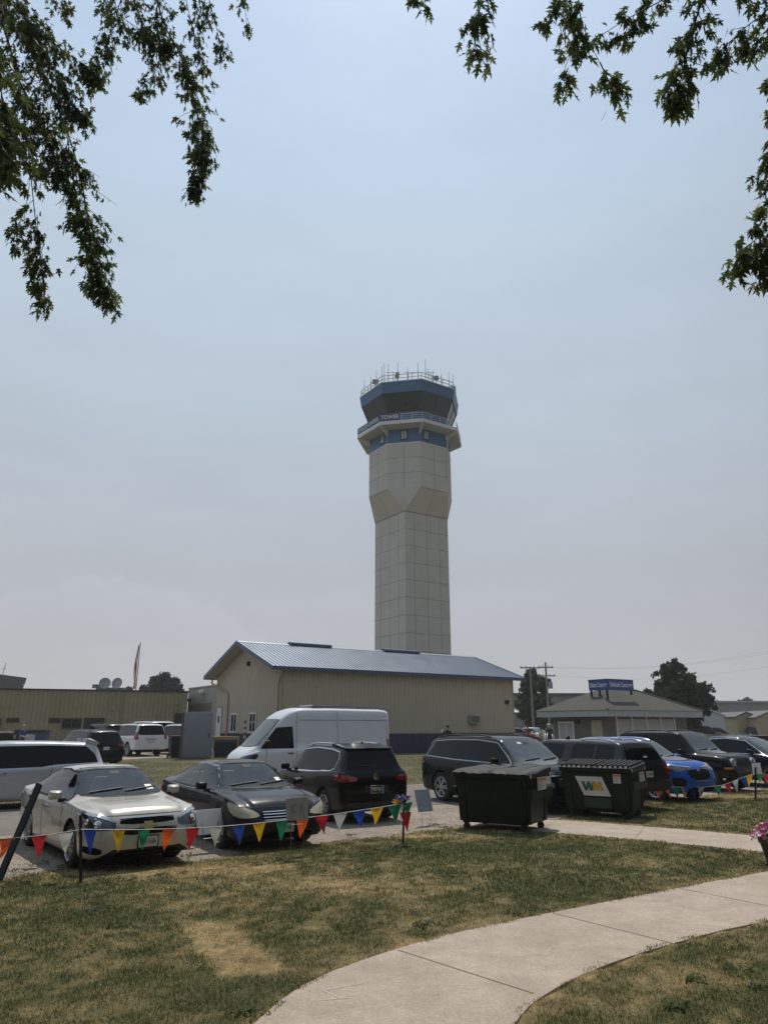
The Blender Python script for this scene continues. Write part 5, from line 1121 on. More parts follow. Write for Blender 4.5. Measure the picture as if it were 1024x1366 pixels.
    d = hang('door', O, gx, gn, 10.0, 2.0, .95, 2.05, .06, mat('pale_door', (.52,.55,.58), .5), t); hang('door_plaque', O+gn*.06, gx, gn, 10.0, 2.2, .3, .45, .01, GAP, d)
    bm = bmesh.new(); M = Matrix((gx, gn, ZV)).transposed().to_4x4(); M.translation = O+gx*10+ZV*1.97
    for (a,b,c,e) in ((-.56,-.48,-1.02,1.12),(.48,.56,-1.02,1.12),(-.48,.48,1.03,1.12)): bx(bm, (a,.03,c), (b,.08,e), 0, M)
    obj('door_frame', bm, TANT, d, None)
    for (px0, pz) in ((0.0,0),(1,0)):
        pass
    bm = bmesh.new(); tube(bm, [(-.25,-.42,E-.2),(-.25,-.42,E-.42),(-.09,.28,E-.95),(-.09,.28,.2)], .055, 8); obj('downspout', bm, TANT, t)
    bm = bmesh.new(); tube(bm, [(-.25,Wb+.42,E-.2),(-.3,Wb+.42,E-.45),(-.1,8.9,E-1.1),(-.1,8.35,E-1.35),(-.1,8.3,1.0)], .06, 8); obj('downspout', bm, TANT, t)
    hang('gable_lamp', O, gx, gn, 5.1, 5.75, .22, .3, .2, GAP, t, .03)
    hang('meter_box', O, gx, gn, 2.5, 1.4, .45, .75, .18, EQP, t, .02)
    ac = hang('air_conditioner', O, X, -Y, 14.95, 2.2, .82, .55, .38, mat('ac_grey', (.30,.29,.27), .6), t, .015)
    M = Matrix((X, -Y, ZV)).transposed().to_4x4(); M.translation = O+X*14.95+ZV*2.2
    bm = bmesh.new(); bx(bm, (-.36,.384,-.2), (.36,.395,.2), 0, M); 
    for i in range(6): bx(bm, (-.36,.396,-.19+i*.066), (.36,.41,-.165+i*.066), 1, M)
    obj('grille', bm, [GAP, mat('ac_grey', (.3,.29,.27))], ac, None)
    hang('wall_light', O, X, -Y, 18.3, 3.45, .28, .26, .2, GAP, t, .03)
barn()
# ------------------------------------------------------------------ long low building and the grey block behind
OLDW = mat('old_yellow_metal', (.265,.235,.15), .6, var=.16, scale=.35, spec=.3)
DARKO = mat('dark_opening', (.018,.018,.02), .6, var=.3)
def longhouse():
    D = R(20); A = at(-70, 960, 55.5); A.z = .33; x = Vector((math.cos(D), math.sin(D), 0)); y = Vector((-x.y, x.x, 0)); L_ = 18.5; H = at(-70, 919, 55.5).z-.33
    t = thing('long_metal_building', 'long low yellow tan metal building with a flat roof line behind the parked vehicles', 'building', A, D)
    X = Vector((1,0,0)); Y = Vector((0,1,0)); O = Vector((0,0,0)); L_ = 0
    for s in np.arange(10, 34, .05):
        p = A+x*s
        if 512+F*p.x/(p.y*CT+(2.0-CH)*ST+0) > 247: L_ = s; break
    bm = bmesh.new(); ribwall(bm, O, X, -Y, L_, lambda s: H, 0, .32, -.4, .035); ribwall(bm, Vector((L_,0,0)), Y, X, 9, lambda s: H, 0, .32, -.4, .035); ribwall(bm, Vector((0,9,0)), -Y, -X, 9, lambda s: H, 0, .32, -.4); obj('wall', bm, OLDW, t, None)
    bm = bmesh.new(); bx(bm, (-.1,-.12,H), (L_+.1,9.1,H+.12)); obj('roof', bm, mat('roof_edge_dark', (.05,.042,.035), .7), t, None)
    def S(px): # distance along the wall for a pixel column
        best = min(np.arange(0, L_, .03), key=lambda s: abs(512+F*(A+x*s).x/((A+x*s).y*CT+(2.0-CH)*ST)-px)); return best
    def zp(px, py): s = S(px); p = A+x*s; return at(px, py, p.y).z-A.z
    for (a, b, c, d, m) in ((-6,1,958,975,0),(7,25,957.5,964,1),(64,81,957.5,964.5,1),(82,109,958,972.5,2),(231,246,951,975,0)):
        s0, s1 = S(a), S(b); z1, z0 = zp((a+b)/2,c), zp((a+b)/2,d)
        window_on(O, X, -Y, (s0+s1)/2, (z0+z1)/2, s1-s0, z1-z0, t, mat('bronze_frame', (.06,.05,.035), .5), m == 2, DARKO if m != 2 else WPANE)
    s0, s1 = S(111), S(139); z1 = zp(125,957.5); d = hang('doorway', O, X, -Y, (s0+s1)/2, z1/2, s1-s0, z1, .045, DARKO, t)
    bm = bmesh.new()
    for a, b, c, e in ((s0-.12,s0,0,z1+.12),(s1,s1+.12,0,z1+.12),(s0,s1,z1,z1+.12)): bx(bm, (a,-.09,c), (b,-.02,e))
    obj('door_frame', bm, mat('tan_frame', (.26,.22,.13), .6), d, None)
    s0, s1 = S(172), S(205); z1 = zp(188,958); hang('garage_door', O, X, -Y, (s0+s1)/2, z1/2, s1-s0, z1, .05, mat('faded_tan_door', (.27,.24,.16), .6, var=.15), t)
    for px, py, w, h in ((145.5,927,.35,.25),(149,944.5,.3,.3),(233,938,.22,.22),(233,944,.22,.2)): hang('wall_fixture', O, X, -Y, S(px), zp(px,py), w, h, .2, mat('fixture_tan', (.28,.24,.16), .5), t, .03)
    s = S(160); bm = bmesh.new(); tube(bm, [(s,-.08,H-.05),(s,-.08,.1)], .05, 6); obj('downspout', bm, OLDW, t)
    bm = bmesh.new(); s = S(169); tube(bm, [(s,-.08,2.0),(s,-.08,.1)], .05, 6); obj('conduit', bm, OLDW, t)
    # two satellite dishes on the roof
    for i, px in enumerate((134.5,152)):
        s = S(px); base = A+x*s+y*2.0; zc = at(px, 912, base.y).z
        q = thing('satellite_dish', ('round mesh satellite dish on the low roof, the one farther from the flag','round mesh satellite dish on the low roof, the one beside the flag')[i], 'satellite dish', (base.x, base.y, A.z+H+.12), 0, 'roof satellite dishes')
        h = zc-(A.z+H+.12); r = .46
        bm = bmesh.new(); M = Matrix.Translation((0,-.15,h)) @ Matrix.Rotation(R(78),4,'X') @ Matrix.Rotation(R((12,-10)[i]),4,'Y')
        lathe(bm, [(0,0),(r*.4,.025),(r*.7,.075),(r,.15),(r*1.02,.13),(r*.7,.05),(r*.4,.0),(0,-.02)], 28, M); obj('dish', bm, mat('dish_grey', (.36,.36,.36), .6, .3, var=.2), q)
        bm = bmesh.new(); tube(bm, [(0,0,0),(0,0,h-.1),(0,-.1,h)], .05, 8); obj('mast', bm, EQP, q)
        bm = bmesh.new()
        for a in (0,2.1,4.2): tube(bm, [M @ Vector((r*.95*math.cos(a),r*.95*math.sin(a),.14)), M @ Vector((0,0,.5))], .012, 5)
        bx(bm, (-.05,-.05,-.06), (.05,.05,.06), 0, M @ Matrix.Translation((0,0,.5))); obj('feed_horn', bm, EQP, q)
    base = A+x*S(143)+y*2.2; q = thing('roof_frame', 'flat dark mounting frame on the low roof under both dishes', 'frame', (base.x, base.y, A.z+H+.12), D)
    bm = bmesh.new(); bx(bm, (-1.2,-.5,0), (1.2,-.42,.22)); bx(bm, (-1.2,.42,0), (1.2,.5,.22)); obj('skid', bm, EQP, q, None)
    bm = bmesh.new(); bx(bm, (-1.3,-.1,.22), (1.3,.1,.28)); bx(bm, (-1.5,-.4,.22), (-.9,.4,.5)); obj('cross_beam', bm, EQP, q, None)
    return A, x, y, L_, H
LH = longhouse()
def greyblock():
    c = at(249, 960, 66.0); c.z = .3
    t = thing('flat_roofed_block', 'grey tan flat roofed block with a roller door between the two metal buildings', 'building', c, R(33.5-90))
    H = at(262, 919, 65.5).z-c.z; bm = bmesh.new(); bx(bm, (0,0,-.4), (7,8,H)); obj('wall', bm, mat('grey_tan_panel', (.30,.28,.235), .7, var=.06), t, None)
    bm = bmesh.new(); bx(bm, (-.06,-.06,H), (7.06,8.06,H+.1)); obj('roof', bm, TANT, t, None)
    X = Vector((1,0,0)); O = Vector((0,0,0)); z1 = at(262, 939.5, 65.5).z-c.z
    d = hang('roller_door', O, X, Vector((0,-1,0)), 3.2, z1/2, 5.6, z1, .05, mat('brown_roller', (.16,.135,.105), .7, var=.1), t)
    hang('wall_lamp', O, X, Vector((0,-1,0)), .6, z1+.35, .4, .25, .3, GAP, t, .04); hang('security_camera', O, X, Vector((0,-1,0)), 4.0, z1+.95, .5, .28, .4, WHITEF, t, .05)
greyblock()
# ------------------------------------------------------------------ information hut with hip roof
def hut():
    C = Vector((13.2,43.6,.34)); a, b = 9.4, 5.8; H = 2.28; FH = .38; o = .75
    t = thing('visitor_hut', 'low grey hut with a shallow hip roof, pale fascia and white shutters', 'building', C, R(33.5))
    X = Vector((1,0,0)); Y = Vector((0,1,0)); O = Vector((o,o,0))
    GW = mat('grey_clapboard', (.125,.125,.105), .8, var=.08)
    bm = bmesh.new(); bx(bm, (o,o,-.4), (a-o,b-o,H+.1)); obj('wall', bm, GW, t, None)
    bm = bmesh.new(); bx(bm, (0,0,H), (a,.06,H+FH)); bx(bm, (0,b-.06,H), (a,b,H+FH)); bx(bm, (0,.06,H), (.06,b-.06,H+FH)); bx(bm, (a-.06,.06,H), (a,b-.06,H+FH)); bx(bm, (.06,.06,H), (a-.06,b-.06,H+.04))
    n = 44
    for i in range(n): bx(bm, (.02+i*a/n,-.018,H+.02), (.02+i*a/n+.10,-.001,H+FH-.02))
    for i in range(27): bx(bm, (-.018,.02+i*b/27,H+.02), (-.001,.02+i*b/27+.10,H+FH-.02))
    obj('fascia', bm, mat('pale_blue_fascia', (.36,.39,.40), .6), t, None)
    zt = H+FH; rz = zt+1.38; r0 = Vector((b/2,b/2,rz)); r1 = Vector((a-b/2,b/2,rz)); p = [Vector((-.08,-.08,zt)),Vector((a+.08,-.08,zt)),Vector((a+.08,b+.08,zt)),Vector((-.08,b+.08,zt))]
    bm = bmesh.new(); v = [bm.verts.new(q) for q in p+[r0,r1]]
    for f in ((0,1,5,4),(1,2,5),(2,3,4,5),(3,0,4),(3,2,1,0)): bm.faces.new([v[i] for i in f])
    bmesh.ops.recalc_face_normals(bm, faces=bm.faces[:]); obj('roof', bm, mat('brown_shingle', (.055,.052,.042), .95, var=.22, scale=2.5, bump=.6, bscale=14), t, None)
    bm = bmesh.new()
    for q in ((p[0],r0),(p[1],r1),(r0,r1)): tube(bm, [q[0]+ZV*.02, q[1]+ZV*.02], .06, 6)
    obj('hip_cap', bm, mat('hip_shingle', (.075,.07,.056), .95, var=.2), t)
    SH = mat('shutter_white', (.36,.37,.36), .6, var=.05)
    for k in range(4): 
        s = 1.55+k*1.42-.0; w = hang('shutter', O, X, -Y, s, 1.22, 1.26, 1.85, .05, SH, t)
        hang('shutter_rail', O-Y*.05, X, -Y, s, .52, 1.2, .06, .03, WHITEF, w)
    for k in range(5): hang('shutter_post', O, X, -Y, .84+k*1.42, 1.15, .1, 2.25, .08, WHITEF, t)
    d = hang('door', O, -Y, -X, -.75, 1.05, .85, 2.05, .05, mat('beige_door', (.33,.31,.24), .6), t); hang('door_handle', O-X*.05, -Y, -X, -.45, 1.0, .05, .14, .06, CHR, d)
    window_on(O, -Y, -X, -3.2, 1.25, 1.3, 1.5, t, WHITEF, True, mat('curtain_pane', (.34,.35,.34), .4, var=.1))
    hang('wall_lamp', O, -Y, -X, -2.2, 2.0, .25, .25, .2, GAP, t, .03)
    return t
hut()
def roofsign():
    c = at(811, 920, 45.6); q = 1.55; l = 2.45; h = .64
    t = thing('rooftop_sign', 'blue boxed rooftop sign with white lettering standing on the hut roof', 'sign', c, R(33.5))
    SB = mat('sign_blue', (.022,.055,.23), .45)
    bm = bmesh.new(); bx(bm, (0,0,0), (l,.10,h)); bx(bm, (0,.10,0), (.10,q,h)); s = obj('sign_panel', bm, SB, t, None)
    bm = bmesh.new(); bx(bm, (-.02,-.02,h), (l+.02,.12,h+.03)); bx(bm, (-.02,.12,h), (.12,q+.02,h+.03)); obj('sign_cap', bm, mat('sign_cap_blue', (.015,.04,.16), .5), t, None)
    M = Matrix(((1,0,0,l/2),(0,0,-1,-.012),(0,1,0,h*.5),(0,0,0,1))); lettering('lettering', 'Oshkosh Concierge', h*.62, M, SIGNW, s, l*.9, bold=.012)
    M = Matrix(((0,0,-1,-.012),(-1,0,0,q/2),(0,1,0,h*.48),(0,0,0,1))); lettering('lettering', 'Oshkosh Concierge', h*.62, M, SIGNW, s, q*.9, bold=.012)
    for p in ((.1,.2,-.55),(l-.1,.15,-.25),(.1,q-.1,-.6),(.12,.8,-.4)):
        bm = bmesh.new(); bx(bm, (p[0]-.05,p[1]-.05,p[2]), (p[0]+.05,p[1]+.05,0)); obj('post', bm, GAP, t, None)
roofsign()
# ------------------------------------------------------------------ far buildings on the right
def farhall():
    c = at(925, 960, 104.0); c.z = .35; H = at(960, 937.5, 105).z-.35
    t = thing('exhibition_hall', 'long pale grey hall with a flat roof far behind the hut', 'building', c, R(4))
    bm = bmesh.new(); ribwall(bm, Vector((0,0,0)), Vector((1,0,0)), Vector((0,-1,0)), 60, lambda s: H, 0, .9, -.5, .03); ribwall(bm, Vector((0,20,0)), Vector((0,-1,0)), Vector((-1,0,0)), 20, lambda s: H, 0, .9, -.5, .03); obj('wall', bm, mat('pale_grey_hall', (.24,.24,.245), .7, var=.08), t, None)
    bm = bmesh.new(); bx(bm, (-.3,-.3,H), (60,20.3,H+.25)); obj('roof', bm, mat('hall_roof', (.33,.34,.35), .6), t, None)
    hang('vent', Vector((0,0,0)), Vector((1,0,0)), Vector((0,-1,0)), 5.6, H*.56, .9, .5, .15, DARKO, t); 
    c2 = at(640, 960, 112); c2.z = .35; H2 = at(700, 928, 112).z-.35
    t = thing('grey_hangar', 'low grey hangar roof showing between the tree and the hut', 'building', c2, R(3))
    bm = bmesh.new(); bx(bm, (0,0,-.5), (34,15,H2)); obj('wall', bm, mat('hangar_grey', (.20,.20,.21), .7, var=.1), t, None); bm = bmesh.new(); bx(bm, (-.3,-.3,H2), (34.3,15.3,H2+.4)); obj('roof', bm, mat('hangar_edge', (.07,.07,.08), .7), t, None)
    hang('window', Vector((0,0,0)), Vector((1,0,0)), Vector((0,-1,0)), 6.2, H2*.62, 2.4, .7, .1, DARKO, t)
farhall()
def tents():
    WT = mat('white_vinyl', (.62,.63,.65), .6, var=.04)
    def tent(name, label, px0, px1, pyr, pye, Y, dep, rot, roofm, wallm, cat='tent'):
        a = at(px0, 960, Y); b = at(px1, 960, Y); w = b.x-a.x; c = (a+b)/2; c.z = .35; ze = at(px0, pye, Y).z-.35; zr = at(px0, pyr, Y).z-.35
        t = thing(name, label, cat, c, R(rot)); h = w/2
        bm = bmesh.new(); prism(bm, [(-h,0,-.3),(h,0,-.3),(h,0,ze),(0,0,zr),(-h,0,ze)], (0,dep,0)); obj('wall', bm, wallm, t, None)
        bm = bmesh.new()
        for s in (-1,1): prism(bm, [(s*(h+.25),-.2,ze-.1),(0,-.2,zr+.03),(0,-.2,zr+.12),(s*(h+.25),-.2,ze)], (0,dep+.4,0))
        obj('roof', bm, roofm, t, None); return t
    tent('white_tent', 'white gabled frame tent with a bright roof slope just beyond the hut', 922, 963.5, 945.5, 954.5, 84, 4.2, -22, WT, mat('tent_wall', (.42,.43,.45), .6, var=.05))
    tent('yellow_shed', 'pale yellow gabled shed with a dark roof edge near the white tent', 982, 1008, 950.5, 956, 88, 6, 0, mat('shed_roof', (.10,.10,.105), .8), mat('shed_yellow', (.30,.27,.17), .7), 'shed')
    tent('tan_shed', 'tan gabled shed partly cut off by the picture edge', 1008, 1050, 949, 957, 86, 6, 0, mat('shed_roof', (.1,.1,.105)), mat('shed_tan', (.34,.27,.19), .7), 'shed')
    c = at(680, 965, 92); c.z=.35; t = thing('market_canopy', 'white pyramid canopy standing beside the tan metal building', 'canopy', c, R(20))
    zt = at(690,944,92).z-.35; ze = at(690,950,92).z-.35
    bm = bmesh.new(); v = [bm.verts.new(p) for p in ((0,0,ze),(3.2,0,ze),(3.2,3.2,ze),(0,3.2,ze),(1.6,1.6,zt))]
    for f in ((0,1,4),(1,2,4),(2,3,4),(3,0,4),(3,2,1,0)): bm.faces.new([v[i] for i in f])
    obj('canopy', bm, WT, t, None)
    for x, y in ((.1,.1),(3.1,.1),(3.1,3.1),(.1,3.1)):
        bm = bmesh.new(); bx(bm, (x-.03,y-.03,-.3), (x+.03,y+.03,ze-.02)); obj('leg', bm, PALEM, t, None)
tents()
def platform():
    c = at(-3, 910, 118); z0 = at(0, 919.5, 118).z; z1 = at(0, 902, 118).z; w0 = at(15,910,118).x; w1 = at(18.5,905,118).x
    t = thing('observation_deck', 'dark flared deck with railings and two small masts beyond the long low roof', 'tower', (w0-5, 118, 0))
    bm = bmesh.new(); bx(bm, (-1.6,-1.6,0), (1.6,1.6,z0-.4)); obj('tower_shaft', bm, mat('deck_shaft', (.12,.12,.12), .8), t, None)
    DK = mat('deck_dark', (.075,.07,.07), .8, var=.25, scale=1.)
    bm = bmesh.new(); a = [(-5,-4,z0-.4),(5,-4,z0-.4),(5,4,z0-.4),(-5,4,z0-.4)]; zz = z0+(z1-z0)*.45; b = [(-5.15,-4.15,zz),(5.15,-4.15,zz),(5.15,4.15,zz),(-5.15,4.15,zz)]
    va = [bm.verts.new(p) for p in a]; vb = [bm.verts.new(p) for p in b]
    for k in range(4): bm.faces.new((va[k],va[(k+1)%4],vb[(k+1)%4],vb[k]))
    bm.faces.new(va[::-1]); bm.faces.new(vb); obj('lower_cab', bm, DK, t, None)
    bm = bmesh.new(); b = [(-5.2,-4.2,zz+.05),(5.2,-4.2,zz+.05),(5.2,4.2,zz+.05),(-5.2,4.2,zz+.05)]; e = w1-w0; d = [(-5-e,-4-e,z1),(5+e,-4-e,z1),(5+e,4+e,z1),(-5-e,4+e,z1)]
    va = [bm.verts.new(p) for p in b]; vb = [bm.verts.new(p) for p in d]
    for k in range(4): bm.faces.new((va[k],va[(k+1)%4],vb[(k+1)%4],vb[k]))
    bm.faces.new(va[::-1]); bm.faces.new(vb); obj('upper_cab', bm, DK, t, None)
    bm = bmesh.new()
    for x in (-5,-2.5,0,2.5,5): tube(bm, [(x,-4.25,zz-.2),(x,-4.5,z1+.9)], .05, 5)
    tube(bm, [(-5.2,-4.5,z1+.9),(5.2,-4.5,z1+.9)], .06, 5); obj('railing', bm, EQP, t)
    for px, top in ((5.5,890),(19,886.5)):
        X = at(px,900,118).x-(w0-5); zt = at(px,top,118).z; bm = bmesh.new(); tube(bm, [(X,-3.5,z1),(X+.25,-3.5,zt)], .05, 5); tube(bm, [(X-.35,-3.5,zt-1),(X+.5,-3.5,zt-.9)], .04, 5); obj('mast', bm, ANT, t)
platform()
# ------------------------------------------------------------------ vehicles in place
car(malibu, 'parked_car', 'champagne coloured sedan with a gold badge and dark round headlamps', 'car', (-4.98,13.46,0), -.907, sc=.96)
car(accord, 'parked_car', 'charcoal sedan with yellowed clouded headlamps and a chrome slatted grille', 'car', (-2.99,15.29,0), -.987, sc=.967)
car(tiguan, 'parked_suv', 'small black suv seen from behind with red tail lamps and silver roof rails', 'suv', (-1.26,18.78,0), 2.10, sc=.988)
car(traverse, 'parked_suv', 'large blue black suv with a sloping tinted rear side window behind a dumpster', 'suv', (3.26,20.95,0), -1.016, sc=1.02)
car(pickup, 'pickup_truck', 'slate grey pickup truck with a windowed topper behind the dumpster with the white sign', 'pickup', (5.32,21.36,0), 2.15, sc=.985)
car(transit, 'cargo_van', 'tall white windowless cargo van with a panel on its roof', 'van', (-2.76,27.31,0), 3.67, sc=.985)
car(minivan, 'parked_minivan', 'silver blue minivan with tinted windows parked along the road', 'minivan', (-10.2,20.2,0), -2.557, sc=.955)
car(bluecar, 'parked_suv', 'bright blue small suv with its nose showing beside the pickup', 'suv', (7.77,23.34,0), -.996, sc=1.04)
car(jeep, 'parked_suv', 'black boxy suv with round headlamps and a slotted grille', 'suv', (10.59,26.64,.01), -.964, sc=1.04)
car(crossover, 'parked_car', 'dark indigo car with an arched roof line next to the round lamped suv', 'car', (13.3,28.0,.02), -.93, sc=1.05)
tah = car(tahoe, 'parked_suv', 'white full size suv seen from behind with upright red tail lamps', 'suv', (-15.26,45.8,.34), 2.25)
exp = car(explorer, 'parked_suv', 'dark blue suv with silver roof parked just beyond the minivan', 'suv', (-14.5,36.6,.20), 2.28, sc=.97)
sil = dict(accord); sil.update(open=None, paint=SILV, handle=SILV, mirmat=SILV, extra=[], rim='five')
car(sil, 'parked_car', 'silver sedan of which only the front corner shows beside the black stake', 'car', (-8.05,13.2,0), -.907, sc=.96)
dk = car(darksuv, 'parked_suv', 'black full size suv between the dark blue suv and the long building', 'suv', (-18.4,49.0,.35), 2.3)
def far(src, label, px, Y, rz, sc=1.):
    p = at(px, 985, Y); d = dup(src, (p.x, p.y, gz(p.x,p.y)), rz, label); d.scale = (sc,)*3; return d
far(tah, 'white roofed suv standing behind the white full size suv', 196, 53.5, 2.3, 1.1)
far(tah, 'white suv mostly hidden by the black bin and grey cabinet', 240, 47.6, 2.3, .98)
far(dk, 'black suv glimpsed between the white suv and the black bin', 219, 55, 2.3)
redc = dict(crossover); redc.update(paint=REDP, mirmat=REDP); rc = car(redc, 'parked_car', 'dark red car half hidden by the corner of the tan metal building', 'car', (at(687,985,74).x,74,.35), -.2)
wc = dict(crossover); wc.update(paint=WHITEP, mirmat=WHITEP); wcar = car(wc, 'parked_car', 'white car between the utility pole and the hut', 'car', (at(712,985,80).x,80,.35), -1.0)
fs = far(dk, 'black suv parked beyond the hut by the white tent', 934, 76, .35, .95)
far(exp, 'dark blue suv next to the row of wheeled bins beyond the hut', 953, 80, -.4, .9)
for px, Y, rz, s, lb in ((1006,92,.3,rc,'small dark red car beyond the wheeled bins under the tan shed'),(1019,88,.5,exp,'dark suv cut off by the picture edge beyond the bins'),(992,98,.2,wcar,'white car behind the wheeled bins in front of the yellow shed')): far(s, lb, px, Y, rz, .95)
# ------------------------------------------------------------------ dumpsters
DGREEN = mat('dumpster_green', (.0045,.0135,.0065), .5, var=.55, scale=5, spec=.22, bump=.25, bscale=4)
DBLK = mat('dumpster_lid', (.006,.0065,.0075), .72, var=.25, scale=4, bump=.35, bscale=7)
LABW = mat('label_white', (.52,.50,.47), .5); LABO = mat('label_orange', (.42,.13,.03), .5)
def dumpster(loc, rz, label, ribbed, body=DGREEN):
    t = thing('dumpster', label, 'dumpster', loc, rz, 'green wheeled dumpsters'); L_, W_, H = 1.66, 1.30, 1.14; z0 = .16
    bm = bmesh.new()
    def ring(sx, sy, z): return [bm.verts.new((x*sx, y*sy, z)) for x, y in ((-1,-1),(1,-1),(1,1),(-1,1))]
    R_ = [ring(L_/2-.14, W_/2-.10, z0), ring(L_/2-.10, W_/2-.08, z0+.06), ring(L_/2-.03, W_/2-.02, H-.20), ring(L_/2-.03, W_/2-.02, H-.12), ring(L_/2+.02, W_/2+.02, H-.10), ring(L_/2+.02, W_/2+.02, H-.01)]
    for a, b in zip(R_, R_[1:]):
        for k in range(4): bm.faces.new((a[k],a[(k+1)%4],b[(k+1)%4],b[k]))
    bm.faces.new(R_[0][::-1]); bm.faces.new(R_[-1]); bmesh.ops.recalc_face_normals(bm, faces=bm.faces[:])
    bmesh.ops.bevel(bm, geom=[e for e in bm.edges if abs(e.verts[0].co.z-e.verts[1].co.z) > .05], offset=.035, segments=3, affect='EDGES'); obj('bin_body', bm, body, t, 40)
    def onx(s, z): return s*(L_/2-.10+.07*(z-z0)/(H-z0))
    for s in (-1,1):
        bm = bmesh.new()
        for y in (-.44,.44): prism(bm, [(onx(s,z0+.02),y-.06,z0+.02),(onx(s,z0+.02),y+.06,z0+.02),(onx(s,H-.12),y+.06,H-.12),(onx(s,H-.12),y-.06,H-.12)], (s*.035,0,0))
        bx(bm, (min(s*(L_/2-.05),s*(L_/2+.05)), -.62, .66), (max(s*(L_/2-.05),s*(L_/2+.05)), .62, .84)); 
        prism(bm, [(onx(s,z0+.1),-.33,z0+.1),(onx(s,z0+.1),.33,z0+.1),(onx(s,.60),.36,.60),(onx(s,.60),-.36,.60)], (s*.018,0,0))
        bmesh.ops.recalc_face_normals(bm, faces=bm.faces[:]); obj('side_channel', bm, body, t, None)
    for x in (-.62,.62): bm = bmesh.new(); prism(bm, [(x-.05,-(W_/2-.085),z0+.06),(x+.05,-(W_/2-.085),z0+.06),(x+.05,-(W_/2-.025),H-.14),(x-.05,-(W_/2-.025),H-.14)], (0,-.03,0)); obj('front_post', bm, body, t, None)
    for k in range(2):
        x0 = -L_/2-.02+k*(L_/2+.025); x1 = x0+L_/2+.015; bm = bmesh.new(); nx, ny = 30, 16; rr = random.Random(k+3); V_ = []
        for i in range(nx+1):
            row = []
            for j in range(ny+1):
                u, v = i/nx, j/ny; x = x0+(x1-x0)*u; y = -W_/2-.04+(W_+.08)*v
                z = H+.02+.07*v+(.012*math.sin(u*math.pi*2*6)*(.15<v<.97) if ribbed else .016*math.sin(u*7+k)*math.sin(v*5+u*4)+.010*math.sin(u*23+v*3))
                edge = min(u,1-u,v*1.2); z -= .035*max(0,1-edge/.05)
                row.append(bm.verts.new((x,y,z)))
            V_.append(row)
        for i in range(nx):
            for j in range(ny): bm.faces.new((V_[i][j],V_[i+1][j],V_[i+1][j+1],V_[i][j+1]))
        be = [e for e in bm.edges if e.is_boundary]; r = bmesh.ops.extrude_edge_only(bm, edges=be)
        for v in r['geom']:
            if isinstance(v, bmesh.types.BMVert): v.co.z = H-.03
        bmesh.ops.recalc_face_normals(bm, faces=bm.faces[:]); l = obj('lid', bm, DBLK, t, 50)
        if ribbed:
            bm = bmesh.new()
            for i in range(7): x = x0+.07+i*(x1-x0-.14)/6; prism(bm, [(x-.022,-W_/2,H+.02),(x+.022,-W_/2,H+.02),(x+.022,W_/2-.05,H+.09),(x-.022,W_/2-.05,H+.09)], (0,0,.035))
            bmesh.ops.recalc_face_normals(bm, faces=bm.faces[:]); obj('lid_rib', bm, DBLK, l, None)
    bm = bmesh.new(); tube(bm, [(-L_/2,W_/2+.03,H+.06),(L_/2,W_/2+.03,H+.06)], .022, 8); obj('hinge_rod', bm, DBLK, t)
    for x in (-L_/2+.2, L_/2-.2):
        for y in (-W_/2+.18, W_/2-.18):
            bm = bmesh.new(); lathe(bm, [(0,-.03),(.062,-.03),(.072,-.018),(.072,.018),(.062,.03),(0,.03)], 20, Matrix.Translation((x,y,.072)) @ Matrix.Rotation(R(90),4,'X')); c = obj('caster', bm, RUB, t)
            bm = bmesh.new(); bx(bm, (x-.035,y-.05,.07), (x+.035,y-.038,z0+.01)); bx(bm, (x-.035,y+.038,.07), (x+.035,y+.05,z0+.01)); bx(bm, (x-.06,y-.06,z0-.012), (x+.06,y+.06,z0+.02)); obj('fork', bm, GAP, c, None)
    for s in (-1,1):
        for y in (-W_/2+.05, W_/2-.05):
            bm = bmesh.new(); xx = s*(L_/2+.02); bx(bm, (min(xx,xx+s*.01), y-.03, H-.085), (max(xx,xx+s*.01), y+.03, H-.025)); obj('reflector', bm, LABW, t, None)
    return t, L_, W_, H
def decal(t, name, o, x, n, w, h, m, rows=0, hdr=None, z=ZV):
    M = Matrix((x, z, n)).transposed().to_4x4(); M.translation = o
    bm = bmesh.new(); bx(bm, (-w/2,-h/2,0), (w/2,h/2,.006), 0, M); d = obj(name, bm, m, t, None)
    if hdr: bm = bmesh.new(); bx(bm, (-w/2+.01,h/2-h*.27,.007), (w/2-.01,h/2-.012,.009), 0, M); obj('header_band', bm, hdr, d, None)
    if rows:
        bm = bmesh.new(); rr = random.Random(rows)
        for i in range(rows): yy = h/2-h*.36-i*h*.56/rows; bx(bm, (-w/2+.02,yy-h*.07,.007), (-w/2+.02+(w-.04)*rr.uniform(.5,.95),yy,.009), 0, M)
        obj('print_line', bm, mat('print_grey', (.2,.2,.22), .6), d, None)
    return d, M
def onend(y, z): return Vector((.83-.03+.025+.01, y, z))
ROT = R(-31); 
def place_d(fx, fy): o = Vector((.83-.2, -.65+.18, 0)); o.rotate(Matrix.Rotation(ROT,3,'Z')); return (fx-o.x, fy-o.y, 0)
D1, L_, W_, H_ = dumpster(place_d(2.80,15.35), ROT, 'dark green wheeled dumpster with a smooth sagging black lid and no front sign', False)
decal(D1, 'warning_label', Vector((.89,-.06,.93)), Vector((0,1,0)), Vector((1,0,0)), .52, .24, LABW, 4, LABO)
decal(D1, 'warning_label', Vector((.89,.36,.97)), Vector((0,1,0)), Vector((1,0,0)), .28, .15, LABW, 1)
D2, *_ = dumpster(place_d(5.55,17.45), ROT-.03, 'dark green wheeled dumpster with a ribbed lid and a white lettered front sign', True)
ny = Vector((0,-1,.055)).normalized()
t_, M = None, None
o = Vector((-.10,-.650,.72)); X = Vector((1,0,0)); up = ny.cross(X).normalized()*-1
up = Vector((0,-.055,1)).normalized()
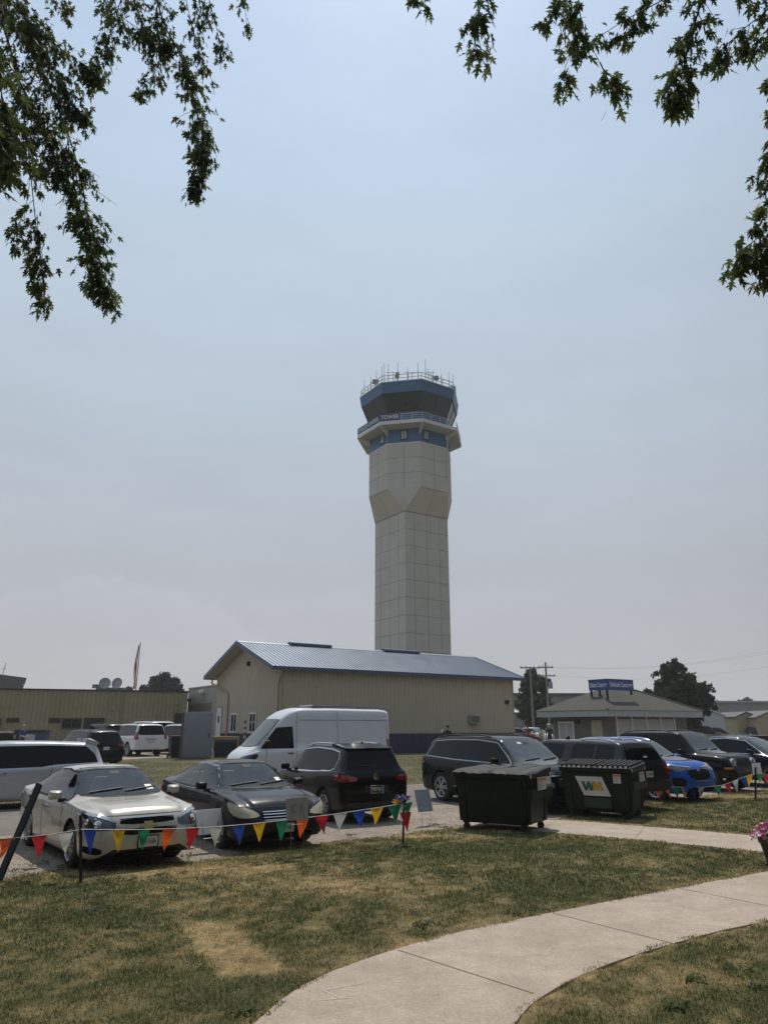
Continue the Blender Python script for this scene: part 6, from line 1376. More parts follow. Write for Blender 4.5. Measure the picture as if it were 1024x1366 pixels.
M = Matrix((X, up, ny)).transposed().to_4x4(); M.translation = o
bm = bmesh.new(); prism(bm, [M @ Vector(p) for p in ((-.36,.21,0),(-.26+.08,-.21,0),(.45,-.21,0),(.27,.21,0))], M.to_3x3() @ Vector((0,0,.012))); sgn = obj('front_sign', bm, LABW, D2, None)
def poly_letters(name, polys, m, parent):
    bm = bmesh.new()
    for P in polys: prism(bm, [M @ Vector((p[0],p[1],.0125)) for p in P], M.to_3x3() @ Vector((0,0,.006)))
    obj(name, bm, m, parent, None)
wh = .10
poly_letters('letter_w', [[(-.22,wh),(-.145,wh),(-.105,-.025),(-.075,wh),(-.015,wh),(.02,-.02),(.03,wh),(.055,-.0),(.03,-wh),(-.025,-wh),(-.05,-.01),(-.075,-wh),(-.14,-wh)]], mat('logo_green', (.008,.085,.035), .5), sgn)
poly_letters('letter_m', [[(.045,wh),(.115,wh),(.145,0.02),(.185,wh),(.25,wh),(.285,-wh),(.225,-wh),(.21,.0),(.175,-wh),(.14,-wh),(.105,.0),(.10,-wh),(.045,-wh)]], mat('logo_gold', (.50,.25,.015), .5), sgn)
decal(D2, 'green_panel', Vector((.02,-.628,.36)), X, ny, .62, .22, mat('panel_green', (.013,.036,.022), .5), z=up)
decal(D2, 'warning_label', Vector((.52,-.672,.90)), X, ny, .17, .20, LABW, 3, LABO, up)
decal(D2, 'warning_label', Vector((.89,.10,.92)), Vector((0,1,0)), Vector((1,0,0)), .46, .20, LABW, 3, LABO)
# ------------------------------------------------------------------ stakes, bunting, yard signs
STK = mat('black_stake', (.010,.010,.011), .6, bump=.3, bscale=30)
def stake(a, b, r, label, name='fence_stake'):
    d = Vector(b)-Vector(a); t = thing(name, label, 'stake', a, 0, 'black fence stakes')
    bm = bmesh.new(); x = d.cross(Vector((0,1,0))).normalized()*r; y = d.cross(x).normalized()*r
    e = -d.normalized()*.1
    prism(bm, [e+x+y, e-x+y, e-x*.3, e-x-y, e+x-y, e+x*.3], d-e); obj('post', bm, STK, t, None)
    bm = bmesh.new()
    for i in range(2): c = d*(.86-.12*i); tube(bm, [c+x*1.2-d.normalized()*.012, c+x*1.2+d.normalized()*.012], r*.8, 6)
    obj('clip', bm, STK, t, None); return t
PA_ = Vector((-4.10,10.66,0)); PB_ = Vector((.34,13.94,0)); PC_ = Vector((10.71,22.02,0)); PD_ = Vector((6.35,20.4,0)); PE_ = Vector((16.5,25.6,0))
stake((*PA_[:2],0), at(108,1087,10.66), .016, 'thin black stake in front of the champagne sedan')
stake((*PB_[:2],0), at(539,1066,13.94), .018, 'thin black stake topped by a bundle of pennants')
stake((*PC_[:2],0), at(1007,1023.5,22.02), .02, 'thin black stake in front of the suv with round headlamps')
stake((*PD_[:2],0), (6.35,20.4,.95), .02, 'thin black stake hidden behind the dumpster with the white sign')
s0 = G(-3,1178); s1 = at(53,1046,s0.y+.55); stake(tuple(s0), tuple(s1), .038, 'thick black stake leaning across the rear of the champagne sedan')
PEN = {c: mat('pennant_'+c, v, .45, var=.08, spec=.4) for c, v in dict(red=(.50,.02,.03), orange=(.72,.11,.02), yellow=(.72,.42,.02), green=(.015,.20,.10), blue=(.02,.07,.36), white=(.55,.56,.52)).items()}
for m_ in PEN.values():
    nt = m_.node_tree; b = nt.nodes['Principled BSDF']; tr = nd(nt, 'ShaderNodeBsdfTranslucent'); nt.links.new(b.inputs['Base Color'].links[0].from_socket, tr.inputs['Color']); ms = nd(nt, 'ShaderNodeMixShader'); ms.inputs[0].default_value = .35
    nt.links.new(b.outputs[0], ms.inputs[1]); nt.links.new(tr.outputs[0], ms.inputs[2]); nt.links.new(ms.outputs[0], nt.nodes['Material Output'].inputs['Surface'])
def onplane(px, py, P, Q):
    d = ray(px, py); n = Vector((-(Q-P).y, (Q-P).x, 0)); t = (P-Vector((0,0,CH))).dot(n)/d.dot(n); return Vector((0,0,CH))+d*t
def pennant(parent, a, b, h, col, seed):
    """triangular flag hanging from a to b, slightly curled"""
    rr = random.Random(seed); x = b-a; w = x.length; x.normalize(); n = x.cross(ZV).normalized(); bm = bmesh.new(); rows = []; tw = rr.uniform(-.10,.10); cu = rr.uniform(-.055,.055); sw = rr.uniform(-.035,.035); h *= rr.uniform(.92,1.06)
    for j in range(7):
        v = j/6; k = max(1, 5-j) if j < 6 else 0; ww = w*(1-v)
        row = []
        for i in range(k+1):
            u = (i/k if k else .5); p = a+x*(w/2+(u-.5)*ww+sw*v)-ZV*h*v+n*(tw*v*v+cu*math.sin(u*3.1)*math.sin(v*3.)+.012*math.sin(u*5+v*4+seed)); row.append(bm.verts.new(p))
        rows.append(row)
    for r0, r1 in zip(rows, rows[1:]):
        i = j = 0
        while i < len(r0)-1 or j < len(r1)-1:
            if j >= len(r1)-1 or (i < len(r0)-1 and (i+1)/max(1,len(r0)-1) <= (j+1)/max(1,len(r1)-1)): bm.faces.new((r0[i], r1[j], r0[i+1])); i += 1
            else: bm.faces.new((r0[i], r1[j], r1[j+1])); j += 1
    bx(bm, (-w/2,-.003,-.012), (w/2,.003,.004), 0, frame((a+b)/2, x)); return obj('pennant', bm, PEN[col], parent, 80)
def bunting(label, segs, seed):
    """segs: list of (P, Q, string pixels, [(px, colour)], width px)"""
    t = thing('bunting', label, 'bunting', (segs[0][0].x, segs[0][0].y, 0), 0, 'pennant buntings'); off = Vector(t.location); bm = bmesh.new()
    for (P, Q, line, flags, w, h) in segs:
        xs = [p[0] for p in line]; ys = [p[1] for p in line]; f = lambda px: onplane(px, float(np.interp(px, xs, ys)), P, Q)-off
        tube(bm, [f(px) for px in np.linspace(xs[0], xs[-1], 30)], .006, 5)
        for i, (px, c) in enumerate(flags): seed += 1; pennant(t, f(px-w/2), f(px+w/2), h, c, seed)
    obj('cord', bm, mat('cord_white', (.55,.55,.53), .7), t, None); return t
PS = Vector((s0.x+(s1.x-s0.x)*.35, s0.y+.2, 0))
b1 = bunting('string of coloured pennants in front of both sedans', [
 (PS, PA_, [(-60,1128),(0,1119),(35,1116.5),(70,1113),(108,1106.5)], [(-20,'green'),(11,'orange'),(53,'red'),(88,'white')], 22, .29),
 (PA_, PB_, [(108,1106.5),(175,1107),(225,1105.7),(279,1103.6),(330,1099.5),(364,1096),(440,1087),(510,1076.5),(537,1072)],
  [(121,'blue'),(159,'yellow'),(192,'green'),(225,'orange'),(257,'red'),(288,'white'),(319,'blue'),(346,'yellow'),(376,'green'),(403,'orange'),(429,'red'),(454,'white'),(479,'blue'),(503,'yellow'),(526,'green')], 18, .30)], 0)
bunting('string of small pennants crossing in front of the blue suv and the round lamped suv', [
 (PD_, PC_, [(800,1049),(876,1050),(937,1050),(962,1048),(985,1039),(1007,1031)], [(877,'red'),(888.5,'orange'),(900.5,'green'),(912,'yellow'),(923,'blue'),(934,'white'),(957,'green'),(970,'red'),(980,'white'),(991,'blue'),(998.5,'yellow')], 9, .30),
 (PC_, PE_, [(1007,1031),(1017,1033),(1045,1034)], [(1012.5,'green'),(1020.5,'red'),(1029,'orange')], 8, .30)], 60)
def bundle():
    t = thing('pennant_bundle', 'bunched up pennants and tinsel tied to the top of a thin black stake', 'pennants', (PB_.x, PB_.y, 0)); rr = random.Random(9); top = at(539,1067,13.94).z
    for c, dx, dz, h, sx in (('red',.05,-.22,.34,.2),('green',.10,-.06,.28,.16),('white',-.03,-.08,.34,.13),('orange',-.12,-.12,.3,.12),('yellow',-.13,-.02,.10,.15),('blue',.05,.05,.12,.18)):
        pennant(t, Vector((dx-sx/2,-.03+rr.uniform(-.04,.04),top+dz)), Vector((dx+sx/2,-.05+rr.uniform(-.04,.04),top+dz+.02)), h, c, rr.randint(0,99))
    for i, c in enumerate(('blue','white','red','green','yellow','blue','white','red')):
        bm = bmesh.new(); 
        for k in range(9):
            a = rr.uniform(0,6.28); l = rr.uniform(.05,.12); p = Vector((rr.uniform(-.09,.12), rr.uniform(-.06,.06), top+rr.uniform(-.03,.05))); d = Vector((math.cos(a), math.sin(a)*.6, rr.uniform(-.6,1.0)))*l; s = Vector((-d.y,d.x,rr.uniform(-.3,.3)*l))*.22
            bm.faces.new([bm.verts.new(p+v) for v in (s, d, -s)])
        obj('tinsel', bm, PEN[c], t, None)
bundle()
def translucent(m, f):
    nt = m.node_tree; b = nt.nodes['Principled BSDF']; tr = nd(nt, 'ShaderNodeBsdfTranslucent'); nt.links.new(b.inputs['Base Color'].links[0].from_socket, tr.inputs['Color']); ms = nd(nt, 'ShaderNodeMixShader'); ms.inputs[0].default_value = f
    nt.links.new(b.outputs[0], ms.inputs[1]); nt.links.new(tr.outputs[0], ms.inputs[2]); nt.links.new(ms.outputs[0], nt.nodes['Material Output'].inputs['Surface']); return m
COR = translucent(mat('corrugated_plastic', (.70,.72,.75), .5, var=.05), .45); CORB = translucent(mat('blue_grey_plastic', (.40,.47,.56), .5, var=.06), .3); WIRE = mat('wire_stake', (.3,.3,.3), .4, .8)
def yardsign(base, cs, label, m=COR, txt=None, pdir=None):
    b = G(*base); P = Vector((b.x,b.y,0)); d = pdir or U; q = [onplane(px,py,P,P+d)-P for px,py in cs]
    t = thing('yard_sign', label, 'sign', tuple(P), 0, 'yard signs on wire stakes'); n = (q[1]-q[0]).cross(q[3]-q[0]).normalized()
    if n.y > 0: n = -n
    bm = bmesh.new(); prism(bm, q, -n*.01); pn = obj('panel', bm, m, t, None)
    bm = bmesh.new()
    for u in (.2,.8):
        p = q[3].lerp(q[2], u); p2 = q[0].lerp(q[1], u); g = Vector((p.x+(p.x-p2.x)*.15, p.y, -.08)); tube(bm, [g, p, p+(p2-p)*.5], .004, 5)
    p, r = q[3].lerp(q[2],.2), q[3].lerp(q[2],.8); tube(bm, [p-ZV*.06, r-ZV*.06], .004, 5); obj('wire_frame', bm, WIRE, t, None)
    if txt:
        x = (q[1]-q[0]).normalized(); y = n.cross(x).normalized(); y = y if y.z > 0 else -y; M = Matrix((x,y,n)).transposed().to_4x4(); M.translation = (q[0]+q[1]+q[2]+q[3])/4+n*.004
        lettering('digits', txt, (q[0]-q[3]).length*.55, M, mat('show_through_grey', (.24,.24,.24), .6), pn, (q[1]-q[0]).length*.55, True, bold=.006)
    return t
yardsign((281,1136), [(261,1081),(295,1078),(298.5,1111),(264.5,1114.5)], 'blank white yard sign standing between the champagne and charcoal sedans')
yardsign((397,1147), [(381,1065.5),(411,1062.5),(411,1093.5),(383,1095)], 'translucent yard sign with a reversed number 13 before the charcoal sedan', translucent(mat('translucent_plastic', (.40,.40,.38), .5), .35), '13')
yardsign((568,1101), [(552.5,1054),(572,1052.5),(577.5,1082),(558,1083.5)], 'blue grey yard sign leaning on the gravel beside the large dumpsters', CORB)
yardsign((880,1072), [(875.5,1031.5),(884.5,1031.5),(885.5,1055),(876.5,1055)], 'narrow white yard sign in front of the blue suv wheel')
yardsign((946,1066), [(935.5,1027),(948.5,1024),(953.5,1045),(940,1049)], 'tilted speckled yard sign in front of the blue suv grille')
yardsign((1010,1058), [(1002,1018.5),(1013,1017.5),(1016,1032.5),(1004,1034)], 'small pale yard sign below the round headlamp of the black suv')
# ------------------------------------------------------------------ flower pot
def flowerpot():
    b = Vector((6.03,11.90,0)); t = thing('flower_pot', 'brown pot of pink petunias beside the curving concrete path', 'flower pot', tuple(b))
    bm = bmesh.new(); lathe(bm, [(0,0),(.15,0),(.17,.02),(.235,.30),(.245,.33),(.265,.34),(.27,.42),(.25,.43),(.23,.40),(.22,.36),(0,.35)], 32); obj('pot', bm, mat('brown_pot', (.055,.032,.024), .5, var=.25, scale=5), t)
    rr = random.Random(5); vs = []; fs = []; ps = []; pf = []
    for k in range(420):
        a = rr.uniform(0,6.28); q = rr.random()**.5*.34; z = .40+.24*(1-(q/.34)**2)*rr.uniform(.2,1.05)+rr.uniform(-.05,.03); c = Vector((q*math.cos(a), q*math.sin(a), z)); d = Vector((rr.uniform(-1,1),rr.uniform(-1,1),rr.uniform(-.3,.9))).normalized(); s = d.cross(Vector((rr.uniform(-1,1),rr.uniform(-1,1),1))).normalized(); l = rr.uniform(.03,.06); i = len(vs)
        vs += [c, c+d*l*.5+s*l*.3, c+d*l, c+d*l*.5-s*l*.3]; fs += [i,i+1,i+2,i+3]
    npmesh('foliage', [tuple(v) for v in vs], fs, 4, leafmat('petunia_leaf', (.02,.05,.012), (.07,.14,.03), 8), t)
    for nm, m, n in (('blossoms', mat('petunia_pink', (.48,.05,.17), .5, var=.3, scale=9), 75), ('pale_blossoms', mat('petunia_pale', (.58,.27,.36), .5, var=.2, scale=9), 35)):
        vs = []; fs = []
        for k in range(n):
            a = rr.uniform(0,6.28); q = rr.random()**.5*.37; z = .43+.25*(1-(q/.36)**2)*rr.uniform(.5,1.1); c = Vector((q*math.cos(a), q*math.sin(a), z)); nrm = (Vector((math.cos(a)*q*3, math.sin(a)*q*3-.6, .7))+Vector((rr.uniform(-.5,.5),rr.uniform(-.5,.5),rr.uniform(-.3,.3)))).normalized(); x = nrm.orthogonal().normalized(); y = nrm.cross(x); r = rr.uniform(.022,.034)
            for j in range(5):
                w0 = j*1.2566; i = len(vs); vs += [c-nrm*.012, c+(x*math.cos(w0-.6)+y*math.sin(w0-.6))*r, c+(x*math.cos(w0)+y*math.sin(w0))*r*1.18, c+(x*math.cos(w0+.6)+y*math.sin(w0+.6))*r]; fs += [i,i+1,i+2,i+3]
        npmesh(nm, [tuple(v) for v in vs], fs, 4, m, t)
flowerpot()
# ------------------------------------------------------------------ things by the metal building
def cabinet():
    b = G(261,1012); t = thing('metal_cabinet', 'tall plain grey metal cabinet standing on the grass beside a black bin', 'cabinet', tuple(b), R(8)); h = at(262,950,b.y).z-b.z
    w = .80
    bm = bmesh.new(); bx(bm, (-w+.06,-.45,.08), (w+.02,.45,h), 0, None, .02); obj('shell', bm, mat('cabinet_grey', (.20,.22,.25), .5, .2, var=.06), t, 40)
    bm = bmesh.new(); bx(bm, (-w-.04,-.5,-.05), (w+.06,.5,.08)); bx(bm, (-w-.05,-.47,.08), (-w+.05,.47,h-.05)); obj('timber_skid', bm, mat('weathered_timber', (.12,.10,.075), .9, var=.2), t, None)
    bm = bmesh.new(); bx(bm, (w-.14,-.465,h*.45), (w-.10,-.45,h*.55)); obj('latch', bm, GAP, t, None)
cabinet()
def wheelie(loc, rz, label, body, lid, group=None, s=1., name='wheeled_bin'):
    t = thing(name, label, 'bin', loc, rz, group, s); bm = bmesh.new()
    a = [bm.verts.new(p) for p in ((-.25,-.28,.04),(.25,-.28,.04),(.25,.25,.04),(-.25,.25,.04))]; b = [bm.verts.new(p) for p in ((-.31,-.37,1.0),(.31,-.37,1.0),(.31,.37,1.0),(-.31,.37,1.0))]
    for k in range(4): bm.faces.new((a[k],a[(k+1)%4],b[(k+1)%4],b[k]))
    bm.faces.new(a[::-1]); bm.faces.new(b); bmesh.ops.bevel(bm, geom=bm.edges[:], offset=.03, segments=2, affect='EDGES'); obj('bin_body', bm, body, t)
    bm = bmesh.new(); bx(bm, (-.335,-.40,1.0), (.335,.40,1.07), 0, None, .03); bx(bm, (-.22,.40,.97), (.22,.46,1.03), 0, None, .01); obj('lid', bm, lid, t)
    for s_ in (-1,1):
        bm = bmesh.new(); lathe(bm, [(0,-.03),(.11,-.03),(.12,0),(.11,.03),(0,.03)], 18, Matrix.Translation((s_*.28,.30,.12)) @ Matrix.Rotation(R(90),4,'Y')); obj('wheel', bm, RUB, t)
    return t
BB = mat('bin_black', (.012,.013,.015), .5, var=.2)
b = G(233,1011); wheelie(tuple(b), R(30), 'black wheeled bin standing against the grey cabinet', BB, BB, None, 1.12)
def genset():
    b = at(298,1000,43.3); b.z = .33; t = thing('equipment_crate', 'black equipment box in a tan timber frame under the pale door', 'crate', tuple(b), R(12))
    TM = mat('tan_timber', (.30,.21,.10), .8, var=.15)
    bm = bmesh.new(); bx(bm, (-.5,-.35,.05), (.72,.35,.85), 0, None, .03)
    for i in range(6): bx(bm, (-.44,-.365,.15+i*.1), (.66,-.35,.19+i*.1))
    obj('housing', bm, BB, t, None)
    bm = bmesh.new()
    for x, y, z in ((-.72,-.5,1.15),(.8,-.5,1.0),(-.72,.5,1.15),(.8,.5,1.0)): bx(bm, (x-.05,y-.05,-.1), (x+.05,y+.05,z))
    for y in (-.5,.5): bx(bm, (-.8,y-.03,.98), (.88,y+.03,1.12))
    for x in (-.72,.8): bx(bm, (x-.03,-.5,.95), (x+.03,.5,1.1))
    bx(bm, (-.78,-.47,1.12), (.86,.47,1.16)); obj('timber_frame', bm, TM, t, None)
genset()
def markerpost():
    b = at(325.5,1000,43.0); b.z = .33; zt = at(325,961.5,43).z-.33; t = thing('marker_post', 'slim red and white banded marker post before the gable windows', 'post', tuple(b))
    bm = bmesh.new(); n = 9; z0 = zt*.52
    tube(bm, [(0,0,-.1),(0,0,z0)], .07, 12, 0)
    for i in range(n-3): tube(bm, [(0,0,z0+(zt-z0)*i/(n-3)),(0,0,z0+(zt-z0)*(i+1)/(n-3))], .072, 12, (i+1)%2)
    obj('pole', bm, [mat('post_red', (.22,.02,.02), .5), mat('post_white', (.5,.47,.42), .5)], t)
    bm = bmesh.new(); lathe(bm, [(.15,-.02),(.15,.03),(.08,.05)], 16); obj('base_plate', bm, GAP, t)
markerpost()
# left: containers at the long building
DBLU = mat('container_blue', (.03,.045,.095), .5, var=.1)
d3 = dup(D1, tuple(at(-4,1000,49.5)[:2])+(.34,), R(10), 'dark green dumpster by the long building, cut by the picture edge')
d3.scale = (1.15,)*3
c = at(40,1000,50.5); t = thing('recycling_container', 'navy blue recycling container with pale front panel by the long building', 'container', (c.x,c.y,.34), R(8))
bm = bmesh.new(); bx(bm, (-1.0,-.6,.1), (.98,.6,1.35), 0, None, .03); obj('container_body', bm, DBLU, t, 40)
bm = bmesh.new(); bx(bm, (-1.04,-.65,1.35), (1.02,.65,1.46), 0, None, .03)
for i in range(7): bx(bm, (-.9+i*.28,-.6,1.46), (-.78+i*.28,.6,1.5))
obj('lid', bm, DBLK, t, None)
bm = bmesh.new(); bx(bm, (-.55,-.63,.35), (.42,-.6,1.2)); obj('front_panel', bm, mat('panel_pale', (.33,.35,.36), .6), t, None)
for i, (px, bc, lc, lb) in enumerate(((968.5,(.02,.022,.024),(.30,.12,.03),'black wheeled bin with an orange lid beyond the hut'),(979,(.02,.04,.04),(.09,.20,.22),'dark wheeled bin with a pale teal lid beyond the hut'),(989,(.015,.05,.02),(.02,.10,.22),'dark green wheeled bin with a blue lid beyond the hut'),(998.5,(.012,.045,.018),(.016,.07,.03),'all green wheeled bin at the end of the row beyond the hut'))):
    p = at(px,980,62); wheelie((p.x,p.y,.35), R(5*i), lb, mat('bin_col%d' % i, bc, .5), mat('bin_lid%d' % i, lc, .5), 'wheeled bins beyond the hut', 1.0)
def trailer():
    p = at(951,990,38); t = thing('utility_trailer', 'low timber sided trailer with a red rear lamp behind the round lamped suv', 'trailer', (p.x,p.y,.2), R(25)); TM = mat('trailer_timber', (.25,.20,.13), .8, var=.15)
    bm = bmesh.new(); bx(bm, (-.8,-.8,.75), (.75,.8,.85)); 
    for z in (.9,1.1,1.3): bx(bm, (-.8,-.84,z), (.75,-.8,z+.16)); bx(bm, (-.8,.8,z), (.75,.84,z+.16)); bx(bm, (-.84,-.8,z), (-.8,.8,z+.16))
    for x in (-.75,0,.7): bx(bm, (x-.04,-.88,.7), (x+.04,-.84,1.5))
    obj('bed', bm, TM, t, None)
    bm = bmesh.new(); bx(bm, (.76,-.84,.6), (.86,-.7,1.35)); obj('lamp', bm, REDL, t, None)
    for s in (-1,1):
        w = link('wheel', tyre_mesh(.33,.2,.2), t); w.location = (0,s*.95,.33)
    q = at(995,990,40); t = thing('covered_truck_bed', 'long black covered truck bed showing over the indigo car roof', 'truck', (q.x,q.y,.25), R(14))
    bm = bmesh.new(); bx(bm, (-1.35,-.95,.5), (1.9,.95,1.28), 0, None, .06); obj('bed', bm, BLACKP, t, 40)
    bm = bmesh.new(); bx(bm, (-1.38,-1.0,1.28), (1.9,1.0,1.34), 0, None, .02); obj('cover', bm, PLAS, t, 40)
    bm = bmesh.new(); bx(bm, (-1.39,-.94,.75), (-1.35,-.75,1.2)); obj('tail_light', bm, REDL, t, None)
    for x in (-.6,1.2):
        for s in (-1,1): w = link('wheel', tyre_mesh(.38,.25,.24), t); w.location = (x,s*.85,.38)
trailer()
# ------------------------------------------------------------------ poles, wires, flag
WOOD = mat('pole_wood', (.20,.18,.15), .9, var=.15, scale=1.)
def pole(px, pyt, Y, arms, label):
    p = at(px,985,Y); zt = at(px,pyt,Y).z-.35; t = thing('utility_pole', label, 'utility pole', (p.x,Y,.35), 0, 'utility poles')
    # keep the pole upright in the world through its foot at eye level
    bm = bmesh.new(); tube(bm, [(0,0,-.5),(0,0,zt)], [.15,.11], 10); obj('pole', bm, WOOD, t)
    for dz, w in arms:
        bm = bmesh.new(); bx(bm, (-w,-.06,zt-dz-.08), (w,.06,zt-dz+.05)); a = obj('cross_arm', bm, WOOD, t, None)
        bm = bmesh.new()
        for x in (-w+.1,-w*.4,w*.4,w-.1): lathe(bm, [(.05,0),(.06,.1),(.03,.18),(0,.2)], 8, Matrix.Translation((x,0,zt-dz+.05)))
        obj('insulator', bm, EQP, a)
    return t, Vector((p.x,Y,.35+zt))
t1, q1 = pole(712, 889.5, 84, [(.1,1.15)], 'slim utility pole with one cross arm nearer the tan building')
t2, q2 = pole(733.5, 883.5, 88, [(.6,.9),(1.6,1.1)], 'utility pole with two cross arms and a transformer can')
bm = bmesh.new(); lathe(bm, [(0,0),(.22,0),(.25,.1),(.25,.7),(.2,.8),(0,.82)], 14, Matrix.Translation((.45,0,q2.z-.35-3.1))); obj('transformer', bm, EQP, t2)
bm = bmesh.new()
for dz, e, x in ((.55,862,.85),(.55,866,-.85),(1.6,884,1.0)):
    a = q2+Vector((x,0,-dz)); b = at(1060,e,70); tube(bm, [a.lerp(b,k/16)-ZV*.9*math.sin(math.pi*k/16) for k in range(17)], .006, 4)
o = obj('power_line', bm, mat('wire_dark', (.08,.08,.08), .6), None, None); tag(o, 'thin overhead wires running from the utility pole across the sky', 'power line')
def flag():
    Y = 76; p = at(177.5,960,Y); zt = at(182,856,Y).z; zb = at(177,921,Y).z; x0 = p.x; t = thing('flagpole', 'flagpole rising behind the long building roof beside the round tree', 'flagpole', (p.x,Y,.35))
    bm = bmesh.new(); tube(bm, [(0,0,0),(0,0,zt-.35)], [.08,.04], 8); lathe(bm, [(0,0),(.07,.06),(0,.13)], 8, Matrix.Translation((0,0,zt-.35))); obj('pole', bm, mat('pole_silver', (.4,.4,.42), .4, .5), t)
    f = thing('flag', 'limp red and white striped flag with blue canton hanging on its pole', 'flag', (p.x,Y,0)); bm = bmesh.new(); H = zt-zb-.4; nu, nv = 26, 14; g = []
    for i in range(nu+1):
        u = i/nu; row = []
        for j in range(nv+1):
            v = j/nv; fold = (1-.35*u); x = -.06-(.55*u+.15)*v*(.7+.3*math.sin(u*5)); y = -.10*math.sin(v*9+u*2)-.06*math.sin(v*17+u*5); row.append(bm.verts.new((x, y, zt-.25-H*u-.25*v*(1-u))))
        g.append(row)
    for i in range(nu):
        for j in range(nv):
            fc = bm.faces.new((g[i][j],g[i+1][j],g[i+1][j+1],g[i][j+1])); s = (i*.55+j*.9)/1.9; fc.material_index = 2 if (i < 8 and j < 5) else int(s*.62) % 2
    obj('cloth', bm, [translucent(mat('flag_red', (.34,.04,.05), .7), .4), translucent(mat('flag_white', (.62,.60,.58), .7), .4), mat('flag_blue', (.035,.045,.14), .7)], f, 80)
flag()
# ------------------------------------------------------------------ people in the distance
SKIN = mat('skin', (.42,.25,.17), .55, var=.06)
def person(loc, rz, h, label, shirt, legs, hair, arms='down', cap=None):
    """one continuous skinned figure; shirt, trousers, skin by height"""
    t = thing('person', label, 'person', loc, rz); k = h/1.75
    J = dict(pel=(0,0,.95,.125), wai=(0,-.005,1.10,.115), che=(0,0,1.30,.135), nec=(0,0,1.47,.052), hd0=(0,-.015,1.57,.075), hd1=(0,-.02,1.66,.092), hd2=(0,-.01,1.735,.06))
    E = [('pel','wai'),('wai','che'),('che','nec'),('nec','hd0'),('hd0','hd1'),('hd1','hd2')]
    for s, n in ((-1,'l'),(1,'r')):
        if arms == 'up' and s > 0: arm = [(.19,0,1.40,.062),(.30,-.14,1.22,.048),(.20,-.32,1.42,.036),(.17,-.36,1.48,.03),(.16,-.38,1.56,.02)]
        elif arms == 'fwd': arm = [(.19,0,1.40,.062),(.24,-.05,1.14,.047),(.16,-.28,1.08,.036),(.14,-.33,1.08,.03),(.12,-.40,1.08,.02)]
        else: arm = [(.19,0,1.40,.062),(.25,.01,1.13,.047),(.26,-.05,.88,.036),(.26,-.07,.82,.03),(.255,-.085,.74,.02)]
        leg = [(.09,0,.88,.098),(.10,-.01,.50,.063),(.105,.02,.10,.045),(.11,-.02,.045,.04),(.115,-.13,.035,.032)]
        pr = 'che'
        for i, a in enumerate(arm): J[n+'a%d' % i] = (a[0]*s, *a[1:]); E.append((pr, n+'a%d' % i)); pr = n+'a%d' % i
        if True:
            for fi in range(4): nm = n+'f%d' % fi; e = J[n+'a4']; q = J[n+'a3']; d = Vector(e[:3])-Vector(q[:3]); J[nm] = (e[0]+d.x*(.6+.1*(fi in (1,2))), e[1]+d.y*.6+(fi-1.5)*.022, e[2]+d.z*.7, .009); E.append((n+'a4', nm))
            th = n+'t'; e = J[n+'a3']; J[th] = (e[0]-.01*s, e[1]-.05, e[2]-.05, .010); E.append((n+'a3', th))
        pr = 'pel'
        for i, a in enumerate(leg): J[n+'l%d' % i] = (a[0]*s, *a[1:]); E.append((pr, n+'l%d' % i)); pr = n+'l%d' % i
    names = list(J); me = bpy.data.meshes.new('body'); me.from_pydata([J[n][:3] for n in names], [(names.index(a), names.index(b)) for a, b in E], []); o = link('body', me)
    md = o.modifiers.new('s', 'SKIN'); md.use_smooth_shade = True
    for i, n in enumerate(names): r = J[n][3]; me.skin_vertices[0].data[i].radius = (r*(1.25 if n in ('che','wai','pel') else 1), r*(.85 if n in ('che','wai','pel') else 1)) if n not in () else (r,r)
    me.skin_vertices[0].data[0].use_root = True; sb = o.modifiers.new('d', 'SUBSURF'); sb.levels = 1; sb.render_levels = 1
    dg = bpy.context.evaluated_depsgraph_get(); m2 = bpy.data.meshes.new_from_object(o.evaluated_get(dg)); bpy.data.objects.remove(o); m2.name = 'body'
    for m in (SKIN, shirt, legs, RUB): m2.materials.append(m)
    for p in m2.polygons:
        c = p.center; out = abs(c.x) > .235 or c.y < -.13
        p.material_index = 3 if c.z < .09 else (2 if c.z < .98 and abs(c.x) < .225 and c.z > .09 else (0 if c.z > 1.47 or (out and c.z < 1.17) or (out and c.y < -.2) else 1))
        p.use_smooth = True
    b = link('body', m2, t); 
    f = bmesh.new()
    for s in (-1,1): bx(f, (s*.034-.012,-.113,1.66), (s*.034+.012,-.098,1.672), 1, None, .003); bx(f, (s*.092-.012,-.03,1.62), (s*.092+.012,.02,1.68), 0, None, .008)
    prism(f, [(-.016,-.10,1.61),(.016,-.10,1.61),(0,-.105,1.66)], (0,-.028,-.004)); bx(f, (-.026,-.107,1.578), (.026,-.098,1.588), 2, None, .003)
    obj('face', f, [SKIN, GAP, mat('lips', (.3,.12,.1), .5)], t)
    f = bmesh.new(); lathe(f, [(0,.115),(.055,.10),(.092,.055),(.106,0),(.102,-.04),(.096,-.03)], 20, Matrix.Translation((0,.0,1.675)) @ Matrix.Rotation(R(-18),4,'X')); obj('hair', f, hair, t)
    if cap:
        f = bmesh.new(); lathe(f, [(0,.12),(.06,.11),(.10,.06),(.112,.01),(.108,.0)], 20, Matrix.Translation((0,-.01,1.70))); prism(f, [(-.08,-.09,1.705),(.08,-.09,1.705),(.06,-.20,1.69),(-.06,-.20,1.69)], (0,0,.012)); obj('cap', f, cap, t)
    t.scale = (k,)*3; return t
HB = mat('dark_hair', (.012,.010,.009), .6); HG = mat('grey_hair', (.2,.19,.17), .6)
C_ = lambda n, c: mat('cloth_'+n, c, .85, var=.12)
p = at(597,985,45.2); person((p.x,p.y,.35), R(200), 1.78, 'dark haired person raising one hand in front of the navy wall base', C_('black', (.014,.013,.014)), C_('charcoal', (.03,.03,.033)), HB, 'up')
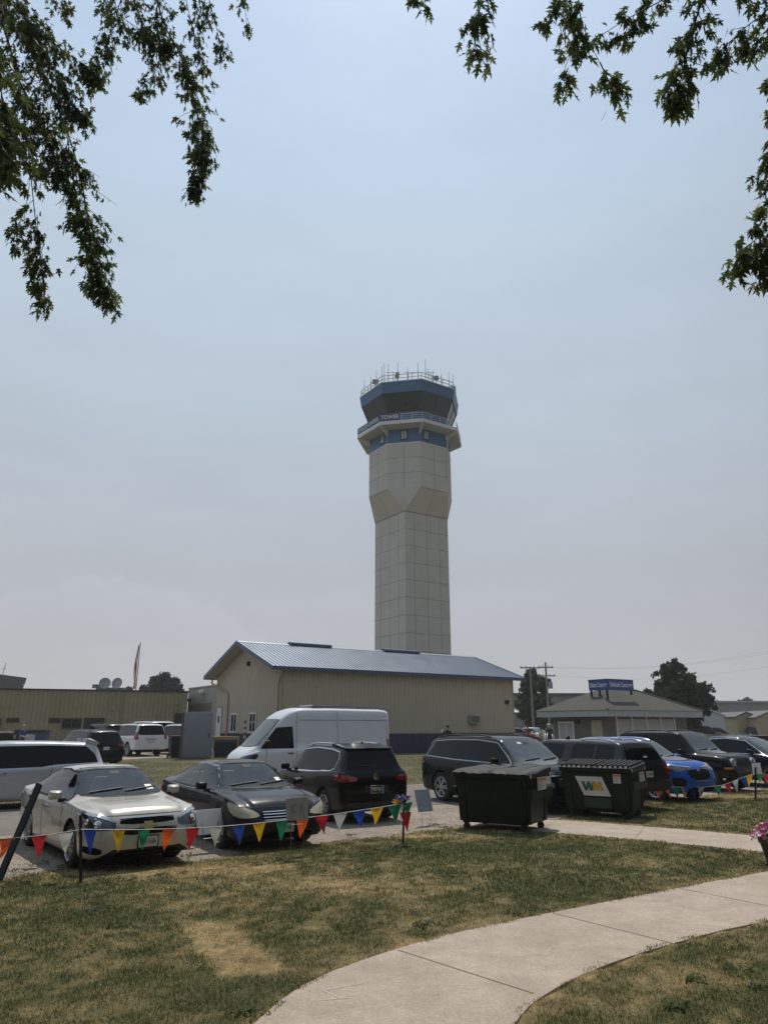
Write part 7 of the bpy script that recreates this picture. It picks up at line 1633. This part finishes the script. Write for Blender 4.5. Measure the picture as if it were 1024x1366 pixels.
p = at(30,985,47.0); person((p.x,p.y,.34), R(70), 1.78, 'person in a blue shirt beside the navy recycling container', C_('blue', (.03,.05,.22)), C_('denim', (.04,.05,.09)), HG, 'fwd')
p = at(733,985,55); person((p.x,p.y,.35), R(-30), 1.85, 'person in black wearing a white cap near the hut window', C_('black', (.014,.013,.014)), C_('charcoal', (.03,.03,.033)), HB, 'down', mat('cap_white', (.6,.6,.6), .7))
p = at(722,985,57); person((p.x,p.y,.3), R(20), 1.62, 'person in a cream top beside the white car', C_('cream', (.45,.38,.25)), C_('tan', (.25,.2,.14)), HB, 'fwd')
p = at(704,985,70); person((p.x,p.y,.35), R(150), 1.72, 'person in a dark red shirt by the dark red car', C_('maroon', (.16,.02,.03)), C_('denim', (.04,.05,.09)), HB)
# ------------------------------------------------------------------ trees
BARK = mat('bark', (.07,.058,.045), .95, var=.3, scale=3, bump=.6, bscale=18)
def far_tree(name, label, px, pyb, Y, px0, px1, pyt, lobes, n, leaf, c1, c2, group='trees behind the buildings', seed=1, trunk=.16):
    """lobes: (x 0..1 across, z 0..1 up the crown, relative radius)"""
    rr = np.random.default_rng(seed); b = at(px,985,Y); x0 = at(px0,960,Y).x; x1 = at(px1,960,Y).x; zt = at((px0+px1)/2,pyt,Y).z; g = gz(0,Y); zb = at(px,pyb,Y).z
    t = thing(name, label, 'tree', (b.x,Y,g), 0, group); W_ = x1-x0; Hc = zt-zb; P = []; ctr = []
    for (lx, lz, lr) in lobes:
        r = lr*W_/2; ctr.append(Vector((x0-b.x+lx*W_, rr.uniform(-.25,.25)*W_, zb-g+lz*Hc))); m = int(n*lr*lr/sum(l[2]**2 for l in lobes))
        nc = max(6, m//38); d = rr.normal(size=(nc,3)); d /= np.linalg.norm(d,axis=1)[:,None]; q = r*rr.random(nc)**.35*(.8+.35*rr.random(nc)); cc = d*q[:,None]*np.array([1,1,.92])+np.array(ctr[-1])
        k = rr.integers(0,nc,m); P.append(cc[k]+rr.normal(size=(m,3))*r*.13*np.array([1,1,.75]))
    P = np.concatenate(P); m = len(P); a = rr.normal(size=(m,3)); a /= np.linalg.norm(a,axis=1)[:,None]; c = np.cross(a, rr.normal(size=(m,3))); c /= np.linalg.norm(c,axis=1)[:,None]; l = leaf*(.6+.8*rr.random(m))[:,None]
    V_ = np.stack([P-a*l, P+c*l*.55, P+a*l, P-c*l*.55],1).reshape(-1,3); npmesh('crown', V_, np.arange(4*m), 4, leafmat(name+'_leaf%d' % seed, c1, c2, .35, .25), t)
    bm = bmesh.new(); tube(bm, [(0,0,-.3),(0,0,max(1,zb-g)*.6),(.1,0,zb-g+Hc*.35),(0,0,zb-g+Hc*.75)], [trunk*W_*.16,trunk*W_*.12,trunk*W_*.09,.02], 8)
    for q in ctr: tube(bm, [(.03,0,max(.8,zb-g)), Vector((q.x*.5,q.y*.5,(zb-g+q.z)/2+.1*Hc*0)), q], [trunk*W_*.07,trunk*W_*.05,.02], 6)
    obj('trunk', bm, BARK, t); return t
GR1 = ((.018,.030,.010),(.065,.085,.03)); GR2 = ((.012,.024,.009),(.045,.068,.024))
far_tree('broadleaf_tree', 'bushy mid green tree behind the two utility poles', 716, 975, 93, 687, 741, 885, [(.5,.30,.62),(.3,.42,.5),(.72,.42,.5),(.42,.62,.48),(.66,.66,.42),(.52,.82,.36),(.36,.80,.22),(.2,.25,.36),(.82,.22,.36),(.5,.05,.5)], 9000, .34, *GR1, seed=2)
far_tree('broadleaf_tree', 'dense dark green tree behind the hut roof', 906, 958, 72, 871, 950, 878, [(.5,.42,.62),(.28,.36,.46),(.74,.36,.46),(.38,.64,.44),(.64,.62,.42),(.47,.82,.33),(.28,.80,.22),(.58,.80,.24),(.16,.22,.32),(.87,.18,.30),(.5,.12,.56),(.28,.10,.4),(.72,.08,.44)], 13000, .24, *GR2, seed=3)
far_tree('broadleaf_tree', 'rounded dark tree behind the flag and the long low building', 214, 950, 122, 178, 246, 897, [(.5,.45,.6),(.3,.42,.42),(.72,.42,.45),(.55,.72,.42),(.36,.68,.36),(.15,.32,.28),(.88,.30,.25),(.74,.66,.3),(.5,.2,.6)], 9000, .36, (.012,.022,.012), (.04,.058,.028), seed=4)
for i, (px, a, b_, top, base, Y, lb) in enumerate(((946,930,966,929.5,950,190,'hazy distant tree just beside the dense dark tree'),(995,983,1013,928.5,950,230,'hazy distant rounded tree above the exhibition hall roof'),(168,158,180,914,940,150,'small distant tree crown between the dishes and the flag'))):
    far_tree('distant_tree', lb, px, base, Y, a, b_, top, [(.5,.45,.6),(.28,.35,.42),(.74,.38,.42),(.5,.7,.4)], 2600, .5, (.018,.028,.018), (.045,.06,.035), 'distant trees', 20+i)
def wood():
    rr = np.random.default_rng(8); V_ = []
    n = 42000; x = rr.uniform(-420,420,n); h = (fbm(x*1., x*0+3., .045, 61)**1.4)*8.5+fbm(x, x*0, .22, 67)*3+2; z = .3+h*rr.random(n)**.5; y = 430+rr.uniform(-9,9,n)
    P = np.stack([x,y,z],1); a = rr.normal(size=(n,3)); a /= np.linalg.norm(a,axis=1)[:,None]; c = np.cross(a, rr.normal(size=(n,3))); c /= np.linalg.norm(c,axis=1)[:,None]; l = .95
    V_ = np.stack([P-a*l, P+c*l*.6, P+a*l, P-c*l*.6],1).reshape(-1,3); o = npmesh('far_wood', V_, np.arange(4*n), 4, leafmat('far_wood_leaf', (.018,.028,.014), (.045,.06,.028), .05, .25)); tag(o, 'far off line of trees along the horizon', 'woodland', kind='stuff')
wood()
def belt():  # trees out of view, added to darken car reflections and cut the sky fill
    rr = np.random.default_rng(18); n = 82000; th = rr.uniform(R(127), R(411), n); q = 30+rr.uniform(-3,3,n); x = q*np.cos(th); y = q*np.sin(th)-2; h = 5+9*fbm(x, y, .11, 71); z = h*rr.random(n)**.7
    P = np.stack([x,y,z],1); k = np.abs(x) > .62*y+6; P = P[k | (y < 0)]; n = len(P); a = rr.normal(size=(n,3)); a /= np.linalg.norm(a,axis=1)[:,None]; c = np.cross(a, rr.normal(size=(n,3))); c /= np.linalg.norm(c,axis=1)[:,None]; l = .55
    o = npmesh('tree_belt', np.stack([P-a*l, P+c*l*.6, P+a*l, P-c*l*.6],1).reshape(-1,3), np.arange(4*n), 4, leafmat('belt_leaf', (.014,.022,.008), (.045,.06,.022), .1, .2)); tag(o, 'belt of unseen trees added round the lawn to darken reflections and sky fill', 'woodland', kind='stuff')
belt()
# overhanging silver maple boughs
def leaf_template():
    h = [(0,0),(.06,.10),(.30,.06),(.20,.17),(.42,.22),(.15,.30),(.36,.44),(.58,.70),(.33,.58),(.30,.66),(.16,.50),(.10,.62),(.22,.78),(.13,.80),(.0,1.12)]
    out = h+[(-x,y) for x,y in h[-2:0:-1]]
    return np.array([(x*.95, y, .10*abs(x)-.10*y*y) for x,y in out])
LT = leaf_template()*np.array([.80,1,1]); LC = np.array([0,.36,-.02])
MAPL = leafmat('maple_leaf', (.032,.050,.014), (.115,.14,.042), .9, .46)
BRK = mat('twig_bark', (.045,.036,.028), .9, var=.25)
def boughs(name, label, trunk_xy, height, strands, seed, limbs, LM_=1.8, crown=()):
    rr = np.random.default_rng(seed); t = thing(name, label, 'tree', (*trunk_xy, 0), 0, None); off = np.array([*trunk_xy, 0]); vs = []; fs = []; nl = 0
    bm = bmesh.new(); top = Vector((0,0,height)); tube(bm, [(0,0,-.3),(0,0,.3),(.1,.05,2.0),(-.05,.1,4.5),(.05,0,height*.8),top], [.55,.42,.36,.30,.20,.12], 14); obj('trunk', bm, BARK, t)
    bm = bmesh.new(); ml = 0
    def add_leaf(base, d, size):
        nonlocal nl
        d = d/np.linalg.norm(d); s = np.cross(d, rr.normal(size=3)); s /= np.linalg.norm(s); n_ = np.cross(s, d); k = len(LT); b0 = nl*(k+1)
        L_ = np.concatenate([LT, LC[None]]); vs.append(base+size*(L_[:,0:1]*s+L_[:,1:2]*d+L_[:,2:3]*n_)); 
        for i in range(k): fs.append((b0+i, b0+(i+1)%k, b0+k))
        nl += 1
    for (pts, Y, spread, n, size, tw) in strands:
        # pts in photograph pixels; the strand hangs at distance Y (varying a little along it)
        P = [np.array(at(p[0], p[1]*(.957 if p[1] > 0 else 1), Y+(p[2] if len(p) > 2 else 0)))-off for p in pts]; C_ = cr(P, 7); w = len(C_)
        tube(bm, [Vector(c) for c in C_], [max(.003, tw*(1-i/w)**.8) for i in range(w)], 6)
        seg = [np.linalg.norm(C_[i+1]-C_[i]) for i in range(w-1)]; cum = np.concatenate([[0],np.cumsum(seg)]); L_ = cum[-1]
        # side twigs in drooping sprays, leaves in pairs along them
        n = int(n*LM_); nt_ = max(4, n//7); per = n/nt_
        for q in range(nt_):
            s = L_*(1-rr.random()**1.25*.97); i = min(w-2, int(np.searchsorted(cum, s)-1)); i = max(0,i); f = (s-cum[i])/max(1e-6, seg[i]); b = C_[i]*(1-f)+C_[i+1]*f; dr = C_[i+1]-C_[i]; dr = dr/np.linalg.norm(dr)
            sp = spread*1.3*(.35+.65*min(1, (L_-s)/(.35*L_)+.25)); a = rr.normal(size=3); a /= np.linalg.norm(a); d = a*.9+dr*.5+np.array([0,0,-.55]); d /= np.linalg.norm(d); l = sp*rr.uniform(.4,1.15); tp = [b, b+d*l*.5+np.array([0,0,-.02]), b+d*l+np.array([0,0,-.10*l-.02])]
            tube(bm, [Vector(x) for x in tp], [.004,.003,.0015], 4, 0, False)
            for k in range(int(per+rr.random())):
                u = rr.uniform(.25,1.0); p = tp[0]*(1-u)**2+2*u*(1-u)*tp[1]+tp[2]*u*u; ld = d*.45+rr.normal(size=3)*.40+np.array([0,0,-.85]); add_leaf(p+rr.normal(size=3)*.03, ld, size*(1.14 if trunk_xy[0] > 0 else 1)*rr.choice((.6,.8,1.,1.,1.25))*rr.uniform(.85,1.1))
    V_ = np.concatenate(vs); npmesh('foliage', V_, np.array(fs, np.int32).ravel(), 3, MAPL, t); print('LEAVES', name, nl)
    for l in limbs: 
        q = [Vector(at(*p))-Vector(off) if len(p) == 3 and p[2] < 99 else Vector(p[:3]) for p in l[1:]]; q = [Vector((0,0,l[0]))]+q; tube(bm, [Vector(v) for v in cr([tuple(v) for v in q], 5)], [.11*(1-i/(5*len(q)))+.012 for i in range(5*(len(q)-1)+1)], 8)
    for (cx, cy, cz, cr_) in [q for q in crown if q[1] < 0]: tube(bm, [(0,0,height*.62),(cx*.5,cy*.5,(height*.62+cz)/2),(cx,cy,cz)], [.13,.07,.012], 8)
    obj('branches', bm, BRK, t, 60)
    if crown:  # crown lobes kept out of view, added to darken reflections and sky fill
        P = []
        for (cx, cy, cz, cr_) in crown:
            m = 5200; d = rr.normal(size=(130,3)); d /= np.linalg.norm(d,axis=1)[:,None]; cc = d*(cr_*rr.random(130)**.4)[:,None]*np.array([1,1,.62])+np.array([cx,cy,cz]); P.append(cc[rr.integers(0,130,m)]+rr.normal(size=(m,3))*.33)
        P = np.concatenate(P); m = len(P); a = rr.normal(size=(m,3)); a /= np.linalg.norm(a,axis=1)[:,None]; c = np.cross(a, rr.normal(size=(m,3))); c /= np.linalg.norm(c,axis=1)[:,None]; l = (.10*(.6+.8*rr.random(m)))[:,None]
        W0 = P+off-np.array([0,0,CH]); zc = W0[:,1]*CT+W0[:,2]*ST; yc = -W0[:,1]*ST+W0[:,2]*CT; P = P[(yc > (zc*700/F+.25)) | (zc < .1)]; m = len(P); a = a[:m]; c = c[:m]; l = l[:m]
        npmesh('crown', np.stack([P-a*l, P+c*l*.6, P+a*l, P-c*l*.6],1).reshape(-1,3), np.arange(4*m), 4, MAPL, t)
SL = .094
boughs('maple_tree', 'silver maple whose drooping leafy boughs hang into the upper part beside the champagne sedan side', (-6.6,3.6), 9.5, [
 ([(0,20),(22,100),(36,190),(42,250),(50,330),(60,415)], 6.2, .22, 55, SL, .012),
 ([(50,300),(52,340),(58,380),(60,418)], 6.2, .17, 80, SL*.95, .004),
 ([(40,255),(34,290),(25,315),(22,338)], 6.2, .11, 26, SL, .004),
 ([(-5,10),(35,60),(85,170),(108,250),(118,310),(128,360),(143,412)], 6.6, .30, 330, SL, .014),
 ([(90,190),(100,260),(110,300),(125,350),(140,405)], 6.6, .19, 170, SL*.95, .006),
 ([(-20,30),(30,120),(60,190),(80,240)], 6.4, .34, 240, SL, .010),
 ([(-10,-20),(40,30),(90,75),(130,105)], 6.6, .30, 230, SL, .012),
 ([(-20,-30),(20,5),(50,50),(75,110),(110,160)], 6.3, .32, 260, SL, .010),
 ([(-20,0),(-5,80),(5,150),(12,225)], 4.6, .26, 150, SL*1.1, .010),
 ([(-30,40),(-15,120),(0,200),(22,232)], 4.2, .22, 70, SL*1.15, .008),
 ([(190,-60),(165,-10),(150,40),(135,80),(125,105)], 6.8, .20, 120, SL, .008),
 ([(60,-30),(75,0),(95,20)], 6.8, .14, 36, SL, .005),
 ([(200,-60),(210,0),(222,40),(240,75),(255,120),(266,170),(272,215),(262,265)], 7.2, .27, 300, SL, .013),
 ([(240,70),(262,130),(272,180),(268,230),(260,268)], 7.2, .16, 150, SL*.95, .006),
 ([(170,-30),(190,30),(215,70),(205,105),(185,128)], 7.2, .21, 140, SL, .008),
 ([(120,-40),(150,10),(185,40),(222,60)], 7.0, .24, 150, SL, .008),
 ([(240,-40),(262,60),(282,110),(286,132)], 7.3, .12, 50, SL, .005),
 ([(268,-60),(277,-10),(288,35),(295,70),(294,98)], 7.4, .15, 75, SL, .006),
 ([(255,-40),(266,0),(270,40)], 7.4, .13, 38, SL, .005),
 ([(312,-60),(320,-20),(328,20),(328,44)], 7.4, .12, 48, SL, .005)],
 5, [(5.5,(-60,-20,6.2),(0,20,6.2)),(6.2,(-80,-90,6.3),(-5,10,6.6)),(7.0,(40,-160,6.6),(120,-120,7.0),(200,-60,7.2)),(7.6,(120,-220,7.0),(268,-60,7.4)),(6.6,(-80,-60,6.5),(-20,-30,6.3))], 2.5, [(-1.2,-3.5,9.5,3.6),(2.5,-5.5,10.5,3.6),(-4,-1.5,10.5,3.6),(4.5,-2.2,11.5,2.6),(-1,-7,8.5,3.4),(-3.2,2.2,6.5,2.6),(-2.2,4.4,8.2,3.0),(-4.6,5.2,6.0,2.8)])
Q = lambda x, y: (530+x/2.073, y/2.073)
boughs('maple_tree', 'silver maple whose sparse leafy sprays dip into the sky above the hut side', (8.2,2.2), 9.5, [
 ([Q(20,-60),Q(50,-15),Q(75,12),Q(82,28)], 5.2, .10, 24, SL, .005),
 ([Q(230,-80),Q(225,0),Q(222,60),Q(215,120),Q(215,160)], 5.0, .17, 95, SL*1.05, .007),
 ([Q(500,-60),Q(500,0),Q(508,60),Q(530,120),Q(560,185),Q(590,250)], 5.0, .10, 30, SL, .008),
 ([Q(560,180),Q(585,235),Q(605,255),Q(600,275)], 5.0, .13, 45, SL, .004),
 ([Q(510,60),Q(500,100),Q(480,150),Q(460,205),Q(465,225)], 5.0, .15, 75, SL, .005),
 ([Q(490,-10),Q(450,20),Q(415,45),Q(400,65)], 5.0, .12, 55, SL, .005),
 ([Q(500,10),Q(470,60),Q(440,75)], 5.0, .12, 30, SL, .004),
 ([Q(820,-60),Q(740,-5),Q(660,40),Q(580,90),Q(545,120)], 5.2, .14, 85, SL, .008),
 ([Q(720,-40),Q(700,10),Q(660,60),Q(610,110)], 5.2, .13, 60, SL, .005),
 ([Q(860,-80),Q(840,0),Q(815,90),Q(795,170),Q(780,240),Q(770,290)], 4.8, .20, 170, SL, .010),
 ([Q(830,60),Q(790,170),Q(765,250),Q(768,295)], 4.8, .14, 85, SL, .005),
 ([Q(1090,-60),Q(1020,30),Q(960,80),Q(910,130),Q(895,165)], 4.8, .16, 110, SL, .008),
 ([Q(1100,20),Q(1040,70),Q(980,120),Q(935,150)], 4.8, .15, 60, SL, .006),
 ([Q(960,-60),Q(940,-20),Q(930,-5)], 5.0, .12, 22, SL, .005),
 ([Q(1100,-20),Q(1060,80),Q(1045,170),Q(1035,240),Q(1030,330)], 4.8, .12, 70, SL, .009),
 ([Q(1090,300),Q(1045,380),Q(1025,440),Q(1015,510)], 4.8, .15, 60, SL, .007),
 ([Q(1100,400),Q(1040,560),Q(1010,600),Q(985,650),Q(975,690)], 4.8, .08, 20, SL, .006),
 ([Q(1080,620),Q(1030,660),Q(980,700),Q(945,730),Q(935,775)], 4.8, .14, 95, SL, .005),
 ([Q(1100,660),Q(1040,700),Q(1005,750),Q(1000,790)], 4.8, .13, 60, SL, .005),
 ([Q(1060,540),Q(1025,575),Q(1005,600)], 4.8, .10, 24, SL, .004)],
 6, [(5.6,(1120,-120,5.0),(1060,-40,4.9),Q(1100,20)+(4.8,)),(6.4,(1050,-220,5.1),Q(860,-80)+(4.8,)),(7.0,(940,-260,5.2),Q(500,-60)+(5.0,)),(7.2,(800,-300,5.2),Q(230,-80)+(5.0,),Q(20,-60)+(5.2,)),(4.6,(1150,140,4.9),Q(1090,300)+(4.8,)),(5.0,(1130,40,4.9),Q(1100,-20)+(4.8,)),(6.8,(1000,-240,5.2),Q(820,-60)+(5.2,))], 1.35, [(1.2,-3,9.5,3.4),(-3,-4.5,10.3,3.3),(4,-1.0,10.,3.6),(-.5,-7,8.8,3.4),(2.6,4.0,7.5,3.0),(3.0,1.5,6,2.4)])
SKYCOL = [(0.0,(.457,.457,.488)),(.10,(.465,.475,.51)),(.20,(.464,.483,.53)),(.30,(.475,.53,.59)),(.42,(.495,.58,.665)),(.59,(.512,.625,.745)),(.77,(.485,.638,.85)),(1.,(.46,.61,.85))]
HAZE_GAIN = 11.5; SUN_E = 3.1; HAZE_D = .0005; EXPO = 0.08; BACK = .52
# ------------------------------------------------------------------ sky, haze, sun
SUN_EL, SUN_AZ = R(62), R(2)          # azimuth measured from +Y towards +X
w = bpy.data.worlds.new('World'); S.world = w; w.use_nodes = True; nt = w.node_tree; L = nt.links.new
bg = nt.nodes['Background']; bg.inputs['Strength'].default_value = .085
sky = nd(nt, 'ShaderNodeTexSky'); sky.sky_type = 'NISHITA'; sky.sun_disc = False; sky.sun_elevation = SUN_EL; sky.sun_rotation = SUN_AZ; sky.air_density = 1.0; sky.dust_density = 3.0; sky.ozone_density = 1.0; sky.altitude = 200
# smoky summer haze: the clear sky is mostly veiled by a pale even layer, mauve-grey low down
tc = nd(nt, 'ShaderNodeTexCoord'); sp = nd(nt, 'ShaderNodeSeparateXYZ'); L(tc.outputs['Generated'], sp.inputs[0])
ramp = nd(nt, 'ShaderNodeValToRGB'); e = ramp.color_ramp.elements
HZ = SKYCOL
e[0].position = HZ[0][0]; e[0].color = (*HZ[0][1],1); e[1].position = HZ[-1][0]; e[1].color = (*HZ[-1][1],1)
for p, c in HZ[1:-1]: q = ramp.color_ramp.elements.new(p); q.color = (*c,1)
L(sp.outputs['Z'], ramp.inputs[0])
sc = nd(nt, 'ShaderNodeVectorMath', operation='SCALE'); L(ramp.outputs[0], sc.inputs[0]); sc.inputs['Scale'].default_value = HAZE_GAIN
# thin cloud streaks and one low cumulus bank
mp = nd(nt, 'ShaderNodeMapping'); mp.inputs['Scale'].default_value = (1.2,1.2,4.5); L(tc.outputs['Generated'], mp.inputs[0])
ns = nd(nt, 'ShaderNodeTexNoise'); ns.inputs['Scale'].default_value = 2.2; ns.inputs['Detail'].default_value = 7; ns.inputs['Roughness'].default_value = .55; L(mp.outputs[0], ns.inputs['Vector'])
cm = nd(nt, 'ShaderNodeMapRange'); cm.inputs[1].default_value = .35; cm.inputs[2].default_value = .70; cm.inputs[3].default_value = .965; cm.inputs[4].default_value = 1.045; L(ns.outputs['Fac'], cm.inputs[0])
s2 = nd(nt, 'ShaderNodeVectorMath', operation='SCALE'); L(sc.outputs[0], s2.inputs[0]); L(cm.outputs[0], s2.inputs['Scale'])
mx = nd(nt, 'ShaderNodeMix', data_type='RGBA'); mx.inputs['Factor'].default_value = .90; L(sky.outputs[0], mx.inputs['A']); L(s2.outputs[0], mx.inputs['B'])
# cumulus: bump-topped bank low in the direction of the long building
d0 = ray(160, 782).normalized()
sub = nd(nt, 'ShaderNodeVectorMath', operation='SUBTRACT'); L(tc.outputs['Generated'], sub.inputs[0]); sub.inputs[1].default_value = d0
n3 = nd(nt, 'ShaderNodeTexNoise'); n3.inputs['Scale'].default_value = 26; n3.inputs['Detail'].default_value = 7; n3.inputs['Roughness'].default_value = .6; L(tc.outputs['Generated'], n3.inputs['Vector'])
sep = nd(nt, 'ShaderNodeSeparateXYZ'); L(sub.outputs[0], sep.inputs[0])
def M_(op, a, b=None, c=None):
    n = nd(nt, 'ShaderNodeMath', operation=op)
    for i, v in enumerate((a,b,c)):
        if v is None: continue
        if isinstance(v, (int,float)): n.inputs[i].default_value = v
        else: L(v, n.inputs[i])
    return n.outputs[0]
ex = M_('POWER', M_('ABSOLUTE', M_('DIVIDE', sep.outputs[0], .085)), 2.)
topz = M_('MULTIPLY', M_('SUBTRACT', 1., ex), .016); topz = M_('ADD', topz, M_('MULTIPLY', M_('SUBTRACT', n3.outputs['Fac'], .5), .06))
above = M_('SUBTRACT', topz, sep.outputs[2]); edge = nd(nt, 'ShaderNodeMapRange'); edge.interpolation_type = 'SMOOTHSTEP'; L(above, edge.inputs[0]); edge.inputs[1].default_value = -.002; edge.inputs[2].default_value = .012
fade = nd(nt, 'ShaderNodeMapRange'); L(above, fade.inputs[0]); fade.inputs[1].default_value = .012; fade.inputs[2].default_value = .075; fade.inputs[3].default_value = 1; fade.inputs[4].default_value = 0
fr = nd(nt, 'ShaderNodeMapRange'); L(sp.outputs['Y'], fr.inputs[0]); fr.inputs[1].default_value = 0; fr.inputs[2].default_value = .1
gain = M_('MULTIPLY_ADD', M_('MULTIPLY', M_('MULTIPLY', edge.outputs[0], fade.outputs[0]), fr.outputs[0]), .06, 1.)
# gain added to shape the fill: sky brighter at the left, dimmer right and behind
dt = nd(nt, 'ShaderNodeVectorMath', operation='DOT_PRODUCT'); L(tc.outputs['Generated'], dt.inputs[0]); dt.inputs[1].default_value = (-.9,.43,0)
bk = nd(nt, 'ShaderNodeMapRange'); bk.interpolation_type = 'SMOOTHSTEP'; L(dt.outputs['Value'], bk.inputs[0]); bk.inputs[1].default_value = -.95; bk.inputs[2].default_value = .25; bk.inputs[3].default_value = BACK; bk.inputs[4].default_value = 1
gain = M_('MULTIPLY', gain, bk.outputs[0])
s3 = nd(nt, 'ShaderNodeVectorMath', operation='SCALE'); L(mx.outputs['Result'], s3.inputs[0]); L(gain, s3.inputs['Scale']); L(s3.outputs[0], bg.inputs['Color'])
sl = bpy.data.lights.new('sun', 'SUN'); sl.energy = SUN_E; sl.angle = R(1.2); sl.color = (1,.925,.82); so = bpy.data.objects.new('sun', sl); COL.objects.link(so)
sd = Vector((math.sin(SUN_AZ)*math.cos(SUN_EL), math.cos(SUN_AZ)*math.cos(SUN_EL), math.sin(SUN_EL))); so.rotation_euler = sd.to_track_quat('Z','Y').to_euler(); so.location = (0,0,60)
if HAZE_D:
    bm = bmesh.new(); bx(bm, (-2650,-650,-1.2), (2650,2650,62)); hz = obj('haze', bm, [], None, None); m = bpy.data.materials.new('haze_air'); m.use_nodes = True; hn = m.node_tree; hn.nodes.remove(hn.nodes['Principled BSDF'])
    pv = nd(hn, 'ShaderNodeVolumePrincipled'); pv.inputs['Color'].default_value = (.90,.92,.96,1); pv.inputs['Density'].default_value = HAZE_D; pv.inputs['Anisotropy'].default_value = 0.; hn.links.new(pv.outputs[0], hn.nodes['Material Output'].inputs['Volume'])
    hz.data.materials.append(m); tag(hz, 'thin pale smoky haze filling the air over the whole airfield', 'haze', kind='stuff')
    S.cycles.volume_bounces = 2
S.cycles.max_bounces = 8; S.cycles.transparent_max_bounces = 8; S.cycles.use_denoising = True
S.view_settings.view_transform = 'Standard'; S.view_settings.look = 'None'; S.view_settings.exposure = EXPO; S.view_settings.gamma = 1
